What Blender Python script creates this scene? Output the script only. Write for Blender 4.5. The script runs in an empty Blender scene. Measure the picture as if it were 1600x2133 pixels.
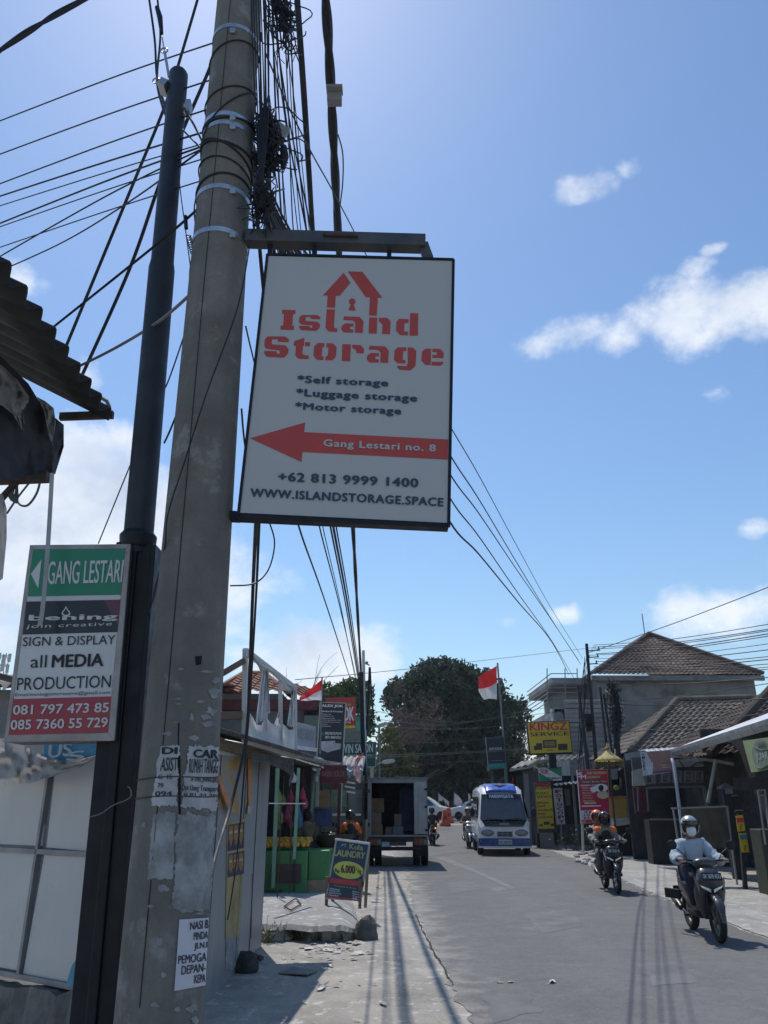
import bpy, bmesh, math, random
from mathutils import Vector, Matrix, noise
R = random.Random(7)
rad = math.radians
V = Vector
# ---------------------------------------------------------------- camera, sky, sun, exposure
SC = bpy.context.scene
PITCH = rad(20.73); FPX = 1600.0; CX, CY = 800.0, 1066.5; EYE = 1.75
cd = bpy.data.cameras.new('camera'); cam = bpy.data.objects.new('camera', cd)
SC.collection.objects.link(cam)
cam.location = (0, 0, EYE); cam.rotation_euler = (rad(90) + PITCH, 0, 0)
cd.sensor_fit = 'HORIZONTAL'; cd.sensor_width = 36; cd.lens = 36; cd.clip_start = .05; cd.clip_end = 6000
SC.camera = cam
SUN_EL, SUN_AZ = rad(60), rad(-17)          # azimuth from +Y towards +X
SC.view_settings.view_transform = 'Standard'; SC.view_settings.look = 'None'
SC.view_settings.exposure = 0.1; SC.view_settings.gamma = 1
sd = V((math.sin(SUN_AZ) * math.cos(SUN_EL), math.cos(SUN_AZ) * math.cos(SUN_EL), math.sin(SUN_EL)))
sl = bpy.data.lights.new('sun', 'SUN'); sl.energy = 3.1; sl.angle = rad(.5); sl.color = (1, .95, .88)
so = bpy.data.objects.new('sun', sl); SC.collection.objects.link(so)
so.rotation_euler = (-sd).to_track_quat('-Z', 'Y').to_euler(); so.location = (0, 0, 30)

def ray(px, py):
    xc = (px - CX) / FPX; yc = (CY - py) / FPX
    return V((xc, math.cos(PITCH) - yc * math.sin(PITCH), math.sin(PITCH) + yc * math.cos(PITCH)))
EYEV = V((0, 0, EYE))
def W(px, py, Y):                            # the point of the place at distance Y along the street
    d = ray(px, py); return EYEV + d * (Y / d.y)
def WX(px, py, X):
    d = ray(px, py); return EYEV + d * (X / d.x)
def WZ(px, py, z):
    d = ray(px, py); return EYEV + d * ((z - EYE) / d.z)
def gz(y): return 0 if y < 35 else min((y - 35) * .0163, .62)
def G(px, py, dz=0):
    z = dz
    for _ in range(12):
        p = WZ(px, py, z)
        z = gz(p.y) + dz
    return p

def sky():
    w = bpy.data.worlds.new('World'); SC.world = w; w.use_nodes = True
    nt = w.node_tree; N = nt.nodes; L = nt.links; N.clear()
    def nd(t, **k):
        n = N.new(t)
        for a, b in k.items(): setattr(n, a, b)
        return n
    def mth(op, a, b=None, c=None, clamp=False):
        n = nd('ShaderNodeMath', operation=op, use_clamp=clamp)
        for i, v in enumerate((a, b, c)):
            if v is None: continue
            if isinstance(v, (int, float)): n.inputs[i].default_value = v
            else: L.new(v, n.inputs[i])
        return n.outputs[0]
    st = nd('ShaderNodeTexSky', sky_type='NISHITA'); st.sun_disc = False
    st.sun_elevation = SUN_EL; st.sun_rotation = SUN_AZ
    st.air_density = 1.35; st.dust_density = 0.4; st.ozone_density = 6.0; st.altitude = 20
    bg = nd('ShaderNodeBackground'); bg.inputs[1].default_value = SKY_STR
    hs = nd('ShaderNodeHueSaturation'); hs.inputs['Saturation'].default_value = 1.04
    L.new(st.outputs[0], hs.inputs['Color']); L.new(hs.outputs[0], bg.inputs[0])
    tc = nd('ShaderNodeTexCoord'); sp = nd('ShaderNodeSeparateXYZ'); L.new(tc.outputs['Generated'], sp.inputs[0])
    az = mth('ARCTAN2', sp.outputs[0], sp.outputs[1]); el = mth('ARCSINE', sp.outputs[2])
    def fbm(scale, detail, rough, off):
        mp = nd('ShaderNodeMapping'); mp.inputs['Location'].default_value = off
        mp.inputs['Scale'].default_value = (1, 1, 1.25)
        L.new(tc.outputs['Generated'], mp.inputs[0])
        n = nd('ShaderNodeTexNoise'); n.inputs['Scale'].default_value = scale; n.inputs['Detail'].default_value = detail
        n.inputs['Roughness'].default_value = rough; L.new(mp.outputs[0], n.inputs['Vector']); return n.outputs['Fac']
    n1 = fbm(9, 9, .58, (1.3, .2, 4.1)); n2 = fbm(26, 6, .6, (7, 3, 1)); n3 = fbm(5, 4, .5, (2, 8, 3))
    n4 = fbm(70, 5, .65, (3, 9, 5))
    wig = mth('ADD', mth('ADD', mth('MULTIPLY_ADD', n1, 3.4, -1.7), mth('MULTIPLY_ADD', n2, 2.6, -1.3)), mth('MULTIPLY_ADD', n4, 1.1, -.55))
    def blobs(lst):
        acc = None
        for px, py, a, b, k in lst:
            d = ray(px, py).normalized(); u0 = math.atan2(d.x, d.y); v0 = math.asin(d.z)
            d2 = ray(px + a, py).normalized(); d3 = ray(px, py - b).normalized()
            ra = max(abs(math.atan2(d2.x, d2.y) - u0), .004); rb = max(abs(math.asin(d3.z) - v0), .004)
            x = mth('MULTIPLY_ADD', az, 1 / ra, -u0 / ra); y = mth('MULTIPLY_ADD', el, 1 / rb, -v0 / rb)
            r2 = mth('MULTIPLY_ADD', x, x, mth('MULTIPLY', y, y))
            f = mth('SUBTRACT', k, r2)
            acc = f if acc is None else mth('SMOOTH_MAX', acc, f, .5)
        return acc
    cl = [(205, 1010, 110, 95, 1.9), (80, 1090, 180, 130, 2), (310, 1080, 75, 80, 1.6), (160, 1200, 280, 150, 1.9), (330, 1190, 95, 80, 1.6), (20, 1300, 140, 110, 1.4), (-60, 1150, 180, 180, 1.8),
          (20, 575, 75, 45, .6), (180, 780, 35, 45, .3), (665, 1372, 140, 70, 1.4), (590, 1395, 80, 56, 1.2), (735, 1345, 60, 40, .5),
          (1225, 390, 75, 32, .75), (1185, 385, 34, 30, .6), (1312, 350, 34, 26, .5), (1425, 660, 100, 75, 1.1), (1530, 640, 120, 55, 1.0), (1600, 640, 90, 62, 1),
          (1205, 695, 85, 36, .5), (1125, 725, 60, 26, .3), (1290, 705, 60, 40, .5), (1450, 560, 46, 30, .35), (1480, 520, 30, 16, .3), (1490, 822, 38, 22, .15),
          (1572, 1103, 44, 26, .5), (1470, 1285, 110, 52, 1.0), (1425, 1262, 52, 42, .9), (1560, 1262, 90, 40, .5), (1178, 1276, 36, 22, .4), (1060, 1295, 30, 18, 0)]
    m = blobs(cl)
    f = mth('ADD', m, wig)
    mr = nd('ShaderNodeMapRange', interpolation_type='SMOOTHSTEP'); mr.inputs['From Min'].default_value = -.85; mr.inputs['From Max'].default_value = 1.6
    mr.inputs['To Max'].default_value = .9
    L.new(f, mr.inputs['Value'])
    sh = mth('ADD', mth('MULTIPLY_ADD', n3, .55, mth('MULTIPLY', f, -.09)), mth('MULTIPLY_ADD', n1, .7, -.12))
    mr2 = nd('ShaderNodeMapRange'); mr2.inputs['From Min'].default_value = .2; mr2.inputs['From Max'].default_value = .5
    L.new(sh, mr2.inputs['Value'])
    mx = nd('ShaderNodeMix', data_type='RGBA'); mx.inputs[6].default_value = (.5, .58, .73, 1); mx.inputs[7].default_value = (.9, .93, .97, 1)
    L.new(mr2.outputs[0], mx.inputs[0])
    bc = nd('ShaderNodeBackground'); bc.inputs[1].default_value = CLOUD_STR; L.new(mx.outputs[2], bc.inputs[0])
    ms = nd('ShaderNodeMixShader'); L.new(mr.outputs[0], ms.inputs[0]); L.new(bg.outputs[0], ms.inputs[1]); L.new(bc.outputs[0], ms.inputs[2])
    o = nd('ShaderNodeOutputWorld'); L.new(ms.outputs[0], o.inputs[0])
SKY_STR, CLOUD_STR = .122, 1.05
sky()

# ---------------------------------------------------------------- materials
def lin(c):
    return tuple(((x / 255) / 12.92 if x <= 10 else (((x / 255) + .055) / 1.055) ** 2.4) for x in c)
MATS = {}
def mat(name, col, rough=.6, metal=0, var=.18, scale=6, bump=0, bscale=60, stain=None, stain_amt=.5, stain_scale=1.5, stretch=(1, 1, 1), spec=.4, extra=None, trans=0, alpha=None, coat=0, world=False):
    if name in MATS: return MATS[name]
    m = bpy.data.materials.new(name); m.use_nodes = True; nt = m.node_tree; N = nt.nodes; L = nt.links
    b = N['Principled BSDF']; b.inputs['Roughness'].default_value = rough; b.inputs['Metallic'].default_value = metal
    b.inputs['Specular IOR Level'].default_value = spec; b.inputs['Coat Weight'].default_value = coat
    if world:
        co = N.new('ShaderNodeNewGeometry').outputs['Position']
    else:
        co = N.new('ShaderNodeTexCoord').outputs['Object']
    mp = N.new('ShaderNodeMapping'); mp.inputs['Scale'].default_value = stretch; L.new(co, mp.inputs[0])
    def nz(s, d=6, r=.6):
        n = N.new('ShaderNodeTexNoise'); n.inputs['Scale'].default_value = s; n.inputs['Detail'].default_value = d; n.inputs['Roughness'].default_value = r
        L.new(mp.outputs[0], n.inputs['Vector']); return n.outputs['Fac']
    def mix(fac, a, c, blend='MIX'):
        x = N.new('ShaderNodeMix'); x.data_type = 'RGBA'; x.blend_type = blend
        for i, q in ((0, fac), (6, a), (7, c)):
            if hasattr(q, 'is_output'): L.new(q, x.inputs[i])
            else: x.inputs[i].default_value = q if i == 0 else (*q, 1)
        return x.outputs[2]
    def rng(v, a, c, lo=0, hi=1):
        r = N.new('ShaderNodeMapRange'); L.new(v, r.inputs[0])
        for i, q in enumerate((a, c, lo, hi)): r.inputs[i + 1].default_value = q
        return r.outputs[0]
    c = tuple(col)
    hi = tuple(min(x * (1 + var), 1) for x in c); lo = tuple(x * (1 - var) for x in c)
    out = mix(rng(nz(scale), .3, .7), lo, hi)
    if stain:
        out = mix(rng(nz(stain_scale, 8, .65), .45, .68, 0, stain_amt), out, stain)
    if extra: out = extra(N, L, co, out, mix, rng, nz)
    L.new(out, b.inputs['Base Color'])
    rr = rng(nz(scale * 1.7), .3, .7, max(rough - .12, .02), min(rough + .12, 1)); L.new(rr, b.inputs['Roughness'])
    if bump:
        bp = N.new('ShaderNodeBump'); bp.inputs['Strength'].default_value = bump; bp.inputs['Distance'].default_value = .02
        L.new(nz(bscale, 5), bp.inputs['Height']); L.new(bp.outputs[0], b.inputs['Normal'])
    if trans:
        t = N.new('ShaderNodeBsdfTranslucent'); L.new(out, t.inputs[0]); ms = N.new('ShaderNodeMixShader'); ms.inputs[0].default_value = trans
        L.new(b.outputs[0], ms.inputs[1]); L.new(t.outputs[0], ms.inputs[2]); L.new(ms.outputs[0], N['Material Output'].inputs[0])
    MATS[name] = m; return m
def glass(name, col=(.02, .025, .03), rough=.05):
    return mat(name, col, rough, 0, .1, 3, spec=.8)

# ---------------------------------------------------------------- objects
def tag(o, label=None, cat=None, group=None, kind=None):
    for k, v in (('label', label), ('category', cat), ('group', group), ('kind', kind)):
        if v: o[k] = v
    return o
def thing(name, label, cat, loc=(0, 0, 0), rz=0, group=None):
    o = bpy.data.objects.new(name, None); SC.collection.objects.link(o); o.empty_display_size = .2
    o.location = loc; o.rotation_euler = (0, 0, rz)
    return tag(o, label, cat, group)
def origin(o):
    while o.parent: o = o.parent
    return o
class MB:
    def __init__(s): s.v = []; s.f = []
    def add(s, vs, fs):
        n = len(s.v); s.v += [V(q) for q in vs]; s.f += [tuple(i + n for i in f) for f in fs]; return s
    def box(s, c, d, rz=0, M=None):
        x, y, z = (q / 2 for q in d); m = Matrix.Rotation(rz, 3, 'Z') if M is None else M
        vs = [V(c) + m @ V((a * x, b * y, e * z)) for a in (-1, 1) for b in (-1, 1) for e in (-1, 1)]
        return s.add(vs, [(0, 1, 3, 2), (4, 6, 7, 5), (0, 4, 5, 1), (2, 3, 7, 6), (0, 2, 6, 4), (1, 5, 7, 3)])
    def bar(s, p, q, w, h=None, up=(0, 0, 1)):
        p, q = V(p), V(q); h = h or w; d = (q - p).normalized(); u = V(up)
        if abs(d.dot(u)) > .97: u = V((0, 1, 0))
        a = d.cross(u).normalized() * w / 2; b = a.cross(d).normalized() * h / 2
        vs = [e + i * a + j * b for e in (p, q) for i, j in ((-1, -1), (1, -1), (1, 1), (-1, 1))]
        return s.add(vs, [(0, 1, 2, 3), (7, 6, 5, 4), (0, 4, 5, 1), (1, 5, 6, 2), (2, 6, 7, 3), (3, 7, 4, 0)])
    def tube(s, pts, r, n=8, cap=True):
        pts = [V(p) for p in pts]; k = len(pts); rs = r if hasattr(r, '__len__') else [r] * k
        t0 = (pts[1] - pts[0]).normalized(); u = t0.orthogonal().normalized(); rings = []
        for i, p in enumerate(pts):
            t = (pts[min(i + 1, k - 1)] - pts[max(i - 1, 0)]).normalized()
            u = (u - t * u.dot(t)).normalized() if (u - t * u.dot(t)).length > 1e-6 else t.orthogonal().normalized()
            w = t.cross(u)
            rings.append([p + rs[i] * (math.cos(a) * u + math.sin(a) * w) for a in (2 * math.pi * j / n for j in range(n))])
        return s.loft(rings, cap)
    def loft(s, rings, cap=True, closed=True):
        n = len(rings[0]); vs = [p for r in rings for p in r]; fs = []
        for i in range(len(rings) - 1):
            for j in range(n if closed else n - 1):
                a = i * n + j; b = i * n + (j + 1) % n; fs.append((a, b, b + n, a + n))
        if cap: fs += [tuple(range(n - 1, -1, -1)), tuple(range((len(rings) - 1) * n, len(rings) * n))]
        return s.add(vs, fs)
    def slab(s, q, t, dirn=None):               # a flat outline with thickness t behind it
        q = [V(p) for p in q]
        nrm = V((0, 0, 0))
        for i in range(len(q)): nrm += (q[i] - q[0]).cross(q[(i + 1) % len(q)] - q[0])
        nrm.normalize()
        if dirn is not None:
            off = V(dirn).normalized() * t
        else:
            if nrm.dot(EYEV - q[0]) < 0: nrm = -nrm
            off = -nrm * t
        n = len(q)
        return s.loft([q, [p + off for p in q]]) if n <= 4 else s.add(q + [p + off for p in q], [tuple(range(n)), tuple(range(2 * n - 1, n - 1, -1))] + [(i, (i + 1) % n, n + (i + 1) % n, n + i) for i in range(n)])
    def face(s, q): return s.add(q, [tuple(range(len(q)))])
    def lathe(s, c, prof, n=16, ax=(0, 0, 1), cap=True):
        ax = V(ax).normalized(); u = ax.orthogonal().normalized(); w = ax.cross(u); c = V(c)
        return s.loft([[c + h * ax + r * (math.cos(a) * u + math.sin(a) * w) for a in (2 * math.pi * j / n for j in range(n))] for r, h in prof], cap)
    def ball(s, c, r, n=12, m=8, keep=None):
        r = r if hasattr(r, '__len__') else (r, r, r); c = V(c)
        vs, fs = [], []
        for i in range(m + 1):
            th = math.pi * i / m
            for j in range(n):
                a = 2 * math.pi * j / n; vs.append(V((math.sin(th) * math.cos(a), math.sin(th) * math.sin(a), math.cos(th))))
        for i in range(m):
            for j in range(n):
                f = (i * n + j, (i + 1) * n + j, (i + 1) * n + (j + 1) % n, i * n + (j + 1) % n)
                ce = sum((vs[k] for k in f), V()) / 4
                if keep is None or keep(ce): fs.append(f)
        return s.add([c + V((p.x * r[0], p.y * r[1], p.z * r[2])) for p in vs], fs)
    def grid(s, fn, nu, nv):
        vs = [fn(i / nu, j / nv) for j in range(nv + 1) for i in range(nu + 1)]; k = nu + 1
        return s.add(vs, [(j * k + i, j * k + i + 1, (j + 1) * k + i + 1, (j + 1) * k + i) for j in range(nv) for i in range(nu)])
    def build(s, name, m, parent=None, smooth=None, bevel=0, local=False, label=None, solid=0, weld=False):
        me = bpy.data.meshes.new(name); vs = s.v
        if parent is not None:
            org = V((0, 0, 0)) if local else V(origin(parent).location)
        else:
            org = sum(vs, V()) / max(len(vs), 1); org.z = min(q.z for q in vs)
        me.from_pydata([tuple(q - org) for q in vs], [], s.f)
        bm = bmesh.new(); bm.from_mesh(me)
        if weld: bmesh.ops.remove_doubles(bm, verts=bm.verts, dist=1e-4)
        if not any(e.is_boundary for e in bm.edges): bmesh.ops.recalc_face_normals(bm, faces=bm.faces)
        bm.to_mesh(me); bm.free()
        me.materials.append(m)
        o = bpy.data.objects.new(name, me); SC.collection.objects.link(o)
        if smooth:
            me.shade_smooth(); me.set_sharp_from_angle(angle=rad(smooth))
        if solid:
            md = o.modifiers.new('Solidify', 'SOLIDIFY'); md.thickness = solid; md.offset = 0
        if bevel:
            md = o.modifiers.new('Bevel', 'BEVEL'); md.width = bevel; md.segments = 2; md.limit_method = 'ANGLE'; md.angle_limit = rad(40)
        if parent is not None: o.parent = parent
        else: o.location = org
        if label: o['label'] = label
        return o
def one(name, mb, m, label, cat, group=None, kind=None, **k):
    return tag(mb.build(name, m, None, **k), label, cat, group, kind)

class Plane:                                     # a flat face of a sign or wall; at() finds the place a pixel shows on it
    def __init__(s, a, b, c):
        s.p = V(a); s.n = (V(b) - s.p).cross(V(c) - s.p).normalized()
        if s.n.dot(EYEV - s.p) < 0: s.n = -s.n
    def at(s, px, py, off=0):
        d = ray(px, py); p = s.p + s.n * off
        return EYEV + d * ((p - EYEV).dot(s.n) / d.dot(s.n))
    def q(s, pts, off=0): return [s.at(x, y, off) for x, y in pts]
def PY(Y, tilt=0): return Plane((0, Y, 0), (1, Y, 0), (0, Y + tilt, 1))
def PYY(x1, y1, x2, y2): return Plane((x1, y1, 0), (x2, y2, 0), (x1, y1, 1))
def PT(p, px1, px2, py, Y1, Y2):                 # vertical plane through two pixels at two distances
    a = W(px1, py, Y1); b = W(px2, py, Y2); return Plane(a, b, a + V((0, 0, 1)))

def text_mesh(s, bold=0, spacing=1.0, extr=0):
    bold = 0
    c = bpy.data.curves.new('lettering', 'FONT'); c.body = s; c.offset = bold; c.space_character = spacing; c.extrude = extr; c.resolution_u = 3
    o = bpy.data.objects.new('lettering', c); SC.collection.objects.link(o)
    dg = bpy.context.evaluated_depsgraph_get(); dg.update()
    me = bpy.data.meshes.new_from_object(o.evaluated_get(dg)); bpy.data.objects.remove(o); bpy.data.curves.remove(c)
    vs = [v.co.copy() for v in me.vertices]; fs = [tuple(p.vertices) for p in me.polygons]; bpy.data.meshes.remove(me)
    return vs, fs
def text(parent, s, quad, fn, m, bold=.012, spacing=1.0, name='lettering', off=.003, slant=0, local=False, mb=None):
    """fit the words to a four-cornered box (tl, tr, br, bl in pixels or plane units); fn(x, y, off) gives the point"""
    vs, fs = text_mesh(s, bold, spacing)
    x0 = min(q.x for q in vs); x1 = max(q.x for q in vs); y0 = min(q.y for q in vs); y1 = max(q.y for q in vs)
    tl, tr, br, bl = (V((*q, 0)) for q in quad); out = []
    for q in vs:
        u = (q.x - x0) / (x1 - x0); v = (q.y - y0) / max(y1 - y0, 1e-6)
        p = (bl * (1 - u) + br * u) * (1 - v) + (tl * (1 - u) + tr * u) * v
        out.append(fn(p.x, p.y, off))
    own = mb is None; mb = mb or MB(); mb.add(out, fs)
    if bold > .004:                             # heavier strokes: the letters once more, a hair wider
        k = bold * .95 / (x1 - x0); hh = (V(tr) - V(tl)); hv = (V(bl) - V(tl)) * .0
        kv = bold * .6 / max(y1 - y0, 1e-6) if bold > .02 else 0
        for sgn, sv, e in ((1, 0, .0004), (-1, 0, .0008)) + (((0, 1, .0012), (0, -1, .0016)) if kv else ()):
            o2 = []
            for q in vs:
                u = (q.x - x0) / (x1 - x0) + sgn * k; v = (q.y - y0) / max(y1 - y0, 1e-6) + sv * kv
                p = (bl * (1 - u) + br * u) * (1 - v) + (tl * (1 - u) + tr * u) * v; o2.append(fn(p.x, p.y, off + e))
            mb.add(o2, fs)
    if own: return mb.build(name, m, parent, local=local)
def rq(x0, y0, x1, y1): return [(x0, y0), (x1, y0), (x1, y1), (x0, y1)]
def spline(pts, k=8):
    pts = [V(p) for p in pts]; out = []
    for i in range(len(pts) - 1):
        a = pts[max(i - 1, 0)]; b = pts[i]; c = pts[i + 1]; d = pts[min(i + 2, len(pts) - 1)]
        for j in range(k):
            t = j / k; out.append(.5 * (2 * b + (c - a) * t + (2 * a - 5 * b + 4 * c - d) * t * t + (3 * b - a - 3 * c + d) * t ** 3))
    return out + [pts[-1]]
def sag(a, b, s, k=14):
    a, b = V(a), V(b); return [a.lerp(b, t) - V((0, 0, s * 4 * t * (1 - t))) for t in (i / k for i in range(k + 1))]

def M_white(): return mat('white_paint', (.75, .75, .74), .5, var=.06, scale=3)
BLACK = mat('black_rubber', (.012, .012, .014), .7, var=.2)
CABLE = mat('cable_black', (.018, .019, .024), .6, var=.2)
INK = mat('dark_ink', (.02, .022, .03), .6, var=.1)
WINK = mat('white_ink', (.72, .72, .72), .6, var=.06)
STEEL = mat('galvanised_steel', (.42, .43, .45), .42, .7, var=.2, scale=12)
DARKSTEEL = mat('dark_painted_steel', (.009, .0105, .016), .5, .0, var=.25, scale=8, stain=(.03, .026, .024), stain_amt=.3, spec=.3)
GREYPAINT = mat('grey_paint', (.22, .23, .25), .5, var=.15, stain=(.12, .11, .1))
WHITE = M_white()
RUST = mat('rusty_iron', (.07, .05, .042), .75, .2, var=.35, scale=14)
WOOD = mat('weathered_wood', (.16, .12, .085), .75, var=.3, scale=4, stretch=(1, 1, 8))
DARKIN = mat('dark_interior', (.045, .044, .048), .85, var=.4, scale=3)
CONC = mat('rough_concrete', (.3, .29, .275), .85, var=.22, scale=3, bump=.4, bscale=40, stain=(.14, .135, .125), stain_amt=.6)
# ================================================================ the setting
def pave(N, L, co, out, mix, rng, nz):
    v = N.new('ShaderNodeTexVoronoi'); v.feature = 'DISTANCE_TO_EDGE'; v.inputs['Scale'].default_value = .55
    w = N.new('ShaderNodeTexNoise'); w.inputs['Scale'].default_value = 2.2; w.inputs['Detail'].default_value = 5
    a = N.new('ShaderNodeVectorMath'); a.operation = 'MULTIPLY_ADD'; a.inputs[1].default_value = (.9, .9, .9)
    L.new(co, w.inputs['Vector']); L.new(w.outputs['Color'], a.inputs[0]); L.new(co, a.inputs[2]); L.new(a.outputs[0], v.inputs['Vector'])
    crack = rng(v.outputs['Distance'], .0, .012, .35, 0)
    out = mix(crack, out, (.1, .098, .09))
    n = nz(38, 4, .75); out = mix(rng(n, .5, .7, 0, .7), out, (.19, .185, .17)); n4 = nz(2.1, 7, .7); out = mix(rng(n4, .52, .62, 0, .55), out, (.24, .235, .225))
    n2 = nz(4.5, 8, .72); return mix(rng(n2, .56, .61, 0, .8), out, (.55, .535, .5))
def tarmac(N, L, co, out, mix, rng, nz):
    n = nz(70, 3, .8); out = mix(rng(n, .45, .75, 0, .7), out, (.3, .3, .3)); n3 = nz(33, 4, .75); out = mix(rng(n3, .5, .72, 0, .55), out, (.085, .086, .09))
    s = N.new('ShaderNodeSeparateXYZ'); L.new(co, s.inputs[0])
    m = N.new('ShaderNodeMapping'); m.inputs['Scale'].default_value = (1.3, .05, 1); m.inputs['Rotation'].default_value = (0, 0, rad(-3)); L.new(co, m.inputs[0])
    t = N.new('ShaderNodeTexNoise'); t.inputs['Scale'].default_value = 1.0; t.inputs['Detail'].default_value = 4; L.new(m.outputs[0], t.inputs['Vector'])
    out = mix(rng(t.outputs['Fac'], .35, .65, 0, .55), out, (.185, .182, .178))
    n5 = nz(7, 8, .8); out = mix(rng(n5, .46, .62, 0, .4), out, (.1, .101, .106)); n6 = nz(3.1, 6, .7); out = mix(rng(n6, .52, .66, 0, .35), out, (.21, .206, .2))
    t2 = nz(1.1, 9, .72); return mix(rng(t2, .6, .66, 0, .45), out, (.27, .27, .265))

def dusty_edge(N, L, co, out, mix, rng, nz):
    out = tarmac(N, L, co, out, mix, rng, nz)
    s = N.new('ShaderNodeSeparateXYZ'); L.new(co, s.inputs[0])
    a = N.new('ShaderNodeMath'); a.operation = 'MULTIPLY_ADD'; a.inputs[1].default_value = 2.6; L.new(nz(2.3, 8, .7), a.inputs[0]); L.new(s.outputs[0], a.inputs[2])
    return mix(rng(a.outputs[0], 1.65, 2.3, .85, 0), out, (.34, .32, .29))
GROUND = mat('dusty_ground', (.4, .365, .315), .9, var=.15, scale=1.3, bump=.6, bscale=24, stain=(.22, .205, .18), stain_amt=.85, stain_scale=.9, extra=pave, world=True)
ASPH = mat('worn_asphalt', (.136, .132, .127), .85, var=.16, scale=.9, bump=.35, bscale=90, extra=dusty_edge, world=True, spec=.25)
PAVE = mat('pale_paving', (.38, .365, .34), .88, var=.15, scale=1.2, bump=.5, bscale=30, stain=(.22, .215, .2), stain_amt=.7, stain_scale=.9, extra=pave, world=True)

def sheet(name, m, rows, dz):
    """rows of (xl, xr, y): a strip that follows the ground"""
    b = MB(); n = len(rows); k = 7
    b.v = [V((xl + (xr - xl) * i / k, y, gz(y) + dz)) for xl, xr, y in rows for i in range(k + 1)]
    b.f = [(j * (k + 1) + i, j * (k + 1) + i + 1, (j + 1) * (k + 1) + i + 1, (j + 1) * (k + 1) + i) for j in range(n - 1) for i in range(k)]
    return tag(b.build(name, m), kind='structure')
def bumpy(y): return 0
ys = [-60, -10, 0, 20, 35, 40, 50, 60, 73.1, 90, 160, 400, 1500, 3000]
sheet('ground', GROUND, [(-1500, 1500, y) for y in ys], 0)
def edge(pts, n=40, jit=.05, seed=1):
    w = [G(*p) for p in pts]; w.sort(key=lambda p: p.y); r = random.Random(seed)
    def f(y):
        for a, b in zip(w, w[1:]):
            if y <= b.y or b is w[-1]:
                t = (y - a.y) / (b.y - a.y); return a.x + (b.x - a.x) * t + noise.noise(V((y * 1.7, seed, 0))) * jit + noise.noise(V((y * 6, seed, 3))) * jit * .5 + noise.noise(V((y * 19, seed, 6))) * jit * .3
    return f
le = edge([(1010, 2200), (942, 2050), (880, 1935), (860, 1890), (850, 1830), (846, 1800)], jit=.2, seed=3)
re_ = edge([(1790, 2050), (1600, 1958), (1390, 1878), (1290, 1832), (1190, 1788), (1130, 1768)], jit=.12, seed=5)
rows = []
y = -12.0
while y < 58:
    xl = le(min(max(y, 1), 22)); xr = re_(min(max(y, 1), 31))
    if y > 22: xl += (y - 22) * -.05
    if y > 31: xr += (y - 31) * .05
    rows.append((xl, xr, y)); y += .12 if y < 26 else .5 if y < 34 else 2
sheet('road', ASPH, rows, .006)
sheet('cross_street', ASPH, [(-120, 120, y) for y in (58.3, 64, 73)], .006)
rows = []
y = -6.0
while y < 33:
    a = re_(min(max(y, 1), 31)) + .05
    rows.append((a, max(9.2, a + 2), y)); y += .15
sheet('pavement', PAVE, rows, .012)

b = MB(); cp = [G(*q, .009) for q in ((866, 1905), (873, 1922), (880, 1936), (889, 1953), (897, 1972), (907, 1990), (916, 2002), (926, 2022), (936, 2040), (944, 2052))]
r_ = random.Random(2); b.loft([[p + V((-w, 0, 0)), p + V((w, 0, 0))] for p, w in ((p + V((r_.uniform(-.015, .015), 0, 0)), r_.uniform(.004, .016)) for p in spline(cp, 5))], cap=False, closed=False)
tag(b.build('road_crack', mat('crack_dark', (.03, .03, .03), .95)), kind='structure')
PATCHL = mat('road_patch_pale', (.185, .184, .183), .88, var=.2, scale=2, bump=.3, bscale=60, world=True); PATCHD = mat('road_patch_dark', (.152, .152, .153), .85, var=.2, scale=2, bump=.35, bscale=60, world=True)
def patch(pts, m, seed, dz=.0085):
    w = [G(*p, dz) for p in pts]; c = sum(w, V()) / len(w); n = len(w); ring = []
    for i in range(n):
        for k in range(7):
            p = w[i].lerp(w[(i + 1) % n], k / 7); j = noise.noise(V((p.x * 3, p.y * 3, seed))) * .12 + noise.noise(V((p.x * 11, p.y * 11, seed))) * .05; ring.append(p + (p - c).normalized() * j)
    bb = MB(); bb.add([c] + ring, [(0, i + 1, (i + 1) % len(ring) + 1) for i in range(len(ring))]); tag(bb.build('road_patch', m), kind='structure')
patch([(1022, 1852), (1042, 1846), (1062, 1851), (1040, 1857)], PATCHL, 1); patch([(1130, 2046), (1164, 2042), (1164, 2050), (1132, 2052)], PATCHL, 2)
patch([(1090, 1905), (1180, 1893), (1225, 1925), (1130, 1945)], PATCHD, 3); patch([(930, 1838), (985, 1833), (1000, 1852), (940, 1860)], PATCHD, 4)
patch([(1000, 2075), (1090, 2062), (1130, 2110), (1030, 2130)], PATCHD, 5); patch([(1330, 2010), (1410, 2000), (1450, 2040), (1360, 2056)], PATCHD, 6); patch([(905, 1786), (925, 1784), (1000, 1815), (1075, 1850), (1066, 1853), (990, 1818)], PATCHL, 7, .0095)
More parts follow.
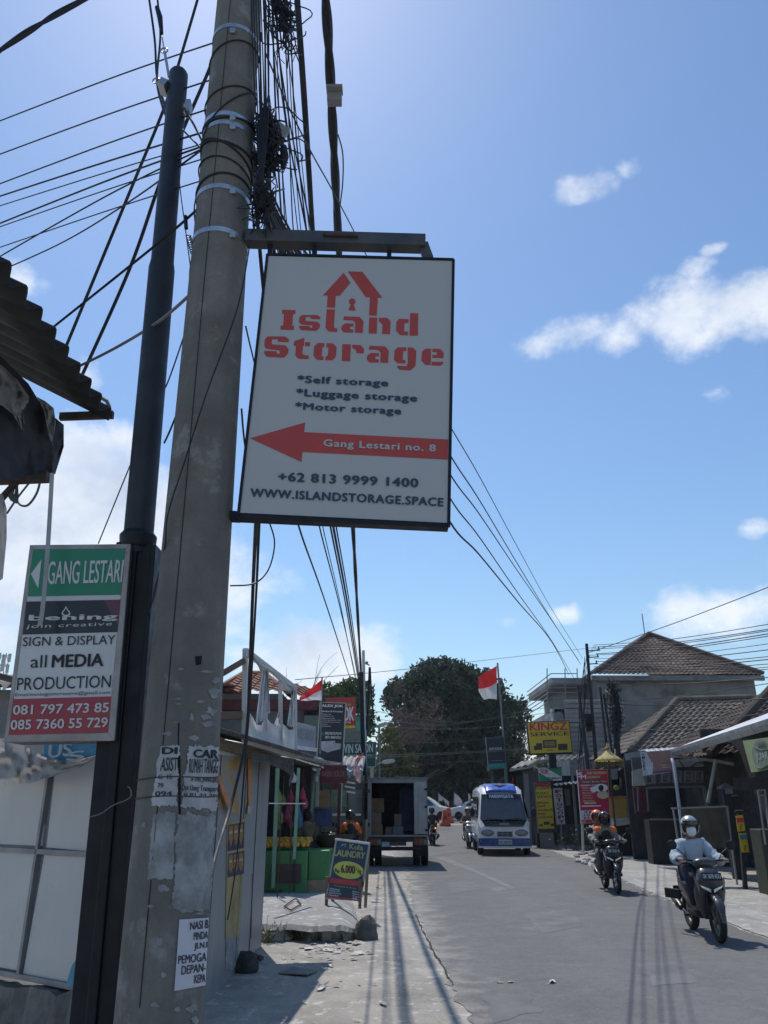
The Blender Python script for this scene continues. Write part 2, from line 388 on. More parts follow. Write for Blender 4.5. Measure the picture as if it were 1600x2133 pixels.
# ---------------------------------------------------------------- roofs, walls
def corr(b, p0, p1, p2, p3, pitch=.1, amp=.02, nv=6, per=6):
    """corrugated sheet; waves run across p0-p1"""
    p0, p1, p2, p3 = map(V, (p0, p1, p2, p3)); Ln = (p1 - p0).length; n = (p1 - p0).cross(p3 - p0).normalized()
    if n.z < 0: n = -n
    k = max(int(Ln / pitch * per), 8)
    return b.grid(lambda u, v: p0.lerp(p1, u).lerp(p3.lerp(p2, u), v) + n * amp * math.sin(2 * math.pi * u * Ln / pitch), k, nv)
def tiles(b, e0, e1, t1, t0, tw=.24, th=.3, amp=.03, step=.035, seed=0):
    """tiled roof face: eave e0-e1, top t0-t1"""
    e0, e1, t0, t1 = map(V, (e0, e1, t0, t1)); n = (e1 - e0).cross(t0 - e0).normalized()
    if n.z < 0: n = -n
    H = ((t0 + t1) / 2 - (e0 + e1) / 2).length; Ln = (e1 - e0).length; ud = (e1 - e0).normalized()
    rows_ = max(int(H / th), 2); k = min(max(int(Ln / tw * 4), 8), 260)
    vs, fs = [], []
    for r in range(rows_):
        for q, (fv, h) in enumerate(((r / rows_, step), ((r + 1) / rows_, 0))):
            a = e0.lerp(t0, fv); c = e1.lerp(t1, fv)
            for i in range(k + 1):
                p = a.lerp(c, i / k); s = (p - e0).dot(ud)
                w = math.sin(2 * math.pi * s / tw); j = noise.noise(V((s * 3, r * 1.3, seed))) * .012
                vs.append(p + n * (h + amp * w + j))
        o = r * 2 * (k + 1)
        for i in range(k): fs.append((o + i, o + i + 1, o + k + 2 + i, o + k + 1 + i))
        if r:
            for i in range(k): fs.append((o - k - 1 + i, o - k + i, o + i + 1, o + i))
    return b.add(vs, fs)
def slots(N, L, co, out, mix, rng, nz):
    n = nz(3.2, 2, .5); out = mix(rng(n, .4, .7, 0, .5), out, (.1, .07, .055))
    return out
TILE_OLD = mat('old_roof_tile', (.15, .105, .085), .85, var=.45, scale=2.2, stain=(.06, .05, .045), stain_amt=.7, stain_scale=1.2, extra=slots)
TILE_GREY = mat('grey_roof_tile', (.17, .14, .115), .85, var=.4, scale=2.5, stain=(.07, .06, .05), stain_amt=.7, stain_scale=1.1)
TILE_RED = mat('red_roof_tile', (.25, .105, .065), .8, var=.35, scale=3, stain=(.2, .09, .06), stain_amt=.6)
WALLG = mat('stained_grey_render', (.2, .2, .2), .9, var=.2, scale=.9, stain=(.07, .068, .066), stain_amt=.85, stain_scale=.8, bump=.2)
WALLD = mat('dark_weathered_wall', (.075, .07, .066), .9, var=.3, scale=1.5)
WALLW = mat('dirty_white_wall', (.5, .5, .49), .85, var=.12, scale=1.2, stain=(.25, .24, .23), stain_amt=.5)
SHEETG = mat('grey_sheet_metal', (.3, .31, .325), .5, .25, var=.15, scale=1.4, stain=(.2, .2, .2), stain_amt=.5, stretch=(1, 1, .25))
CORRG = mat('old_corrugated_sheet', (.28, .27, .26), .65, .3, var=.3, scale=2, stain=(.1, .08, .065), stain_amt=.6)
CORRD = mat('dark_corrugated_sheet', (.085, .082, .08), .7, .1, var=.35, scale=3, stain=(.16, .15, .14), stain_amt=.5)
CORRW = mat('pale_corrugated_sheet', (.55, .56, .57), .45, .3, var=.15, scale=2, stain=(.3, .28, .26), stain_amt=.4)
MAROON = mat('maroon_paint', (.11, .025, .03), .6, var=.2)

def boxq(b, x0, x1, y0, y1, z0, z1): return b.box(((x0 + x1) / 2, (y0 + y1) / 2, (z0 + z1) / 2), (x1 - x0, y1 - y0, z1 - z0))

# two storey building on the right with the big hipped roof
def big_building():
    Y = 42.0; a = W(1232, 1403, Y); c = W(1592, 1407, Y); ez = (a.z + c.z) / 2; g = gz(Y)
    ap = W(1352, 1322, Y + 4.2); x0, x1 = a.x + .35, c.x - .35
    t = thing('corner_building', 'big two storey grey building with old hipped tile roof and white balcony', 'building', ((x0 + x1) / 2, Y, g))
    w = boxq(MB(), x0, x1, Y + .5, Y + 13, g - .3, ez - .05).build('wall', WALLG, t)
    b = MB(); e0, e1 = V((a.x, Y, ez)), V((c.x, Y, ez)); k0, k1 = V((a.x, Y + 13.4, ez)), V((c.x, Y + 13.4, ez)); rb = V((ap.x, Y + 9.2, ap.z))
    tiles(b, e0, e1, ap, ap, .26, .3); tiles(b, k0, e0, ap, rb, .26, .3); tiles(b, e1, k1, rb, ap, .26, .3)
    rf = b.build('roof', TILE_OLD, t)
    f = MB(); boxq(f, a.x, c.x, Y - .02, Y + .12, ez - .32, ez - .05); f.build('fascia', WALLG, rf)
    f = MB()
    for p, q in ((e0, ap), (e1, ap), (ap, rb)): f.tube([p + V((0, 0, .08)), q + V((0, 0, .1))], .11, 6)
    f.build('ridge', TILE_OLD, rf, smooth=50)
    f = MB(); p = V(ap) - V((.25, 0, 0)); f.tube([p, p + V((-.02, 0, 1.3))], .03, 5); f.build('antenna', GREYPAINT, rf)
    # balcony block to the left of it
    q = PY(Y + 1.5); tl = q.at(1150, 1412); br = q.at(1228, 1478)
    BG = mat('balcony_grey', (.3, .3, .305), .85, var=.15, scale=1, stain=(.16, .155, .15), stain_amt=.7)
    boxq(MB(), tl.x, x0 - .003, Y + 1.5, Y + 9, tl.z - .35, tl.z).build('canopy', BG, t)
    boxq(MB(), tl.x + .1, x0 - .003, Y + 2, Y + 9, q.at(1150, 1475).z - .55, q.at(1150, 1475).z).build('balcony_slab', BG, t)
    boxq(MB(), q.at(1188, 1440).x, x0 - .003, Y + 3.2, Y + 9, g, tl.z - .36).build('side_wall', BG, t)
    b = MB(); zb = q.at(1150, 1470).z
    for i in range(7):
        z = zb + .15 + i * .26; b.tube([(tl.x - .4 + i * .05, Y + 1.2, z), (tl.x - .4 + i * .05, Y + 8.8, z)], .03, 5)
        b.tube([(tl.x - .4 + i * .05, Y + 1.2, z), (x0 - .8, Y + 1.2, z)], .025, 5)
    for xx in (tl.x - .3, tl.x + .7, x0 - .8): b.tube([(xx - .15, Y + 1.2, zb - .1), (xx, Y + 1.2, zb + 2.0)], .03, 5)
    b.build('railing', GREYPAINT, t)
    p = W(1181, 1485, Y); b = MB(); boxq(b, p.x - .35, p.x + .35, Y + 2, Y + 2.6, p.z - .5, p.z + .45); ac = b.build('air_conditioner', WALLW, t, bevel=.03)
    b = MB(); b.tube([(p.x, Y + 2 - .03, p.z), (p.x, Y + 1.99, p.z)], .28, 14); b.build('fan_grille', GREYPAINT, ac)
    # slatted screen wall at its foot
    b = MB(); u = PY(Y - 1); s0, s1 = u.at(1190, 1600), u.at(1300, 1450)
    for i in range(15):
        z = s0.z + (s1.z - s0.z) * i / 15
        b.box(((s0.x + s1.x) / 2, Y - 1 + .3, z), (s1.x - s0.x, .04, .16), M=Matrix.Rotation(.35, 3, 'X'))
    b.build('slatted_screen', BG, t)
big_building()

def tile_house(label, Y, eave, top, depth, m, wall, hipl=0, under=1675):
    a, c = W(*eave[0], Y), W(*eave[1], Y); g = gz(Y)
    Yr = Y + depth; r0, r1 = W(*top[0], Yr), W(*top[1], Yr)
    t = thing('tiled_house', label, 'house', ((a.x + c.x) / 2, Y, g))
    rf = MB(); tiles(rf, a, c, r1, r0, .27, .34, seed=Y)
    k = V((a.x, Yr + depth, a.z)); tiles(rf, k, a, r0, r0, .27, .34)
    k2 = V((c.x, Yr + depth, c.z)); tiles(rf, k2, k, r0, r1, .27, .34)
    ro = rf.build('roof', m, t)
    b = MB(); b.tube([a + V((0, 0, .08)), r0 + V((0, 0, .09))], .1, 6); b.tube([r0 + V((0, 0, .08)), r1 + V((0, 0, .09))], .11, 6); b.build('ridge', m, ro, smooth=50)
    boxq(MB(), a.x + .4, c.x - .1, Y + .5, Yr + depth - .4, g - .2, min(a.z, c.z) - .05).build('wall', wall, t)
    return t
tile_house('low house with mossy grey tiled roof in front of the big building', 31.5, [(1312, 1567), (1600, 1560)], [(1410, 1459), (1570, 1455)], 3.6, TILE_GREY, WALLD)
tile_house('house with dark brown tiled roof cut off by the right edge of the picture', 24, [(1478, 1574), (1800, 1540)], [(1612, 1430), (1800, 1400)], 3.6, mat('brown_roof_tile', (.085, .062, .052), .85, var=.4, scale=2.5, stain=(.04, .035, .03), stain_amt=.6), WALLD)

# left background house with red roof
def red_house():
    Y = 24.0; g = 0
    a, c = W(440, 1441, Y), W(600, 1437, Y); z = a.z; r0, r1 = W(505, 1403, Y + 3), W(552, 1403, Y + 3)
    t = thing('red_roofed_house', 'upper storey house with red tiled roof and maroon band behind the torn frame', 'house', ((a.x + c.x) / 2, Y, g))
    b = MB(); tiles(b, a, V((c.x, Y, z)), r1, r0, .3, .32); tiles(b, V((c.x, Y, z)), V((c.x, Y + 6, z)), r1, r1, .3, .32); tiles(b, V((a.x, Y + 6, z)), a, r0, r0, .3, .32)
    rf = b.build('roof', TILE_RED, t)
    b = MB(); b.tube([r0, r1], .1, 6); b.tube([a, r0], .08, 6); b.tube([V((c.x, Y, z)), r1], .08, 6); b.build('ridge', TILE_RED, rf, smooth=50)
    boxq(MB(), a.x + .3, c.x - .2, Y + .3, Y + 6, 0, z - .02).build('wall', WALLG, t)
    zz = W(500, 1456, Y).z; zz2 = W(500, 1478, Y).z
    boxq(MB(), a.x + .1, c.x + .9, Y + .1, Y + .29, zz2, zz).build('band', MAROON, t)
    b = MB(); p = W(640, 1475, Y + 1); boxq(b, c.x - .19, p.x + .5, Y + 1, Y + 6, 0, p.z).build('annexe', WALLG, t)
    b = MB(); q0, q1 = W(590, 1442, Y + .5), W(634, 1452, Y + .5); tiles(b, q0, q1, q1 + V((.2, 2, .5)), q0 + V((0, 2, .6)), .3, .32); b.build('lean_to_roof', TILE_RED, t)
    b = MB(); p = W(650, 1500, Y + .9); boxq(b, p.x - .25, p.x + .25, Y + .9, Y + .98, p.z - .55, p.z + .4); b.build('window', glass('window_glass'), t)
red_house()
def far_block(name, label, px0, px1, pyt, Y, m, roofm, d=8):
    a, c = W(px0, pyt, Y), W(px1, pyt, Y); g = gz(Y)
    t = thing(name, label, 'building', ((a.x + c.x) / 2, Y, g))
    boxq(MB(), a.x, c.x, Y, Y + d, g - .2, a.z).build('wall', m, t)
    b = MB(); corr(b, (a.x - .3, Y - .4, a.z + .02), (c.x + .3, Y - .4, a.z + .02), (c.x + .3, Y + d, a.z + .9), (a.x - .3, Y + d, a.z + .9), .25, .05); b.build('roof', roofm, t, smooth=60)
    b = MB()
    b.box(((a.x * .6 + c.x * .4), Y - .01, a.z - 1.2), (.9, .06, 1.1)); b.build('window', glass('window_glass'), t)
far_block('low_building', 'low building with dark tiled edge glimpsed between sign post and concrete pole', 255, 318, 1408, 17, WALLW, TILE_GREY)
far_block('low_building', 'dark roofed building peeping out behind the left end of the shop sign', -120, 62, 1437, 15, WALLG, CORRD, 4)
far_block('green_building', 'teal painted building behind the red and green shop signs', 712, 756, 1492, 36, mat('teal_wall', (.1, .28, .25), .8, var=.15), CORRG)

# ---------------------------------------------------------------- trees
def leafmat(name, c1, tr=.18): return mat(name, c1, .55, var=.5, scale=.7, trans=tr, spec=.3)
LEAF_D = leafmat('dark_leaf', (.042, .066, .036)); LEAF_M = leafmat('mid_leaf', (.06, .1, .03)); LEAF_B = leafmat('brown_leaf', (.12, .085, .07))
BARK = mat('bark', (.11, .085, .07), .9, var=.35, scale=3, bump=.5)
def leaves(b, blobs, n, size, seed, shell=.55):
    r = random.Random(seed); tot = sum(q[3] * q[4] * q[5] for q in blobs)
    for cx_, cy_, cz_, rx, ry, rz_ in blobs:
        for _ in range(int(n * rx * ry * rz_ / tot)):
            while True:
                d = V((r.uniform(-1, 1), r.uniform(-1, 1), r.uniform(-1, 1)))
                if shell * r.random() < d.length < 1: break
            p = V((cx_ + d.x * rx, cy_ + d.y * ry, cz_ + d.z * rz_))
            if noise.noise(p * (.5 / max(size, .2)) * .5 + V((seed, 0, 0))) < -.1 or noise.noise(p * .9 + V((0, seed, 0))) < -.3: continue
            p += V((r.gauss(0, .15), r.gauss(0, .15), r.gauss(0, .15))) * size * 2
            for _k in range(2):
                a = V((r.gauss(0, 1), r.gauss(0, 1), r.gauss(0, .6))).normalized(); u = a.orthogonal().normalized(); w = a.cross(u)
                ang = r.random() * 6.28; u, w = u * math.cos(ang) + w * math.sin(ang), w * math.cos(ang) - u * math.sin(ang)
                s = size * r.uniform(.5, 1.1); o = V((r.gauss(0, 1), r.gauss(0, 1), r.gauss(0, 1))) * size * .5; q = p + o
                b.add([q - u * s, q - w * s * .42 - u * s * .1, q + u * s, q + w * s * .42 + a * s * .2], [(0, 1, 2, 3)])
def branch(b, p, d, ln, r0, depth, rnd, spread=.6, seg=4, tips=None):
    pts = [p]; rs = [r0]; q = V(p); dd = V(d).normalized()
    for i in range(seg):
        dd = (dd + V((rnd.gauss(0, .16), rnd.gauss(0, .16), rnd.gauss(.03, .12)))).normalized(); q = q + dd * ln / seg; pts.append(q); rs.append(r0 * (1 - .62 * (i + 1) / seg))
    b.tube(pts, rs, 6 if depth > 1 else 4)
    if depth <= 0:
        if tips is not None: tips.append(q)
        return
    for _ in range(3 if depth > 1 else 4):
        k = rnd.randint(1, seg); nd = (dd + V((rnd.gauss(0, spread), rnd.gauss(0, spread), rnd.gauss(.1, spread * .6)))).normalized()
        branch(b, pts[k], nd, ln * rnd.uniform(.5, .75), rs[k] * .7, depth - 1, rnd, spread, seg, tips)
def tree(label, base, blobs, n, size, m, seed, th, tr=.3, name='tree', group=None, limbs=4):
    t = thing(name, label, 'tree', base, group=group); rnd = random.Random(seed)
    b = MB(); base = V(base); branch(b, base - V((0, 0, .2)), (0, 0, 1), th, tr, 2, rnd, .7); b.build('trunk', BARK, t, smooth=60)
    c = MB(); leaves(c, blobs, n, size, seed); c.build('crown', m, t)
    return t
def pb(px, py, rx, ry, Y, dY):                        # a lobe of a crown from its outline
    p = W(px, py, Y); k = ray(px, py).y; s = Y / k / FPX
    return (p.x, p.y, p.z, rx * s, dY, ry * s * 1.02)
Y = 78
blobs = [pb(925, 1425, 85, 50, Y, 5), pb(1000, 1455, 62, 58, Y, 4), pb(860, 1455, 62, 48, Y - 1, 4), pb(1045, 1520, 45, 68, Y, 4), pb(940, 1520, 110, 100, Y + 2, 5), pb(860, 1560, 60, 80, Y + 2, 4),
         pb(1000, 1590, 85, 80, Y + 2, 4), pb(905, 1405, 45, 30, Y, 3), pb(1075, 1490, 26, 34, Y, 3), pb(830, 1450, 32, 26, Y, 3), pb(940, 1640, 130, 50, Y + 3, 4), pb(1060, 1570, 36, 40, Y, 3)]
tree('huge dark green banyan tree closing the end of the street', (W(945, 1690, Y).x, Y + 2, gz(Y)), blobs, 52000, .3, LEAF_D, 11, 9, .9, 'banyan_tree')
Y = 60
blobs = [pb(700, 1458, 44, 34, Y, 3), pb(742, 1452, 36, 38, Y, 3), pb(675, 1470, 36, 30, Y, 3), pb(690, 1500, 46, 46, Y, 3), pb(745, 1500, 40, 40, Y, 3)]
tree('mid green leafy tree behind the red and white flag', (W(715, 1690, Y).x, Y, gz(Y)), blobs, 6500, .28, LEAF_M, 5, 7, .3, 'leafy_tree')
Y = 52
blobs = [pb(812, 1560, 28, 50, Y, 2), pb(800, 1615, 34, 26, Y, 2), pb(850, 1600, 20, 30, Y, 2), pb(838, 1640, 28, 26, Y, 2)]
tree('small yellowish green tree by the street lamps', (W(812, 1690, Y).x, Y, gz(Y)), blobs, 3000, .2, mat('yellow_leaf', (.1, .105, .035), .55, var=.5, scale=1, trans=.2), 8, 5, .2, 'young_tree')
def bare(label, base, th, tr, seed, depth, twig, n):
    t = thing('bare_tree', label, 'tree', base); rnd = random.Random(seed); tips = []
    b = MB(); branch(b, V(base) - V((0, 0, .2)), (0, 0, 1), th, tr, depth, rnd, .75, 4, tips); b.build('trunk', mat('pale_bark', (.17, .135, .125), .9, var=.3), t)
    c = MB()
    for q in tips:
        leaves(c, [(q.x, q.y, q.z, twig, twig, twig * .8)], n, .13, seed)
    c.build('crown', LEAF_B, t)
bare('half bare tree with pinkish brown twigs left of the big tree', (W(806, 1690, 62).x, 62, gz(62)), 5.6, .28, 21, 4, .8, 34)
bare('thin bare tree behind the dark upright sign', (W(1090, 1690, 66).x, 66, gz(66)), 4.6, .2, 9, 4, .45, 5)

FARL = leafmat('far_leaf', (.035, .05, .03))
for i, (px, py, rx, ry, Yf) in enumerate(((770, 1640, 50, 60, 92), (700, 1630, 60, 60, 95), (1120, 1640, 50, 60, 96), (1170, 1620, 60, 70, 100), (1080, 1650, 40, 50, 90), (1230, 1640, 60, 60, 98), (620, 1640, 70, 50, 96), (1010, 1665, 60, 40, 98), (880, 1665, 70, 40, 98))):
    tree('dark tree in the far row beyond the junction', (W(px, 1690, Yf).x, Yf, gz(Yf)), [pb(px, py, rx, ry, Yf, 4), pb(px - rx * .5, py + 18, rx * .7, ry * .7, Yf + 1, 3), pb(px + rx * .5, py + 22, rx * .7, ry * .6, Yf, 3)], 2600, .45, FARL, 40 + i, 4, .25, 'far_tree', 'trees in the far row')
# ================================================================ the two near posts and their signs
PX0, PX1 = -.775, -.835                       # the concrete pole leans a touch
PYD = 3.1
def pole_ax(z): return V((PX0 + (PX1 - PX0) * (z - 1.04) / 5.06, PYD, z))
def pole_r(z): return .152 - .0057 * (z - 1.0)
def PS(px, py, off=.002):                     # the spot on the pole's skin that a pixel shows
    d = ray(px, py).normalized(); z = 2.0
    for _ in range(8):
        a = pole_ax(z); r = pole_r(z) + off
        ex, ey = -a.x, -a.y; A = d.x ** 2 + d.y ** 2; B = 2 * (ex * d.x + ey * d.y); C = ex * ex + ey * ey - r * r
        D = max(B * B - 4 * A * C, 0); t = (-B - math.sqrt(D)) / (2 * A); z = EYE + d.z * t
    return EYEV + d * t
def pole_streaks(N, L, co, out, mix, rng, nz):
    m = N.new('ShaderNodeMapping'); m.inputs['Scale'].default_value = (14, 14, .7); L.new(co, m.inputs[0])
    t = N.new('ShaderNodeTexNoise'); t.inputs['Scale'].default_value = 1; t.inputs['Detail'].default_value = 6; L.new(m.outputs[0], t.inputs['Vector'])
    out = mix(rng(t.outputs['Fac'], .42, .68, 0, .65), out, (.13, .13, .125))
    n = nz(28, 6, .75); out = mix(rng(n, .52, .7, 0, .6), out, (.14, .138, .13))
    n2 = nz(5, 7, .7); return mix(rng(n2, .56, .66, 0, .5), out, (.34, .34, .33))
POLEM = mat('weathered_pole_concrete', (.195, .182, .163), .9, var=.2, scale=4, bump=.55, bscale=45, stain=(.1, .09, .077), stain_amt=.85, stain_scale=1.6, extra=pole_streaks)
PAPER = mat('old_paper', (.42, .42, .44), .85, var=.12, scale=9, stain=(.26, .26, .27), stain_amt=.8, stain_scale=7)
PAPER2 = mat('worn_paper', (.3, .305, .315), .9, var=.25, scale=14, stain=(.13, .13, .13), stain_amt=.9, stain_scale=9)
def near_pole():
    t = thing('concrete_pole', 'large weathered concrete utility pole with metal bands and torn flyers in the foreground', 'utility pole', pole_ax(0))
    b = MB(); zs = [-.05 + i * .25 for i in range(38)]
    b.loft([[pole_ax(z) + pole_r(z) * V((math.cos(a), math.sin(a), 0)) for a in (2 * math.pi * j / 40 for j in range(40))] for z in zs]); b.build('shaft', POLEM, t, smooth=50)
    b = MB()                                   # mould seam down the face
    b.tube([PS(425 - (y - 590) * .089 if y > 590 else 480 - (y - 0) * .093, y, .0005) for y in range(0, 2133, 60)], .0022, 5); b.build('seam', mat('seam_dark', (.035, .035, .033), .9), t)
    b = MB(); ch = [(406, 1367), (421, 1366), (419, 1384), (408, 1386)]; b.face([PS(x, y, .0015) for x, y in ch])
    ch = [(371, 1505), (374, 1506), (372, 1560), (376, 1580), (377, 1700), (372, 1703), (370, 1560)]; b.add([PS(x, y, .0018) for x, y in ch], [(0, 1, 2), (0, 2, 6), (2, 3, 6), (3, 4, 6), (4, 5, 6)])
    b.build('chipped_hole', mat('hole_dark', (.012, .012, .012), .95), t)
    for cy, dy in ((62, 17), (243, 24), (262, 26), (396, 17), (487, 22)):
        z = PS(470, cy - 8, 0).z; b = MB(); ax = pole_ax(z); r = pole_r(z) + .004; tl = .03
        b.loft([[ax + V((rr * math.cos(a), rr * math.sin(a), h + .0 * math.cos(a))) for a in (2 * math.pi * j / 40 for j in range(40))] for rr, h in ((r - .003, -.014), (r, -.0135), (r, .0135), (r - .003, .014))], cap=False)
        bd = b.build('metal_band', mat('band_steel', (.55, .56, .58), .35, .85, var=.25, scale=10, stain=(.2, .19, .18), stain_amt=.7, stain_scale=12), t, smooth=40)
        p = PS(485, cy + 2, .008); b = MB(); b.box(p, (.03, .014, .034)); b.build('buckle', STEEL, bd, bevel=.003)
    def flyer(m, pts, nu=10, nv=12, off=.003, ragged=.0, seed=0, lab=None):
        tl, tr, br, bl = (V((*q, 0)) for q in pts); r = random.Random(seed)
        def fn(u, v):
            rg = lambda q, k: ragged * (.5 * noise.noise(V((q * 5, seed, k))) + .35 * noise.noise(V((q * 17, seed, k))) + .3 * noise.noise(V((q * 43, seed, k)))); ju = rg(v, 0) * (1 if u in (0, 1) else 0); jv = rg(u, 5) * (1 if v in (0, 1) else 0)
            p = (tl * (1 - u) + tr * u) * (1 - v) + (bl * (1 - u) + br * u) * v
            return PS(p.x + ju, p.y + jv, off + .0015 * abs(noise.noise(V((u * 4, v * 4, seed)))))
        return MB().grid(fn, nu, nv).build('flyer', m, t, smooth=60, label=lab)
    c4 = lambda x, y: (x / 3.2, 1500 + y / 3.2)
    Q = lambda *p: [c4(*q) for q in p]
    f1 = flyer(PAPER, Q((1068, 172), (1190, 168), (1180, 572), (1008, 568)), 24, 70, ragged=12, seed=1)
    f2 = flyer(PAPER, Q((1262, 172), (1462, 176), (1443, 600), (1203, 578)), 30, 70, ragged=12, seed=2, lab='torn white job flyer with black words')
    f3 = flyer(PAPER2, Q((1020, 622), (1172, 615), (1150, 1062), (980, 1058)), 24, 70, off=.002, ragged=8, seed=3)
    f4 = flyer(PAPER2, Q((1186, 622), (1436, 640), (1402, 1280), (1152, 1250)), 30, 80, off=.002, ragged=16, seed=4)
    f5 = flyer(mat('new_paper', (.56, .56, .62), .8, var=.06, scale=12, stain=(.42, .42, .47), stain_amt=.5), Q((1196, 1330), (1393, 1317), (1370, 1768), (1162, 1806)), 12, 12, off=.004, seed=5, lab='white flyer low on the pole reading NASI and PEMOGA')
    fn = lambda x, y, off: PS(x, y, off)
    def tx(par, s, *p, bold=.02, off=.0062): return text(par, s, Q(*p), fn, INK, bold, off=off)
    tx(f1, 'DI', (1083, 182), (1180, 182), (1178, 225), (1082, 225), bold=.05)
    tx(f1, 'ASIST', (1078, 250), (1186, 248), (1180, 338), (1066, 340))
    tx(f1, 'G  15', (1056, 364), (1146, 362), (1144, 392), (1054, 394)); tx(f1, '79', (1050, 420), (1088, 420), (1086, 452), (1048, 452)); tx(f1, '094', (1036, 474), (1146, 474), (1144, 506), (1034, 506))
    tx(f2, 'CAR', (1296, 196), (1456, 200), (1452, 258), (1290, 246), bold=.05)
    tx(f2, 'RUMAH TANGG', (1266, 256), (1458, 258), (1450, 356), (1258, 352)); tx(f2, 'ar Dlm, JAWA-BA', (1276, 378), (1450, 382), (1446, 430), (1272, 414))
    tx(f2, 'Dpt Uang Transpor', (1216, 430), (1448, 440), (1444, 490), (1212, 476)); tx(f2, '0 81 34 35', (1228, 484), (1440, 494), (1438, 508), (1226, 504))
    for s, p in (('NASI B', ((1270, 1346), (1391, 1330), (1389, 1388), (1268, 1400))), ('PINDA', ((1294, 1416), (1390, 1406), (1386, 1456), (1292, 1468))), ('JLN.I', ((1298, 1486), (1384, 1476), (1380, 1528), (1296, 1540))),
                 ('PEMOGA', ((1190, 1572), (1380, 1548), (1376, 1606), (1188, 1628))), ('DEPAN-', ((1212, 1640), (1376, 1620), (1372, 1674), (1210, 1698))), ('KEPA', ((1298, 1700), (1372, 1692), (1370, 1746), (1296, 1756)))):
        tx(f5, s, *p)
    r = random.Random(4)
    for x, y, w, h in ((1205, -340, 60, 16), (1395, -325, 130, 26), (1440, -265, 70, 60), (1425, -190, 100, 90), (1180, -142, 110, 20), (1340, -122, 70, 26), (1410, -60, 90, 70), (1370, -20, 80, 50), (1190, -108, 60, 14), (1390, 28, 140, 44), (1280, -15, 34, 70), (1160, 17, 50, 14), (1030, 1900, 70, 40), (1280, 1920, 90, 60), (1300, 2000, 60, 70), (1120, 640, 60, 90), (1090, 1120, 90, 60), (1240, 1270, 120, 40), (1010, 1240, 60, 26), (1120, 90, 90, 30), (1300, 120, 110, 40), (1060, 1480, 50, 80), (1330, 1290, 90, 24), (1090, 1700, 44, 60), (1180, 1930, 50, 40), (960, 700, 30, 50)):
        x0, y0 = c4(x, y)
        pts = [(x0 + math.cos(a) * w / 6.4 * r.uniform(.45, 1.1), y0 + math.sin(a) * h / 6.4 * r.uniform(.4, 1.1)) for a in (2 * math.pi * k / 13 for k in range(13))]
        b = MB(); b.add([PS(x0, y0, .003)] + [PS(a, c, .003) for a, c in pts], [(0, i + 1, (i + 1) % 13 + 1) for i in range(13)]); b.build('paper_scrap', PAPER2, t)
    b = MB()                                   # wires tied round the shaft
    for y0, y1, n in ((1632, 1618, 0), (1668, 1658, 1)):
        z0, z1 = PS(300, y0, 0).z, PS(450, y1, 0).z
        b.tube([pole_ax(z0 + (z1 - z0) * k / 24) + (pole_r(z0) + .004) * V((math.cos(a), math.sin(a), .02 * math.sin(3 * a))) for k, a in ((k, 2 * math.pi * k / 24) for k in range(25))], .0022, 5)
    b.build('tie_wire', RUST, t)
    return t
near_pole()

# loops of cable wound round the upper shaft
def wound():
    r = random.Random(12)
    for i, (yl, yr, w) in enumerate(((75, 120, .004), (150, 205, .004), (205, 262, .0045), (268, 300, .006), (300, 285, .006), (318, 345, .004), (338, 395, .005), (120, 330, .004), (215, 250, .004))):
        z0, z1 = PS(440, yl + 30, 0).z, PS(510, yr, 0).z; pts = []
        for k in range(30):
            a = math.pi * (1.25 - 1.5 * k / 29) + math.pi; u = k / 29
            z = z0 + (z1 - z0) * u + .03 * math.sin(5 * u + i); pts.append(pole_ax(z) + (pole_r(z) + .006) * V((-math.cos(a - math.pi * 1.0) * 1, math.sin(a), 0)))
        one('wound_cable', MB().tube(pts, w, 6), CABLE, 'black cable looped around the upper shaft of the concrete pole', 'cable', 'cables wound round the concrete pole')
wound()

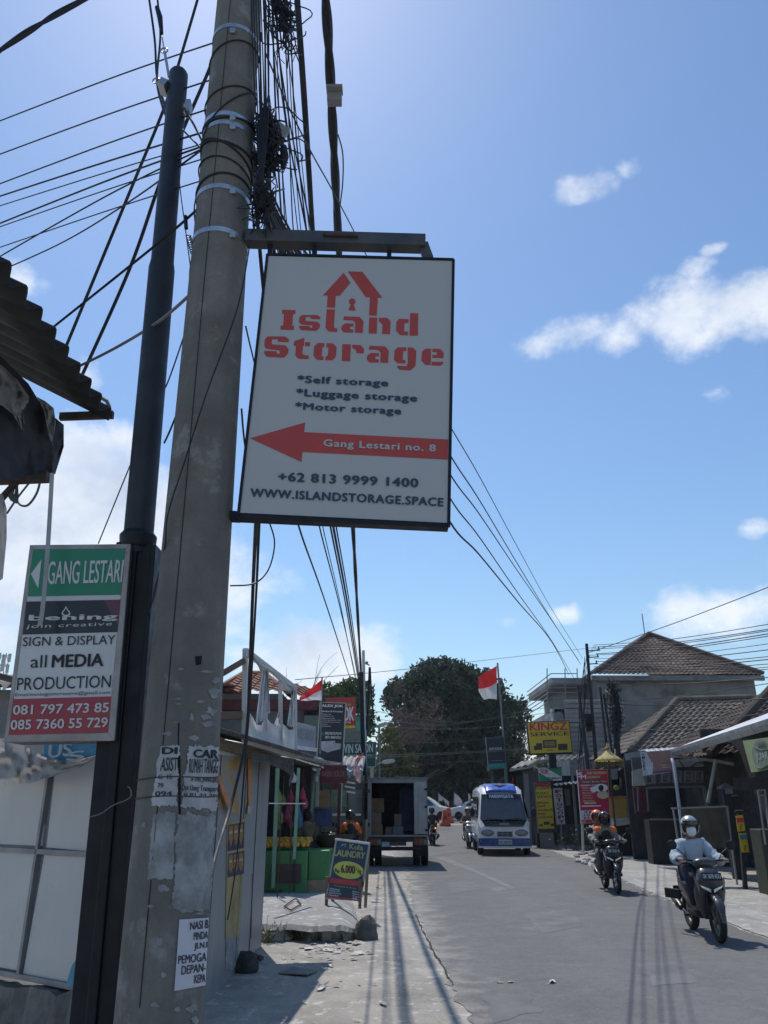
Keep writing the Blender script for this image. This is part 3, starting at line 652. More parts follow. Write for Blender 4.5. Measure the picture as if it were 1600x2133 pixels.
def black_post():
    Y = 3.4
    def ax(z): return V((-1.09 - .15 * (z - 1) / 4.9, Y, z))
    t = thing('sign_post', 'tall dark steel post carrying a lightbox sign about media production with phone numbers', 'sign post', ax(0))
    zj = W(290, 1135, Y).z; zk = W(330, 560, Y).z; zt = W(372, 150, Y).z
    b = MB(); b.loft([[ax(z) + V((x, y, 0)) for x, y in ((-.085, -.05), (-.02, -.05), (-.02, -.065), (.02, -.065), (.02, -.05), (.085, -.05), (.085, .05), (-.085, .05))] for z in (-.05, zj)]); b.build('lower_post', DARKSTEEL, t, bevel=.006)
    b = MB(); b.loft([[ax(z) + V((x, y, 0)) for x, y in ((.087, -.075), (.107, -.075), (.107, .05), (.087, .05))] for z in (-.05, zj - .02)]); b.build('edge_channel', DARKSTEEL, t, bevel=.004)
    b = MB(); c = lambda r, z: [ax(z) + r * V((math.cos(a), math.sin(a), 0)) for a in (2 * math.pi * j / 20 for j in range(20))]
    b.loft([c(.068, zj - .05), c(.068, zk), c(.06, zk + .05), c(.055, zt - .02), c(.045, zt), c(.01, zt + .004)]); b.build('upper_pipe', mat('blue_grey_pipe', (.02, .024, .032), .55, .0, var=.25, scale=5, stain=(.05, .05, .055), stain_amt=.4), t, smooth=40)
    b = MB(); b.loft([c(.08, zj - .02), c(.085, zj + .04), c(.07, zj + .06)]); b.build('collar', DARKSTEEL, t, smooth=40)
    z = W(370, 185, Y).z; b = MB(); b.box(ax(z) + V((-.075, -.01, 0)), (.05, .09, .05), M=Matrix.Rotation(.5, 3, 'Y')); b.box(ax(z - .16) + V((.075, 0, 0)), (.03, .06, .09)); b.build('bracket', STEEL, t)
    # lightbox
    Yf = 3.3; P = PY(Yf); t2 = MB()
    q = [(62, 1135), (272, 1133), (238, 1543), (8, 1546)]
    t2.slab(P.q(q), .17, (0, 1, 0)); box = t2.build('sign_box', mat('box_grey', (.1, .1, .11), .5, .3, var=.2), t, bevel=.004)
    fr = MB(); inn = [(69, 1144), (261, 1142.5), (225, 1526), (18, 1531)]
    for i in range(4):
        a, b_, c_, d = q[i], q[(i + 1) % 4], inn[(i + 1) % 4], inn[i]; fr.slab(P.q([a, b_, c_, d], .006), .012)
    fr.build('sign_frame', mat('worn_frame', (.34, .33, .33), .5, .35, var=.3, scale=8, stain=(.3, .2, .17), stain_amt=.6, stain_scale=3), box, bevel=.002)
    C = lambda x, y: (x / 3.2, 1100 + y / 3.2)
    def pan(name, m, pts, off): return MB().face(P.q([C(*p) for p in pts], off)).build(name, m, box)
    vin = lambda n, c: mat(n, c, .35, var=.06, scale=4, spec=.5)
    GRN, MAR, WH, BK = vin('sign_green', (.02, .2, .11)), vin('sign_maroon', (.32, .03, .05)), vin('sign_white', (.56, .56, .57)), vin('sign_black', (.02, .022, .03))
    pan('face_panel', WH, [(215, 139), (834, 136), (720, 1362), (60, 1382)], .003)
    pan('green_panel', GRN, [(215, 139), (834, 136), (805, 444), (185, 456)], .005)
    pan('black_panel', BK, [(178, 490), (801, 477), (782, 693), (150, 710)], .005)
    pan('corner_patch', vin('patch_maroon', (.12, .035, .045)), [(695, 481), (801, 477), (786, 655)], .0065)
    pan('red_panel', MAR, [(91, 1140), (743, 1122), (720, 1362), (60, 1382)], .005)
    pan('arrow', WH, [(277, 208), (206, 305), (255, 402)], .0065)
    fn = lambda x, y, off: P.at(x, y, off)
    def tx(s, m, *p, bold=.01, sp=1.0): return text(box, s, [C(*k) for k in p], fn, m, bold, off=.0075, spacing=sp)
    tx('GANG LESTARI', WH, (325, 222), (826, 210), (810, 362), (315, 376), bold=.02)
    tx('bening', WH, (200, 580), (782, 570), (776, 618), (196, 628), bold=.035, sp=1.05)
    tx('join creative', WH, (182, 644), (750, 626), (745, 656), (172, 676), bold=-.002, sp=1.1)
    dr = lambda k: [C(440 + k * x, 560 + k * y) for x, y in ((0, -40), (12, -18), (26, -2), (30, 12), (22, 24), (4, 28), (-20, 24), (-30, 12), (-26, -2), (-12, -18))]
    o, i_ = dr(1), dr(.66); b = MB(); n = len(o); b.add(P.q(o, .0075) + P.q(i_, .0075), [(k, (k + 1) % n, n + (k + 1) % n, n + k) for k in range(n)]); b.build('drop_emblem', WH, box)
    tx('SIGN & DISPLAY', INK, (155, 727), (770, 712), (765, 773), (150, 788), bold=-.004)
    tx('all', INK, (207, 848), (314, 846), (308, 930), (202, 932), bold=-.004); tx('MEDIA', INK, (352, 847), (690, 836), (684, 918), (345, 928), bold=.03)
    tx('PRODUCTION', INK, (117, 998), (742, 980), (735, 1062), (110, 1082), bold=.004)
    tx('Email:beningjoincreative@gmail.com', INK, (103, 1100), (735, 1082), (732, 1112), (100, 1128), bold=0)
    tx('081 797 473 85', WH, (92, 1182), (727, 1164), (722, 1226), (87, 1244), bold=.025); tx('085 7360 55 729', WH, (75, 1281), (719, 1262), (714, 1326), (71, 1344), bold=.025)
    b = MB(); pts = [(186, 1702), (210, 1695), (235, 1678), (262, 1667), (273, 1658), (272, 1644), (266, 1638)]; b.tube(spline([W(x, y, 3.26) for x, y in pts], 5), .0025, 5); b.build('loose_wire', mat('bare_wire', (.2, .2, .2), .4, .5), t)
black_post()

def hanging_sign():
    P = PY(PYD - .06); S = lambda x, y: (480 + x / 3.2, 460 + y / 3.2)
    cs = [(557, 530), (945, 541), (935, 1098), (496, 1078)]
    t = thing('hanging_sign', 'big white shop sign with red house emblem and arrow hanging on the concrete pole', 'sign', P.at(720, 1085))
    face = [(559.5, 533), (942, 543.5), (931.5, 1089), (499.5, 1068)]
    b = MB(); b.slab(P.q(cs), .05, (0, 1, 0)); box = b.build('panel_back', DARKSTEEL, t, bevel=.004)
    SW = mat('sign_cream', (.44, .44, .435), .4, var=.05, scale=2, spec=.5, stain=(.39, .39, .385), stain_amt=.3, stain_scale=2)
    SR = mat('sign_red', (.44, .065, .055), .45, var=.05); SK = mat('sign_ink', (.035, .06, .1), .5, var=.08)
    pf = MB().face(P.q(face, .004)).build('panel_face', SW, t)
    b = MB(); b.slab(P.q([(496, 1068.5), (934, 1089.5), (935, 1099), (495, 1079)], .01), .06, (0, 1, 0)); b.build('lower_rail', DARKSTEEL, t, bevel=.003)
    b = MB()
    for p, q in (((557, 530), (945, 541)), ((557, 530), (496, 1078)), ((945, 541), (935, 1098))): b.bar(P.at(*p, .004), P.at(*q, .004), .012, .012, up=(0, 1, 0))
    b.build('edge_trim', DARKSTEEL, t)
    # bracket arm and its four hangers
    b = MB(); a0, a1 = P.at(512, 497, -.03), P.at(886, 508, -.03); b.bar(a0, a1, .07, .07); b.bar(a1 - V((.012, 0, 0)), P.at(893, 541, -.03), .03, .05)
    arm = b.build('bracket_arm', mat('arm_steel', (.06, .07, .085), .5, .2, var=.25, stain=(.14, .11, .08), stain_amt=.5), t, bevel=.004)
    b = MB(); b.slab(P.q([(673, 484), (745, 488), (745, 492), (673, 489)], .02), .1, (0, 1, 0)); b.build('cap_plate', RUST, t)
    for x, y0, y1 in ((563, 511, 532), (656, 515, 533), (811, 523, 539), (886, 526, 542)):
        b = MB(); b.bar(P.at(x, y0, -.03), P.at(x - .5, y1, -.03), .022, .02, up=(0, 1, 0)); b.build('hanger', DARKSTEEL, t)
    b = MB(); b.bar(P.at(460, 1075, -.05), P.at(500, 1077, -.05), .04, .04); b.build('lower_bracket', DARKSTEEL, t)
    def poly(pts, m=SR, name='emblem', off=.0055, par=pf): return MB().face(P.q([S(*p) for p in pts], off)).build(name, m, par)
    # house emblem
    poly([(617, 497), (755, 345), (801, 411), (727, 500), (702, 499), (697, 579), (643, 577), (648, 497)])
    poly([(782, 336), (880, 339), (1014, 513), (983, 512), (976, 633), (924, 630), (931, 509), (902, 508)])
    k = [(812 + 22 * math.cos(a), 538 + 22 * math.sin(a)) for a in (math.pi * (.65 + 1.7 * j / 14) for j in range(15))]; poly([(786, 596)] + k + [(834, 598)], name='keyhole')
    sS = [(476, 627), (578, 627), (600, 642), (598, 656), (535, 653), (535, 641), (502, 641), (500, 666), (580, 672), (598, 690), (595, 712), (572, 733), (472, 728), (457, 712), (459, 698), (530, 701), (530, 714), (546, 713), (546, 696), (470, 689), (458, 676), (460, 643)]
    aA = [(758, 636), (862, 640), (887, 668), (882, 748), (829, 744), (833, 680), (815, 663), (752, 660)]; aB = [(765, 682), (822, 684), (820, 705), (797, 704), (797, 722), (820, 724), (818, 745), (755, 743), (738, 722), (742, 700)]
    def mp(pts, f, g):
        (x0, y0, x1, y1), (u0, v0, u1, v1) = f, g; return [(u0 + (x - x0) * (u1 - u0) / (x1 - x0), v0 + (y - y0) * (v1 - v0) / (y1 - y0)) for x, y in pts]
    def letters(*ps):
        b = MB()
        for p in ps: b.face(P.q([S(*q) for q in p], .0055))
        return b.build('letter', SR, pf)
    letters([(345, 592), (434, 595), (432, 622), (417, 623), (412, 698), (424, 699), (422, 727), (333, 724), (335, 698), (351, 697), (358, 622), (344, 620)])
    letters(sS); letters([(642, 589), (697, 590), (690, 703), (695, 714), (714, 716), (711, 740), (656, 738), (634, 712)])
    letters(aA, aB)
    letters([(926, 643), (980, 645), (975, 752), (921, 750)], [(990, 646), (1045, 646), (1068, 668), (1064, 756), (1010, 753), (1014, 690), (990, 668)])
    letters([(1199, 614), (1252, 616), (1250, 766), (1194, 764)], [(1125, 652), (1188, 655), (1187, 680), (1160, 682), (1157, 735), (1185, 738), (1183, 763), (1130, 760), (1104, 730), (1107, 672)])
    letters(mp(sS, (457, 627, 600, 733), (225, 770, 390, 912)))
    letters([(436, 797), (494, 780), (491, 805), (491, 833), (483, 835), (478, 885), (497, 896), (523, 897), (520, 921), (452, 919), (432, 895), (437, 834), (423, 832), (424, 805)], [(498, 808), (530, 809), (529, 836), (497, 835)])
    letters([(583, 813), (627, 815), (626, 840), (613, 842), (608, 900), (622, 903), (620, 928), (575, 925), (553, 898), (558, 838)], [(640, 815), (686, 817), (708, 842), (703, 905), (680, 929), (633, 928), (635, 903), (648, 900), (655, 845), (640, 842)])
    letters([(746, 822), (803, 823), (798, 936), (742, 934)], [(812, 825), (868, 828), (891, 852), (888, 884), (840, 881), (838, 862), (812, 845)])
    letters(mp(aA, (738, 636, 887, 748), (908, 832, 1056, 948)), mp(aB, (738, 636, 887, 748), (908, 832, 1056, 948)))
    letters([(1118, 842), (1172, 842), (1172, 868), (1152, 868), (1148, 925), (1168, 930), (1165, 950), (1112, 948), (1090, 925), (1094, 862)], [(1182, 842), (1215, 844), (1240, 866), (1234, 965), (1202, 996), (1128, 993), (1110, 975), (1112, 966), (1172, 968), (1182, 950)])
    letters([(1300, 851), (1338, 852), (1336, 960), (1300, 960), (1273, 932), (1277, 872)], [(1348, 852), (1398, 853), (1422, 878), (1420, 915), (1346, 912), (1347, 893), (1375, 893), (1376, 875), (1347, 873)], [(1343, 938), (1420, 940), (1418, 952), (1400, 966), (1342, 963)])
    ar = poly([(130, 1449), (499, 1343), (492, 1408), (1452, 1457), (1449, 1591), (480, 1541), (474, 1608)], name='arrow')
    fn = lambda x, y, off: P.at(x, y, off)
    def tx(s, m, *p, bold=.045, par=pf, sp=1.12): return text(par, s, [S(*q) for q in p], fn, m, bold, sp, off=.0075)
    tx('*Self storage', SK, (450, 1028), (1050, 1056), (1047, 1116), (447, 1090))
    tx('*Luggage storage', SK, (443, 1116), (1243, 1156), (1240, 1218), (440, 1180))
    tx('*Motor storage', SK, (436, 1208), (1137, 1242), (1134, 1304), (433, 1268))
    tx('Gang Lestari no. 8', SW, (625, 1456), (1368, 1492), (1366, 1550), (622, 1516), par=ar)
    tx('+62 813 9999 1400', SK, (323, 1674), (1250, 1718), (1248, 1775), (320, 1732)); tx('WWW.ISLANDSTORAGE.SPACE', SK, (137, 1783), (1420, 1848), (1417, 1902), (134, 1838))
hanging_sign()

# ================================================================ cables
def cable(pts, w, label, group, n=8, m=None, name='cable', twist=0, sm=8):
    p = spline([W(*q) if not isinstance(q, V) else q for q in pts], sm)
    if twist:
        ph = 0; q2 = []
        for i, q in enumerate(p): q2.append(q + twist * V((math.cos(i * 1.1), math.sin(i * 1.1), math.sin(i * .9))))
        b = MB()
        for s in (1, -1):
            b.tube([q + s * twist * V((math.cos(i * .33), 0, math.sin(i * .33))) for i, q in enumerate(p)], w, 6)
    else: b = MB().tube(p, w, 6)
    return one(name, b, m or CABLE, label, 'cable', group, smooth=60)
g1 = 'cables fanning out to the upper left from the pole'; l1 = 'thin black cable running from the concrete pole out to the left edge'
for yl, x1, y1, w in ((250, 455, 83, .005), (320, 442, 163, .005), (382, 435, 224, .005), (408, 428, 272, .006), (428, 428, 296, .004), (465, 426, 300, .006), (472, 424, 328, .004), (535, 424, 303, .005), (515, 420, 374, .004)):
    cable([(x1 + 20, y1 - 4, 3.15), (x1 * .5, (y1 * .55 + yl * .45) + 6, 3.9), (-90, yl + (yl - y1) * .22, 4.8)], w * .95, l1, g1)
cable([(430, 305, 3.15), (262, 425, 4.2), (120, 510, 5), (-60, 590, 5.6)], .006, 'black cable dropping from the pole towards the corrugated roof corner', None)
cable([(418, 430, 3.12), (325, 510, 3.3), (100, 690, 3.9)], .007, 'black cable from the pole down to the middle of the corrugated roof', None)
cable([(398, 612, 3.1), (330, 670, 3.3), (240, 725, 3.6), (150, 770, 4.0)], .008, 'pale grey cable sagging from the pole to the corrugated eave', None, m=mat('cable_grey', (.2, .2, .21), .6))
cable([(-20, 118, 2.2), (60, 65, 2.2), (120, 28, 2.25), (230, -30, 2.3)], .008, 'twisted pair of cables crossing the top left corner', None, twist=.008)
cable([(420, -30, 4.2), (370, 140, 4.2), (340, 230, 4.2), (262, 420, 4.3), (128, 745, 4.6)], .011, 'thick cable slanting from the top past the post to the roof', 'thick cables slanting down to the roof')
cable([(470, 20, 3.6), (447, 115, 3.6), (390, 250, 3.6), (337, 370, 3.7), (270, 560, 4.0), (165, 795, 4.3)], .011, 'thick cable passing between post and pole down to the eave', 'thick cables slanting down to the roof')
cable([(308, -20, 4.0), (322, 80, 4.0), (327, 160, 4.0), (342, 215, 4.0), (362, 270, 3.6)], .009, 'dark cable coming down to the top of the steel post, leftmost', None)
cable([(326, -20, 3.9), (334, 70, 3.9), (327, 165, 3.8), (338, 220, 3.7), (350, 250, 3.6)], .008, 'dark cable with a grip coming down beside the steel post top', None)
one('cable_grip', MB().tube([W(327, 15, 3.9), W(333, 35, 3.9), W(337, 70, 3.9)], [.016, .02, .012], 8), DARKSTEEL, 'small dark tension grip on the cable above the steel post', 'cable grip', smooth=40)
def turnbuckle():
    t = thing('turnbuckle', 'steel turnbuckle hooking the guy cable to the post top', 'turnbuckle', W(350, 150, 3.5))
    b = MB(); b.tube([W(338, 78, 3.6), W(342, 104, 3.5)], .005, 6); b.tube([W(343, 108, 3.5), W(352, 160, 3.45)], .009, 6); b.build('rod', STEEL, t)
    for x, y in ((342, 105), (326, 168)):
        b = MB(); c = W(x, y, 3.5); b.tube([c + .022 * V((math.cos(a), 0, math.sin(a))) for a in (2 * math.pi * k / 12 for k in range(13))], .005, 6, cap=False); b.build('ring', STEEL, t, smooth=60)
turnbuckle()
cable([(384, 225, 3.3), (405, 262, 3.2), (424, 300, 3.1)], .006, 'short stay wire between steel post and concrete pole', None)
cable([(378, 268, 3.3), (402, 292, 3.2), (428, 318, 3.1)], .005, 'lower short cable between steel post and concrete pole', None)
cable([(372, 355, 3.3), (376, 400, 3.25), (384, 460, 3.2), (392, 520, 3.15), (400, 580, 3.1)], .003, 'thin wire dangling left of the concrete pole', None)
cable([(420, 372, 3.1), (405, 430, 3.08), (408, 490, 3.08), (396, 560, 3.1), (395, 620, 3.1)], .004, 'black wire hanging close along the left side of the pole', None)
def spring():
    p = [W(386, 450, 3.15), W(388, 476, 3.15), W(392, 490, 3.15), W(403, 530, 3.12)]; b = MB()
    b.tube(p[:2], .011, 6); k = 60
    b.tube([p[2].lerp(p[3], i / k) + .013 * V((math.cos(i * .85), math.sin(i * .85), 0)) for i in range(k + 1)], .0028, 5)
    one('coil_clamp', b, DARKSTEEL, 'spiral cable clamp hanging at the left of the pole band', 'cable clamp', smooth=60)
spring()
cable([(522, 500, 3.0), (495, 640, 2.94), (430, 820, 2.93), (385, 960, 2.93), (350, 1070, 2.95), (343, 1140, 3.0), (318, 1250, 3.25), (300, 1310, 3.4)], .0035, 'thin black wire running diagonally down the face of the pole', None)
cable([(390, 680, 3.5), (352, 790, 3.7), (330, 835, 3.8), (275, 960, 4.2), (205, 1132, 4.8)], .0045, 'thin wire slanting behind both posts down to the media sign', None)
cable([(375, 845, 3.2), (355, 895, 3.25), (342, 923, 3.3)], .005, 'short loose cable end sticking out left of the pole', None)
# right of the pole
gb = 'drop cables hanging beside the pole behind the sign'; lb = 'thin black cable falling steeply behind the big white sign'
r = random.Random(3)
for i, (x0, x1, x2, Ya) in enumerate(((552, 556, 562, 3.25), (560, 563, 569, 3.4), (566, 575, 590, 3.5), (575, 585, 600, 3.7), (590, 598, 612, 3.9), (596, 610, 628, 4.2), (604, 616, 640, 4.4), (540, 545, 556, 3.2), (570, 595, 640, 4), (548, 590, 622, 3.9), (560, 600, 650, 4.3), (580, 618, 646, 4.6), (557, 580, 596, 3.6))):
    cable([(x0, -30, Ya), (x1 + r.uniform(-4, 4), 240, Ya + .2), (x2, 490, Ya + .7), (x2 + 25, 640, Ya + 1.2)], r.choice((.004, .005, .0065)), lb, gb)
cable([(617, -30, 3.9), (632, 180, 4.2), (643, 350, 4.8), (652, 490, 5.8), (668, 700, 8)], .024, 'thick flat cable falling behind the left part of the big sign', None)
cable([(676, -40, 4.0), (686, 120, 4.5), (695, 300, 5.2), (704, 480, 6.3), (715, 700, 8.5), (728, 980, 12), (736, 1110, 14.5), (744, 1260, 20), (752, 1400, 27.5)], .032, 'thickest twisted black supply cable running down to the far pole', None, twist=.011, sm=16)
cable([(704, 280, 5.15), (714, 320, 5.2), (714, 380, 5.4), (708, 430, 5.7)], .006, 'small loop of cable hanging from the thickest supply cable', None)
one('splice_box', MB().box(W(697, 206, 4.75), (.12, .08, .09)).box(W(697, 187, 4.7), (.135, .1, .02)), mat('box_pale', (.24, .24, .25), .6), 'small grey junction box clipped on the thickest cable', 'junction box', bevel=.004)
cable([(553, 110, 3.2), (600, 220, 3.8), (650, 320, 4.5), (700, 410, 5.3), (765, 535, 7)], .006, 'thin cable crossing behind the top of the big sign', None)
for a, c, s in (((590, 262), 60, 3), ((612, 315), 44, 5), ((600, 330), 36, 6), ((595, 60), 52, 7), ((585, 40), 46, 8), ((570, 75), 40, 9), ((612, 30), 50, 10)):
    rr = random.Random(s); ctr = W(*a, 3.35); R0 = c / FPX * 4.2
    pts = [ctr + R0 * (1 + .15 * math.sin(3 * u + s)) * V((math.cos(u) * .75, .2 * math.sin(u + s), math.sin(u))) for u in (rr.random() + 2 * math.pi * k / 20 * .9 for k in range(20))]
    pts = [ctr + R0 * (1 + .12 * math.sin(3 * k / 3 + s)) * V((math.cos(2 * math.pi * k / 22 + s) * .8, .25 * math.sin(k / 3 + s), math.sin(2 * math.pi * k / 22 + s))) for k in range(21)]
    one('cable_loop', MB().tube(pts, .004, 5), CABLE, 'loose loop of spare cable right of the upper pole', 'cable', 'loose cable loops beside the pole', smooth=60)
def tangle(name, label, bl, n, seed, w=.0035, box=None, spread=1):
    rr = random.Random(seed); t = thing(name, label, 'cable bundle', bl[0]); b = MB()
    for _ in range(n):
        pts = []; i0 = rr.random() * (len(bl) - 1.01)
        for k in range(6):
            f = min(max(i0 + (k - 2.5) * .22, 0), len(bl) - 1.01); i = int(f); c = V(bl[i]).lerp(V(bl[i + 1]), f - i)
            pts.append(c + spread * V((rr.gauss(0, .034), rr.gauss(0, .05), rr.gauss(0, .05))))
        b.tube(spline(pts, 4), w * rr.uniform(.7, 1.4), 5)
    b.build('wire_bundle', CABLE, t)
    if box:
        b = MB(); M = Matrix.Rotation(.5, 3, 'Y') @ Matrix.Rotation(.4, 3, 'Z'); b.box(W(580, 275, 3.2), (.09, .06, .08), M=M); b.build('terminal_box', mat('terminal_grey', (.25, .26, .28), .6), t, bevel=.004)
        b = MB()
        for x, y0, y1, ww in ((552, 245, 355, .045), (562, 268, 350, .035), (592, 305, 350, .025)): b.tube([W(x, y0, 3.1), W(x, (y0 + y1) / 2, 3.1), W(x - 2, y1, 3.1)], [ww * .6, ww, ww * .5], 8)
        b.build('splice_closure', BLACK, t, smooth=50)
tangle('cable_tangle', 'dense black knot of wires and splices at the right side of the concrete pole', [W(555, 245, 3.12), W(557, 275, 3.1), W(559, 315, 3.1), W(557, 345, 3.1)], 80, 5, box=True)
tangle('cable_tangle', 'smaller ragged wire knot just above the sign bracket', [W(552, 385, 3.05), W(544, 420, 3.0), W(540, 450, 3.0)], 30, 6, .003)
tangle('cable_tangle', 'ragged bunch of wires at the very top of the picture', [W(575, -10, 3.3), W(590, 40, 3.3), W(600, 110, 3.3)], 40, 7, .0035)
for k in range(7):
    x = 522 + k * 5
    cable([(x, -30, 3.02), (x + 6, 130, 3.0), (x + 12 - k, 260, 3.0), (545 - k * .5, 420, 2.98)], .0036, 'black cable lashed along the right edge of the concrete pole', 'cables lashed to the right edge of the pole')
cable([(535, 1060, 3.3), (528, 1200, 4.4), (520, 1400, 5.2), (512, 1540, 5.4), (478, 1690, 5.2), (445, 1800, 4.6), (420, 1990, 4.1)], .011, 'thick black cable dropping past the torn frame to the foot of the pole', None)
cable([(541, 1060, 3.5), (533, 1250, 4.8), (519, 1480, 6), (508, 1620, 6.8), (500, 1720, 7.2)], .008, 'thinner black cable hanging in front of the faded banner', None)
cable([(500, 1720, 7.2), (488, 1830, 7.4), (474, 1916, 7.5)], .006, 'loose black cable end lying against the peanut poster', None)
cable([(560, 1085, 3.2), (572, 1130, 3.2), (560, 1185, 3.2), (530, 1215, 3.15), (480, 1220, 3.05)], .0035, 'thin wire loop hanging below the big sign', None)
cable([(512, 680, 3.4), (520, 715, 3.6), (531, 760, 3.8)], .005, 'short wire visible between pole and the left edge of the sign', None)
cable([(503, 850, 3.3), (507, 900, 3.4), (512, 940, 3.5)], .005, 'short wire end between pole and sign, lower down', None)
gf = 'cables running from behind the sign to the far pole'; lf = 'thin cable converging on the far pole beside the box truck'
for x0, x1, Y0, w in ((622, 738, 8, .012), (665, 748, 10, .012), (688, 750, 11, .016), (694, 752, 11, .022), (700, 754, 12, .014), (672, 745, 10, .008)):
    cable([pole_ax(5.1) + V((.1, .1, 0)), (x0 - 60, 720, Y0 * .55), (x0 - 14, 1000, Y0 * .85), (x0, 1095, Y0), ((x0 + x1) / 2 + 3, 1270, Y0 * 1.6), (x1, 1440, 27.9)], w, lf, gf)
gr = 'cables swinging across the street to the right hand poles'; lr = 'thin cable crossing the sky from the big sign to the right hand poles'
for y0, x1, y1, w in ((885, 1214, 1372, .008), (945, 1210, 1384, .01), (985, 1205, 1375, .01), (1035, 1198, 1416, .01), (1085, 1185, 1405, .013)):
    cable([pole_ax(5.0 + (y0 - 980) * -.001) + V((.1, .1, 0)), (640, 560 + (y0 - 985) * .3, 4.3), (800, 730 + (y0 - 985) * .8, 6), (936, y0, 9), (1000, y0 + (y1 - y0) * .225, 12), (1080, y0 + (y1 - y0) * .53, 17.5), (1150, y0 + (y1 - y0) * .79, 26), (x1, y1, 38)], w, lr, gr)
# ================================================================ left side of the street
def cloth(name, m, P, cols, parent=None, label=None, cat=None, amp=.03, nv=10, sub=4, seed=0, group=None):
    """cloth hung on a plane: cols = [(x, ytop, ybottom)] in pixels"""
    cols = [c if len(c) > 3 else (*c, c[0]) for c in cols]
    def fn(u, v):
        f = u * (len(cols) - 1); i = min(int(f), len(cols) - 2); k = f - i
        x, a, b_, xb = (cols[i][j] * (1 - k) + cols[i + 1][j] * k for j in range(4))
        return P.at(x + (xb - x) * v, a + (b_ - a) * v, amp * noise.noise(V((u * 5, v * 3, seed))) + amp * .5 * noise.noise(V((u * 14, v * 6, seed + 3))))
    b = MB().grid(fn, (len(cols) - 1) * sub, nv)
    if parent is not None: return b.build(name, m, parent, smooth=80)
    return one(name, b, m, label, cat, group, smooth=80)

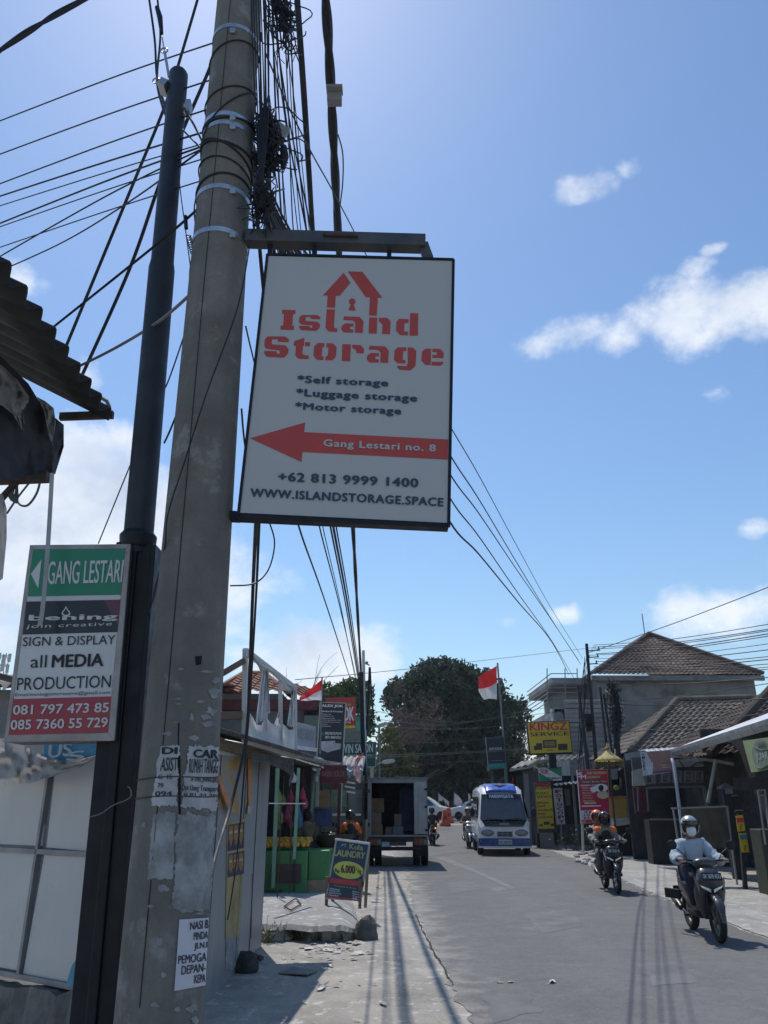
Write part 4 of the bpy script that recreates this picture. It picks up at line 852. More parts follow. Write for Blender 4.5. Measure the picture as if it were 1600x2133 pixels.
def near_kiosk():
    P = PT(0, 0, 185, 1765, 4.3, 3.8)
    t = thing('white_kiosk', 'near kiosk at the left edge with white panels on a broken concrete base', 'kiosk', P.at(90, 2133))
    PW = mat('milky_panel', (.45, .455, .46), .35, var=.08, scale=1.5, stain=(.36, .36, .36), stain_amt=.6, stain_scale=1.2, spec=.5)
    q = [(-120, 1570), (205, 1570), (200, 2072), (-120, 2005)]
    bk = MB().slab(P.q(q), .05).build('panel_back', GREYPAINT, t)
    for q in ([(-118, 1580), (107, 1580), (86, 1763), (-118, 1754)], [(117, 1580), (203, 1580), (201, 1776), (96, 1766)], [(-118, 1772), (80, 1776), (37, 2022), (-118, 1998)], [(92, 1780), (201, 1785), (198, 2056), (47, 2030)]):
        MB().slab(P.q(q, .012), .012).build('panel', PW, bk, bevel=.003)
    b = MB()
    for p, r_ in (((110, 1575), (42, 2030)), ((-118, 1763), (202, 1780)), ((-118, 2002), (200, 2064))): b.bar(P.at(*p, .012), P.at(*r_, .012), .022, .03, up=P.n)
    b.build('frame', mat('grey_trim', (.23, .235, .245), .5, .2, var=.2), t)
    a, c = P.at(-160, 2020), P.at(205, 2075); n = -P.n; r = random.Random(2); b = MB(); k = 24; rings = []
    for i in range(k + 1):
        p = a.lerp(c, i / k); j = r.uniform(-.02, .02); o = P.n * (.05 + r.uniform(-.015, .02))
        rings.append([p + o + V((0, 0, -.0 + j)), p + n * .3 + V((0, 0, -.01)), V((p.x, p.y, -.05)) + n * .3, V((p.x, p.y, -.05)) + o + P.n * .03, p + o * 1.3 + V((0, 0, -.12 + j))])
    b.loft(rings).build('plinth', mat('crumbling_concrete', (.17, .165, .155), .95, var=.35, scale=5, bump=.8, bscale=25, stain=(.06, .058, .055), stain_amt=.8, stain_scale=4), t)
    b = MB().slab(P.q([(150, 2010), (158, 2000), (155, 2040), (152, 2054), (138, 2054), (142, 2035)], .03), .01); b.build('blue_sticker', mat('sticker_blue', (.06, .25, .36), .5), t)
    # cladding behind, roof overhead
    xr = -1.65; z0 = 3.93
    ys0, ys1 = 2.55, 4.14
    b = MB(); corr(b, (xr, ys0, z0), (xr, ys1, z0), (xr - 1.9, ys1, z0 + 1.0), (xr - 1.9, ys0, z0 + 1.0), .165, .034, 8, 10); rf = b.build('corrugated_roof', mat('shade_dark_sheet', (.03, .031, .034), .75, .1, var=.35, scale=3, stain=(.06, .058, .055), stain_amt=.4), t, smooth=50, solid=.008)  # sheet colour darkened so the underside keeps its shade despite bounce light
    b = MB(); b.tube([W(200, 822, 4.2), W(222, 835, 4.22), W(228, 848, 4.22)], .012, 6); b.tube([W(205, 838, 4.2), W(220, 862, 4.2)], .016, 6); b.build('loose_tin', CORRG, rf)
    for p, q, w, h in (((125, 868, 4.16), (236, 864, 4.16), .03, .045), ((-30, 852, 3.9), (90, 858, 3.95), .06, .07), ((-20, 998, 4.0), (100, 993, 4.0), .05, .06), ((0, 1042, 4), (52, 985, 4), .025, .03)): MB().bar(W(*p), W(*q), w, h).build('purlin', RUST, t)
    T1 = mat('dirty_tarp', (.34, .33, .315), .8, var=.25, scale=4, stain=(.1, .1, .095), stain_amt=.7, stain_scale=3, trans=.25); T2 = mat('dark_tarp', (.035, .036, .042), .8, var=.4, scale=4, trans=.1)
    Pt = PT(0, 0, 130, 880, 3.55, 4.15)
    cloth('dark_tarp', T2, Pt, [(-40, 700, 985), (20, 760, 1000), (60, 800, 990), (90, 850, 985), (115, 870, 988), (133, 885, 930)], t, amp=.05, seed=1)
    cloth('torn_tarp', T1, PT(0, 0, 130, 880, 3.45, 4.02), [(-30, 738, 835), (5, 762, 845), (35, 790, 870), (60, 826, 838)], t, amp=.05, seed=2)
    cloth('torn_tarp', T1, PT(0, 0, 130, 880, 3.45, 4.02), [(22, 842, 855), (34, 840, 875), (46, 850, 895), (52, 885, 899)], t, amp=.03, seed=3)
    cloth('torn_tarp', T1, PT(0, 0, 130, 880, 3.45, 4.02), [(76, 826, 860, 95), (95, 836, 905, 100), (112, 850, 925, 110), (116, 880, 930, 108)], t, amp=.04, seed=4)
    cloth('torn_tarp', mat('pale_canvas', (.42, .4, .4), .8, var=.2, scale=3, trans=.2), PT(0, -40, 15, 1100, 3.9, 4.0), [(-60, 1020, 1230), (-20, 1024, 1225), (6, 1030, 1205), (14, 1060, 1120)], t, amp=.03, seed=5)
    b = MB()                                    # upper wall glimpsed, closing the kiosk
    return t
near_kiosk()
def coil():
    b = MB(); r = random.Random(8)
    for i in range(5): b.tube(spline([W(22 + i * 3, 1000, 4.0), W(18 + i * 2, 1030 + i, 4.0), W(28 + i * 2, 1042 + i, 4.0), W(36, 1008, 4.0)], 5), .006, 5)
    b.tube(spline([W(30, 1030, 4), W(40, 1050, 4), (W(58, 1052, 4)), W(76, 1028, 4), W(84, 1000, 4)], 6), .007, 5)
    b.tube(spline([W(14, 1070, 4), W(40, 1032, 4), W(78, 985, 4)], 5), .006, 5)
    one('wire_coil', b, mat('wire_grey', (.09, .09, .1), .6), 'coil of spare wire hanging under the corrugated eave', 'wire coil', smooth=60)
coil()
b = MB(); s = spline([W(108, 985, 3.2), W(104, 1060, 3.2), W(97, 1170, 3.2), W(88, 1270, 3.2), (W(82, 1303, 3.2))], 4); b.loft([[p + V((-.009, 0, 0)), p + V((.009, .002, 0)), p + V((.009, .005, 0)), p + V((-.009, .004, 0))] for p in s])
one('hanging_strap', b, mat('strap_pale', (.4, .4, .41), .6, trans=.2), 'thin pale strap dangling from the eave in front of the media sign', 'strap')
# torn banner below the media sign
def torn_banner():
    P = PT(0, 0, 210, 1560, 4.12, 3.62)
    t = thing('torn_banner', 'torn blue and white banner sagging below the media sign', 'banner', P.at(100, 1640))
    cloth('banner_cloth', mat('banner_blue', (.035, .17, .3), .6, var=.2, scale=3, trans=.2), P, [(92, 1530, 1600), (130, 1535, 1592), (160, 1540, 1580), (206, 1545, 1574)], t, amp=.012, seed=1)
    W1 = mat('banner_grey', (.36, .355, .35), .8, var=.1, scale=3, stain=(.3, .27, .23), stain_amt=.5, stain_scale=1.5, trans=.25)
    cloth('folded_edge', W1, Plane(P.p + P.n * .03, P.p + P.n * .03 + V((0, 0, 1)), P.p + P.n * .03 + P.n.cross(V((0, 0, 1)))), [(-60, 1540, 1625), (10, 1538, 1622), (40, 1545, 1632), (62, 1560, 1632), (90, 1575, 1622), (130, 1585, 1612), (165, 1583, 1600), (206, 1572, 1576)], t, amp=.06, seed=4, nv=14, sub=6)
    fn = lambda x, y, off: P.at(x, y, off)
    text(t, 'US', [(104, 1550), (150, 1547), (148, 1573), (100, 1580)], fn, mat('faded_white', (.33, .36, .4), .7), .03, off=.02); text(t, 'S', [(140, 1568), (176, 1562), (174, 1582), (140, 1585)], fn, mat('faded_white', (.33, .36, .4), .7), .03, off=.02)
torn_banner()
def tower():
    Y = 170; t = thing('telecom_tower', 'far off white lattice telecom tower at the left edge', 'tower', W(8, 1690, Y))
    top = W(10, 1362, Y); z0 = gz(Y); b = MB(); c = V((top.x, Y, 0)); hgt = top.z; w0 = 1.6
    for z in range(0, int(hgt), 2):
        for sx, sy in ((1, 1), (1, -1), (-1, -1), (-1, 1)):
            f = 1 - .6 * z / hgt; g = 1 - .6 * (z + 2) / hgt; p = c + V((sx * w0 * f, sy * w0 * f, z + z0)); q = c + V((sx * w0 * g, sy * w0 * g, z + 2 + z0)); b.bar(p, q, .14)
            q2 = c + V((sy * w0 * g, -sx * w0 * g, z + 2 + z0)); b.bar(p, q2, .09)
    b.build('lattice', WALLW, t); b = MB()
    for k in range(5):
        z = hgt - 1.5 - k * 2.2
        for a in range(3): b.box(c + V((1.2 * math.cos(a * 2.1 + k), 1.2 * math.sin(a * 2.1 + k), z + z0)), (.5, .5, 1.8))
    b.build('antenna', WALLW, t)
tower()

# grey sheet metal stall with banner and posters
SX = -1.62
def sheet_stall():
    y0, y1, x0, x1, zt = 7.3, 11.35, -1.68, -1.6, 2.3
    P = PYY(x0, y0, x1, y1)
    t = thing('sheet_metal_stall', 'closed stall of grey sheet metal walls behind the concrete pole', 'stall', (x0 - .8, (y0 + y1) / 2, 0))
    b = MB(); b.loft([[V((x0, y0, 0)), V((x0, y0, zt)), V((x0 - 1.9, y0, zt)), V((x0 - 1.9, y0, 0))], [V((x1, y1, 0)), V((x1, y1, zt)), V((x1 - 1.9, y1, zt)), V((x1 - 1.9, y1, 0))]]); b.build('wall', SHEETG, t)
    SM = mat('seam_grey', (.1, .1, .11), .6)
    for ya in (8.2, 9.6, 10.45): MB().bar(V((x0 + (x1 - x0) * (ya - y0) / (y1 - y0) + .004, ya, .05)), V((x0 + (x1 - x0) * (ya - y0) / (y1 - y0) + .004, ya, zt - .05)), .012, .012, up=(0, 1, 0)).build('seam', SM, t)
    for (ax, ay), (bx, by) in (((523, 1955), (526, 1820)), ((532, 1755), (533, 1740))): MB().bar(P.at(ax, ay, .003), P.at(bx, by, .003), .03, .006, up=P.n).build('slot', SM, t)
    b = MB(); b.bar((x0 - .02, y0 - .3, zt + .0), (x1 + .2, y1 + .15, zt - .02), .06, .1); b.build('beam', WOOD, t)
    b = MB(); corr(b, (-1.55, 6.2, 2.36), (-1.0, 11.6, 2.36), (-3.1, 11.55, 2.8), (-3.5, 6.2, 2.8), .09, .018); b.build('roof', CORRD, t, smooth=60, solid=.006)
    cloth('torn_edge', mat('dark_flap', (.09, .088, .085), .8, var=.4, scale=5, trans=.1), PYY(-1.62, 7, -1.18, 11.6), [(525, 1568, 1585), (560, 1572, 1592), (590, 1578, 1604), (612, 1583, 1618), (600, 1588, 1640, 602)], t, amp=.03)
    return P
PS_ = sheet_stall()
def faded_banner():
    P = PS_; t = thing('faded_banner', 'faded yellow food banner hung on the sheet metal wall', 'banner', P.at(490, 1700))
    def art(N, L, co, out, mix, rng, nz):
        n = nz(1.6, 4, .6); out = mix(rng(n, .45, .6), out, (.42, .32, .22)); n2 = nz(2.3, 3, .5)
        return mix(rng(n2, .56, .7, 0, .9), out, (.16, .2, .26))
    cloth('banner_cloth', mat('banner_ochre', (.42, .28, .1), .6, var=.2, scale=2, extra=art, trans=.15), P, [(452, 1560, 1672), (470, 1556, 1692), (490, 1556, 1700), (508, 1558, 1702), (523, 1562, 1702)], t, amp=.012, nv=14, seed=5)
    P2 = Plane(P.p + P.n * .02, P.p + P.n * .02 + V((0, 0, 1)), P.p + P.n * .02 + P.n.cross(V((0, 0, 1))))
    cloth('top_hem', mat('banner_hem', (.36, .37, .39), .7, var=.15), P2, [(452, 1550, 1572), (490, 1550, 1576), (524, 1555, 1578)], t, amp=.01, seed=6)
    MB().slab(P.q([(517, 1580), (524, 1581), (524, 1680), (518, 1681)], .02), .006).build('orange_edge', mat('edge_orange', (.5, .22, .07), .6), t)
    MB().slab(P.q([(452, 1608), (456, 1612), (491, 1688), (480, 1692), (466, 1660)], .06), .008).build('orange_flap', mat('flap_orange', (.62, .28, .14), .6, trans=.2), t)
    MB().slab(P.q([(517, 1678), (524, 1678), (523, 1694), (516, 1694)], .03), .004).build('paper_tag', PAPER, t)
faded_banner()
def poster():
    P = PS_; t = thing('snack_poster', 'tall peeling poster with rows of peanut bags on the sheet metal wall', 'poster', P.at(485, 1975))
    q = lambda pts: MB().slab(P.q(pts, .009), .006)
    OCH = mat('poster_ochre', (.33, .26, .1), .7, var=.35, scale=3, stain=(.3, .3, .28), stain_amt=.8, stain_scale=2)
    q([(474, 1712), (511, 1705), (500, 1950), (470, 1955)]).build('backing', OCH, t)
    NAV = mat('poster_navy', (.02, .022, .06), .5, var=.2); BR = mat('poster_brown', (.3, .15, .05), .5, var=.4, scale=20); CRM = mat('poster_cream', (.55, .42, .24), .5, var=.2)
    for y0, y1, n in ((1716, 1772, 3), (1776, 1826, 3)):
        MB().face(P.q([(476, y0 + 3), (509.5, y0 - 4), (508, y1 - 6), (474, y1 + 2)], .011)).build('picture', NAV, t)
        for k in range(n):
            x = 481 + k * 10.5; b = MB(); b.face(P.q([(x - 4, y0 + 6 - k * 2), (x + 4, y0 + 4 - k * 2), (x + 4.5, y0 + 30 - k * 2), (x, y1 - 6 - k * 2), (x - 4.5, y0 + 32 - k * 2)], .0125)); b.build('pictured_bag', BR, t)
            b = MB(); b.face(P.q([(x - 3, y0 + 17 - k * 2), (x + 3, y0 + 15 - k * 2), (x + 3, y0 + 20 - k * 2), (x - 3, y0 + 22 - k * 2)], .0135)); b.build('pictured_label', CRM, t)
    MB().slab(P.q([(471, 1950), (500, 1945), (494, 2008), (484, 2022), (470, 2020)], .006), .004).build('torn_paper', PAPER2, t)
poster()

def torn_frame():
    a = W(513, 1545, 8.5); c = W(613, 1575, 11.15); P = PYY(a.x, a.y, c.x, c.y)
    t = thing('torn_billboard', 'torn white billboard cloth flapping on its frame above the stalls', 'billboard', P.at(560, 1560))
    S = lambda x, y: (440 + x / 4.21, 1320 + y / 4.21)
    q = lambda pts, off=0: P.q([S(*p) for p in pts], off)
    WP = mat('frame_white', (.55, .56, .56), .5, var=.12, scale=3, stain=(.33, .32, .31), stain_amt=.4)
    b = MB()
    for p, r_, w in (((300, 135), (292, 940), .06), ((300, 140), (735, 468), .035), ((735, 465), (738, 1085), .04), ((605, 400), (610, 1010), .025), ((478, 320), (470, 980), .03), ((292, 935), (738, 1085), .04)): b.bar(P.at(*S(*p)), P.at(*S(*r_)), w, .05, up=P.n)
    b.build('frame', WP, t)
    b = MB(); b.bar(P.at(*S(292, 235)), P.at(*S(292, 235)) + V((-1.2, -.4, -.85)), .06, .06); b.bar(P.at(*S(275, 715)), P.at(*S(275, 715)) + V((-.5, -.1, -.03)), .06, .08); b.build('brace', mat('brace_brown', (.16, .1, .08), .7, var=.3), t)
    CL = mat('frayed_cloth', (.6, .6, .59), .75, var=.12, scale=4, trans=.35, stain=(.4, .39, .37), stain_amt=.4)
    def rag(top, bot, jt, jb, seed, n=60, curl=.0):
        """cloth between two outlines, with frayed ends"""
        r = random.Random(seed)
        def along(pl, u):
            f = u * (len(pl) - 1); i = min(int(f), len(pl) - 2); k = f - i; return pl[i][0] * (1 - k) + pl[i + 1][0] * k, pl[i][1] * (1 - k) + pl[i + 1][1] * k
        tj = [r.uniform(-1, 1) * jt for _ in range(n + 1)]; bj = [r.uniform(-1, 1) * jb for _ in range(n + 1)]
        def fn(u, v):
            i = int(round(u * n)); x0, y0 = along(top, u); x1, y1 = along(bot, u)
            y0 += tj[i]; y1 += bj[i]; x1 += bj[i] * .6
            return P.at(*S(x0 + (x1 - x0) * v, y0 + (y1 - y0) * v), .02 + .05 * noise.noise(V((u * 4, v * 2, seed))) + curl * v * v)
        MB().grid(fn, n, 8).build('torn_cloth', CL, t, smooth=80)
    rag([(318, 660), (345, 700), (400, 800), (440, 800), (480, 740), (530, 790), (580, 815), (605, 800), (630, 790), (690, 845), (732, 840)], [(300, 935), (360, 958), (420, 975), (470, 990), (520, 1010), (560, 1025), (600, 1040), (640, 1050), (670, 1060), (700, 1075), (736, 1085)], 6, 0, 1)
    rag([(300, 145), (450, 255), (600, 365), (733, 470)], [(310, 210), (400, 265), (430, 330), (470, 350), (520, 350), (580, 400), (620, 440), (650, 490), (690, 520), (733, 545)], 0, 16, 2)
    rag([(445, 310), (500, 320)], [(395, 790), (440, 760)], 0, 14, 3, 14, .12); rag([(488, 330), (500, 330)], [(490, 700), (515, 690)], 4, 14, 4, 10, .1)
    rag([(590, 690), (606, 680)], [(550, 810), (606, 820)], 10, 8, 5, 12, .12); rag([(705, 500), (733, 490)], [(665, 800), (733, 830)], 6, 14, 6, 16, .05)
torn_frame()

def flag(label, foot, top, cols, Y, group='red and white flags', wavy=.12, polew=.02, seed=0):
    t = thing('national_flag', label, 'flag', W(*foot, Y), group=group)
    b = MB(); b.tube([W(*foot, Y), W(*top, Y)], polew, 6); b.build('flag_pole', GREYPAINT, t, smooth=60)
    RD = mat('flag_red', (.62, .035, .04), .7, var=.08, trans=.3); WT = mat('flag_white', (.72, .72, .72), .7, var=.05, trans=.3)
    P = PY(Y)
    for nm, m, c in (('red_half', RD, [(x, a, (a + b_) / 2 + o) for x, a, b_, o in cols]), ('white_half', WT, [(x, (a + b_) / 2 + o, b_) for x, a, b_, o in cols])):
        def fn(u, v):
            f = u * (len(c) - 1); i = min(int(f), len(c) - 2); k = f - i; x, a, b_ = (c[i][j] * (1 - k) + c[i + 1][j] * k for j in range(3))
            return P.at(x, a + (b_ - a) * v, wavy * math.sin(u * 7 + v * 1.5 + seed))
        MB().grid(fn, 16, 6).build(nm, m, t, smooth=80)
flag('small red and white flag fluttering above the black workshop sign', (667, 1570), (671, 1410), [(670, 1416, 1459, 0), (655, 1428, 1458, 1), (640, 1440, 1460, 4), (624, 1452, 1459, 4)], 19, wavy=.1)
flag('large red and white flag on a tall pole before the big tree', (1057, 1640), (1036.5, 1381), [(1035, 1387, 1457, 0), (1020, 1396, 1455, 5), (1008, 1402, 1458, 4), (997, 1410, 1440, 10)], 44, wavy=.25, polew=.05, seed=1)
flag('limp red and white flag tied to the end of the fruit stall roof', (726, 1622), (757, 1568), [(757, 1570, 1578, 0), (748, 1574, 1582, -1), (741, 1582, 1596, 0), (739, 1590, 1602, 0)], 17.5, wavy=.05)
cloth('folded_flag', mat('flag_fold', (.6, .4, .42), .7, var=.5, scale=9, trans=.3), PY(17.4), [(737, 1590, 1612), (742, 1592, 1625), (748, 1596, 1631), (752, 1612, 1630)], label='drooping red and white cloth beneath the limp flag', cat='flag', amp=.06)
for i, (x, Y) in enumerate(((1062, 46), (1068, 46))):
    pass
cloth('pennant', mat('pennant_red', (.6, .03, .035), .7, trans=.2), PY(40), [(1063, 1643, 1643.5), (1066, 1628, 1643), (1069, 1616, 1640)], label='small red pennant sticking up behind the tourist van roof', cat='flag', amp=.05)

# shop signs on the left
def board(name, label, quad, Y, m, frame=None, fm=None, thick=.1, foot=None, post=None, Y2=None, cat='sign', group=None):
    P = PY(Y) if Y2 is None else PT(0, quad[0][0], quad[1][0], (quad[0][1] + quad[2][1]) / 2, Y, Y2)
    ctr = (sum(q[0] for q in quad) / 4, max(q[1] for q in quad))
    t = thing(name, label, cat, P.at(*(foot or ctr)), group=group)
    bk = MB().slab(P.q(quad), thick).build('sign_box', fm or GREYPAINT, t)
    f = frame or 0; cx = sum(q[0] for q in quad) / 4; cy = sum(q[1] for q in quad) / 4
    inn = [(x + (f if x < cx else -f), y + (f if y < cy else -f)) for x, y in quad]
    face = MB().face(P.q(inn, .006)).build('sign_face', m, bk)
    if post:
        for p, q, w in post: MB().bar(P.at(*p, -thick * .6), P.at(*q, -thick * .6), w, w).build('post', fm or DARKSTEEL, t)
    fn = lambda x, y, off: P.at(x, y, off)
    return t, face, P, fn
def pol(face, P, pts, m, name='mark', off=.012): return MB().face(P.q(pts, off)).build(name, m, face)
YEL = mat('yellow_ink', (.6, .45, .04), .6); REDI = mat('red_ink', (.5, .03, .05), .6)
SBK = mat('sign_charcoal', (.03, .033, .04), .5, var=.15); SRD = mat('sign_scarlet', (.42, .05, .045), .5, var=.1); SGN = mat('sign_teal_green', (.015, .1, .075), .5, var=.12)
t, f, P, fn = board('workshop_sign', 'tall black upright sign of a seat workshop with white list and phone numbers', [(666, 1462), (721, 1464), (714, 1590), (659, 1583)], 19.5, SBK, 1.6, WALLW, .25, post=[((664, 1583), (660, 1680), .08), ((712, 1588), (708, 1690), .08)])
S5 = lambda *p: [(440 + x / 4.21, 1320 + y / 4.21) for x, y in p]
text(f, 'ALEX JOK', S5((972, 620), (1158, 624), (1156, 652), (968, 648)), fn, WINK, .05, off=.012)
text(f, 'Service & Produksi', S5((968, 672), (1155, 676), (1153, 690), (966, 686)), fn, WINK, .03, off=.012)
for i, (s, w) in enumerate((('Custom Cover', 80), ('Modifikasi jok', 100), ('Ganti busa & kulit', 110), ('Terima pesanan jok motor', 170), ('Tersedia jok panjang', 155), ('Canopy', 45), ('Restorasi', 75))):
    text(f, s, S5((975, 702 + i * 17), (975 + w, 704 + i * 17), (974 + w, 714 + i * 17), (974, 712 + i * 17)), fn, WINK, .01, off=.012)
text(f, '08338727074', S5((1000, 862), (1142, 866), (1140, 888), (998, 884)), fn, WINK, .03, off=.012); text(f, '0851 0084 8312', S5((1000, 896), (1142, 900), (1140, 922), (998, 918)), fn, WINK, .03, off=.012)
pol(f, P, S5((960, 945), (1085, 938), (1090, 960), (1140, 965), (1135, 1010), (1060, 1030), (1020, 1042), (968, 1020)), mat('print_grey', (.4, .4, .41), .6, var=.3, scale=8), 'seat_picture'); pol(f, P, S5((966, 868), (990, 868), (990, 892), (966, 892)), mat('logo_green', (.03, .16, .09), .6), 'phone_mark')
t, f, P, fn = board('red_shop_sign', 'red sign with yellow foot partly hidden behind the black workshop sign', [(677, 1453), (740, 1452), (741, 1518), (690, 1519)], 25, SRD, .8, mat('frame_red', (.3, .05, .05), .5), .3, post=[((700, 1518), (700, 1660), .1)])
text(f, 'SOLOK', [(690, 1477), (737, 1472), (737, 1501), (690, 1501)], fn, WINK, .04, off=.012); text(f, 'PADAN', [(700, 1466), (731, 1465), (731, 1470), (700, 1471)], fn, YEL, .03, off=.012); pol(f, P, [(690, 1512), (740, 1511), (740.4, 1517), (690.5, 1518)], YEL)
text(f, 'Padang', [(705, 1503), (731, 1502), (731, 1507), (705, 1508)], fn, WINK, .02, off=.012)
t, f, P, fn = board('salon_sign', 'wide dark green salon and wedding sign behind the steel pole', [(712, 1545), (784, 1545), (783, 1597), (712, 1600)], 31, SGN, .8, WALLW, .25, post=[((740, 1598), (740, 1700), .12), ((775, 1597), (775, 1700), .12)])
text(f, 'VIN SALON', [(717, 1550), (777, 1549), (777, 1567), (717, 1570)], fn, WINK, .02, off=.012); text(f, '- Wedding Service', [(719, 1572), (776, 1570), (776, 1577), (719, 1580)], fn, WINK, .02, off=.012)
t, f, P, fn = board('cloth_sign', 'sagging pale shop banner between the torn frame and the black sign', [(615, 1503), (658, 1514), (657, 1560), (615, 1555)], 17, mat('banner_pale', (.5, .51, .54), .8, var=.1, trans=.2), 0, WALLW, .03, Y2=19, cat='banner')
text(f, 'BABEH SOLOK', [(617, 1513), (656, 1522), (655, 1545), (617, 1538)], fn, mat('faded_ink', (.36, .38, .42), .8), .02, off=.014)
b = MB(); b.bar(P.at(614, 1556, .02), P.at(658, 1562, .02), .07, .07); b.build('lower_rail', WHITE, t)

# ---- fruit stall
def fruit_stall():
    t = thing('fruit_stall', 'fruit stall with bright green tiled counters under a corrugated awning', 'stall', (-1.9, 16.5, 0))
    GR = mat('green_tile', (.05, .21, .07), .35, var=.12, scale=2, spec=.5); GRD = mat('pale_green_post', (.2, .34, .24), .5, var=.15); BRW = mat('brown_panel', (.09, .06, .05), .7, var=.3)
    P = PY(16.4)
    a = P.at(566, 1846); c = P.at(639, 1851); zt = P.at(630, 1772).z; zb = .12
    boxq(MB(), a.x - .5, c.x, 16.4, 17.6, zb, zt).build('counter', GR, t, bevel=.02); 
    boxq(MB(), P.at(566, 1800).x, P.at(628, 1800).x, 16.37, 16.399, P.at(600, 1846).z + .05, P.at(600, 1800).z).build('counter_panel', BRW, t)
    x2 = WX(665, 1847, -1.02); e0 = W(666, 1840, 18.2)
    boxq(MB(), c.x + .003, c.x + .42, 16.55, 17.5, zb, zt - .003).build('counter_end', GR, t, bevel=.02)
    boxq(MB(), c.x + .05, c.x + .75, 17.9, 18.9, .05, zt - .02).build('counter', GR, t, bevel=.02)
    boxq(MB(), c.x - .1, c.x + .424, 16.52, 16.549, zb, zb + .22).build('tile_skirt', mat('skirt_tan', (.3, .22, .14), .6), t)
    b = MB()
    for px, pt, pbm, w, YY in ((571, 1600, 1850, .07, 16.2), (615, 1600, 1790, .06, 16.3), (650, 1605, 1700, .05, 18.6)):
        u = PY(YY); b.bar(u.at(px + (pt - 1850) * -.03, pt), u.at(px - 2, pbm), w, w)
    b.build('post', GRD, t)
    # awning
    zr = 2.7; b = MB(); corr(b, (-1.8, 16.7, zr), (-1.0, 22.4, zr - .02), (-3.6, 22.4, zr + .35), (-3.8, 16.7, zr + .35), .12, .022); aw = b.build('awning', CORRW, t, smooth=60, solid=.006)
    b = MB(); corr(b, W(616, 1581, 16.2), W(680, 1601, 18.5), W(600, 1590, 19.5), W(560, 1572, 17), .1, .018); b.build('lower_awning', CORRG, t, smooth=60)
    b = MB(); b.bar((-1.83, 16.7, zr - .05), (-1.03, 22.4, zr - .07), .04, .06); b = MB().slab([V((-1.85, 16.66, zr + .06)), V((-1.05, 22.4, zr + .04)), V((-1.05, 22.4, zr - .06)), V((-1.85, 16.66, zr - .07))], .004, (-1, 0, 0)); b.build('awning_edge', mat('edge_translucent', (.75, .75, .74), .5, trans=.65), aw)  # translucent strip added so the eave shows a bright sunlit line
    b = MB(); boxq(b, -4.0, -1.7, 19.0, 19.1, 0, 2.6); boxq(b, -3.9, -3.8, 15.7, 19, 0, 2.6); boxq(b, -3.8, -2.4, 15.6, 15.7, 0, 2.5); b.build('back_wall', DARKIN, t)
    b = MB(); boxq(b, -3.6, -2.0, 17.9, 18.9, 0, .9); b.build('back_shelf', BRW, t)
    return zt, c
FZ, FC = fruit_stall()
OR1 = mat('orange_peel', (.62, .24, .025), .5, var=.2, scale=3); OR2 = mat('yellow_peel', (.6, .38, .04), .5, var=.2); GRF = mat('pale_fruit', (.3, .33, .13), .6, var=.3); PNK = mat('pink_bag', (.35, .05, .09), .5, var=.4, scale=8)
def fruit_protos():
    r = random.Random(17); pr = []
    for m in (OR1, OR2):
        o = MB().ball((0, 0, 0), (.05, .05, .046), 10, 7).build('orange', m, None, smooth=80); pr.append(o)
    n = 0
    for row in range(7):
        for k in range(20):
            x = FC.x - .02 - k * .088 + r.uniform(-.02, .02) - (row % 2) * .04; y = 16.46 + row * .085 + r.uniform(-.01, .01); z = FZ + .045 + min(row, 3) * .028 + r.uniform(0, .02)
            if x < FC.x - 1.5: continue
            src = pr[1 if r.random() < .55 else 0]
            if n < 2: o = pr[n]
            else:
                o = src.copy(); SC.collection.objects.link(o)
            o.location = (x, y, z); tag(o, 'orange heaped on the green fruit counter', 'fruit', 'oranges heaped on the counter'); n += 1
fruit_protos()
def hanging_bags():
    r = random.Random(5)
    for i, (x, y, m, s) in enumerate(((580, 1660, GRF, 1), (578, 1685, GRF, 1), (583, 1702, GRF, 1.1), (577, 1718, GRF, .9), (606, 1660, PNK, .9), (603, 1680, PNK, 1), (598, 1700, PNK, 1), (630, 1655, PNK, .9), (604, 1715, PNK, .9), (634, 1672, PNK, 1), (590, 1668, GRF, .8))):
        p = W(x, y, 17.3 + r.uniform(-.2, .2)); b = MB(); b.lathe(p - V((0, 0, .13 * s)), [(.01, 0), (.07 * s, .03), (.085 * s, .1 * s), (.05 * s, .2 * s), (.015, .26 * s), (.02, .29 * s)], 10); b.tube([p + V((0, 0, .15 * s)), p + V((0, 0, .5))], .004, 4)
        one('fruit_bag', b, m, 'net bag of pale green fruit hanging in the stall' if m is GRF else 'net bag of red fruit hanging in the stall', 'fruit bag', 'fruit bags hanging in the stall', smooth=60)
    p = W(621, 1706, 16.9); b = MB(); b.lathe(p - V((0, 0, .2)), [(.02, 0), (.09, .05), (.1, .2), (.03, .42), (.02, .5)], 10); one('plastic_bag', b, mat('blue_bag', (.06, .2, .35), .35, trans=.3), 'light blue plastic bag hanging in the fruit stall', 'bag', smooth=60)
    for x in (611, 661):
        p = W(x, 1616, 16.6 if x < 630 else 18.4); b = MB(); b.lathe(p - V((0, 0, .13)), [(.055, 0), (.07, .04), (.07, .12), (.02, .17), (.02, .2)], 12); b.tube([p + V((0, 0, .06)), p + V((0, 0, .25))], .004, 4)
        one('lamp_shade', b, mat('lamp_white', (.5, .52, .55), .4), 'unlit white bulb lamp hanging under the stall awning, ' + ('left one' if x < 630 else 'right one beside the maroon sign'), 'lamp', smooth=60)
hanging_bags()
t, f, P, fn = board('maroon_sign', 'maroon stall sign hung below the end of the white awning', [(668, 1594), (722, 1594), (722, 1631), (666, 1630)], 18.3, mat('sign_dark_maroon', (.11, .015, .025), .5, var=.2), .8, mat('frame_maroon', (.06, .015, .02), .5), .12, post=[((708, 1632), (704, 1750), .07)])
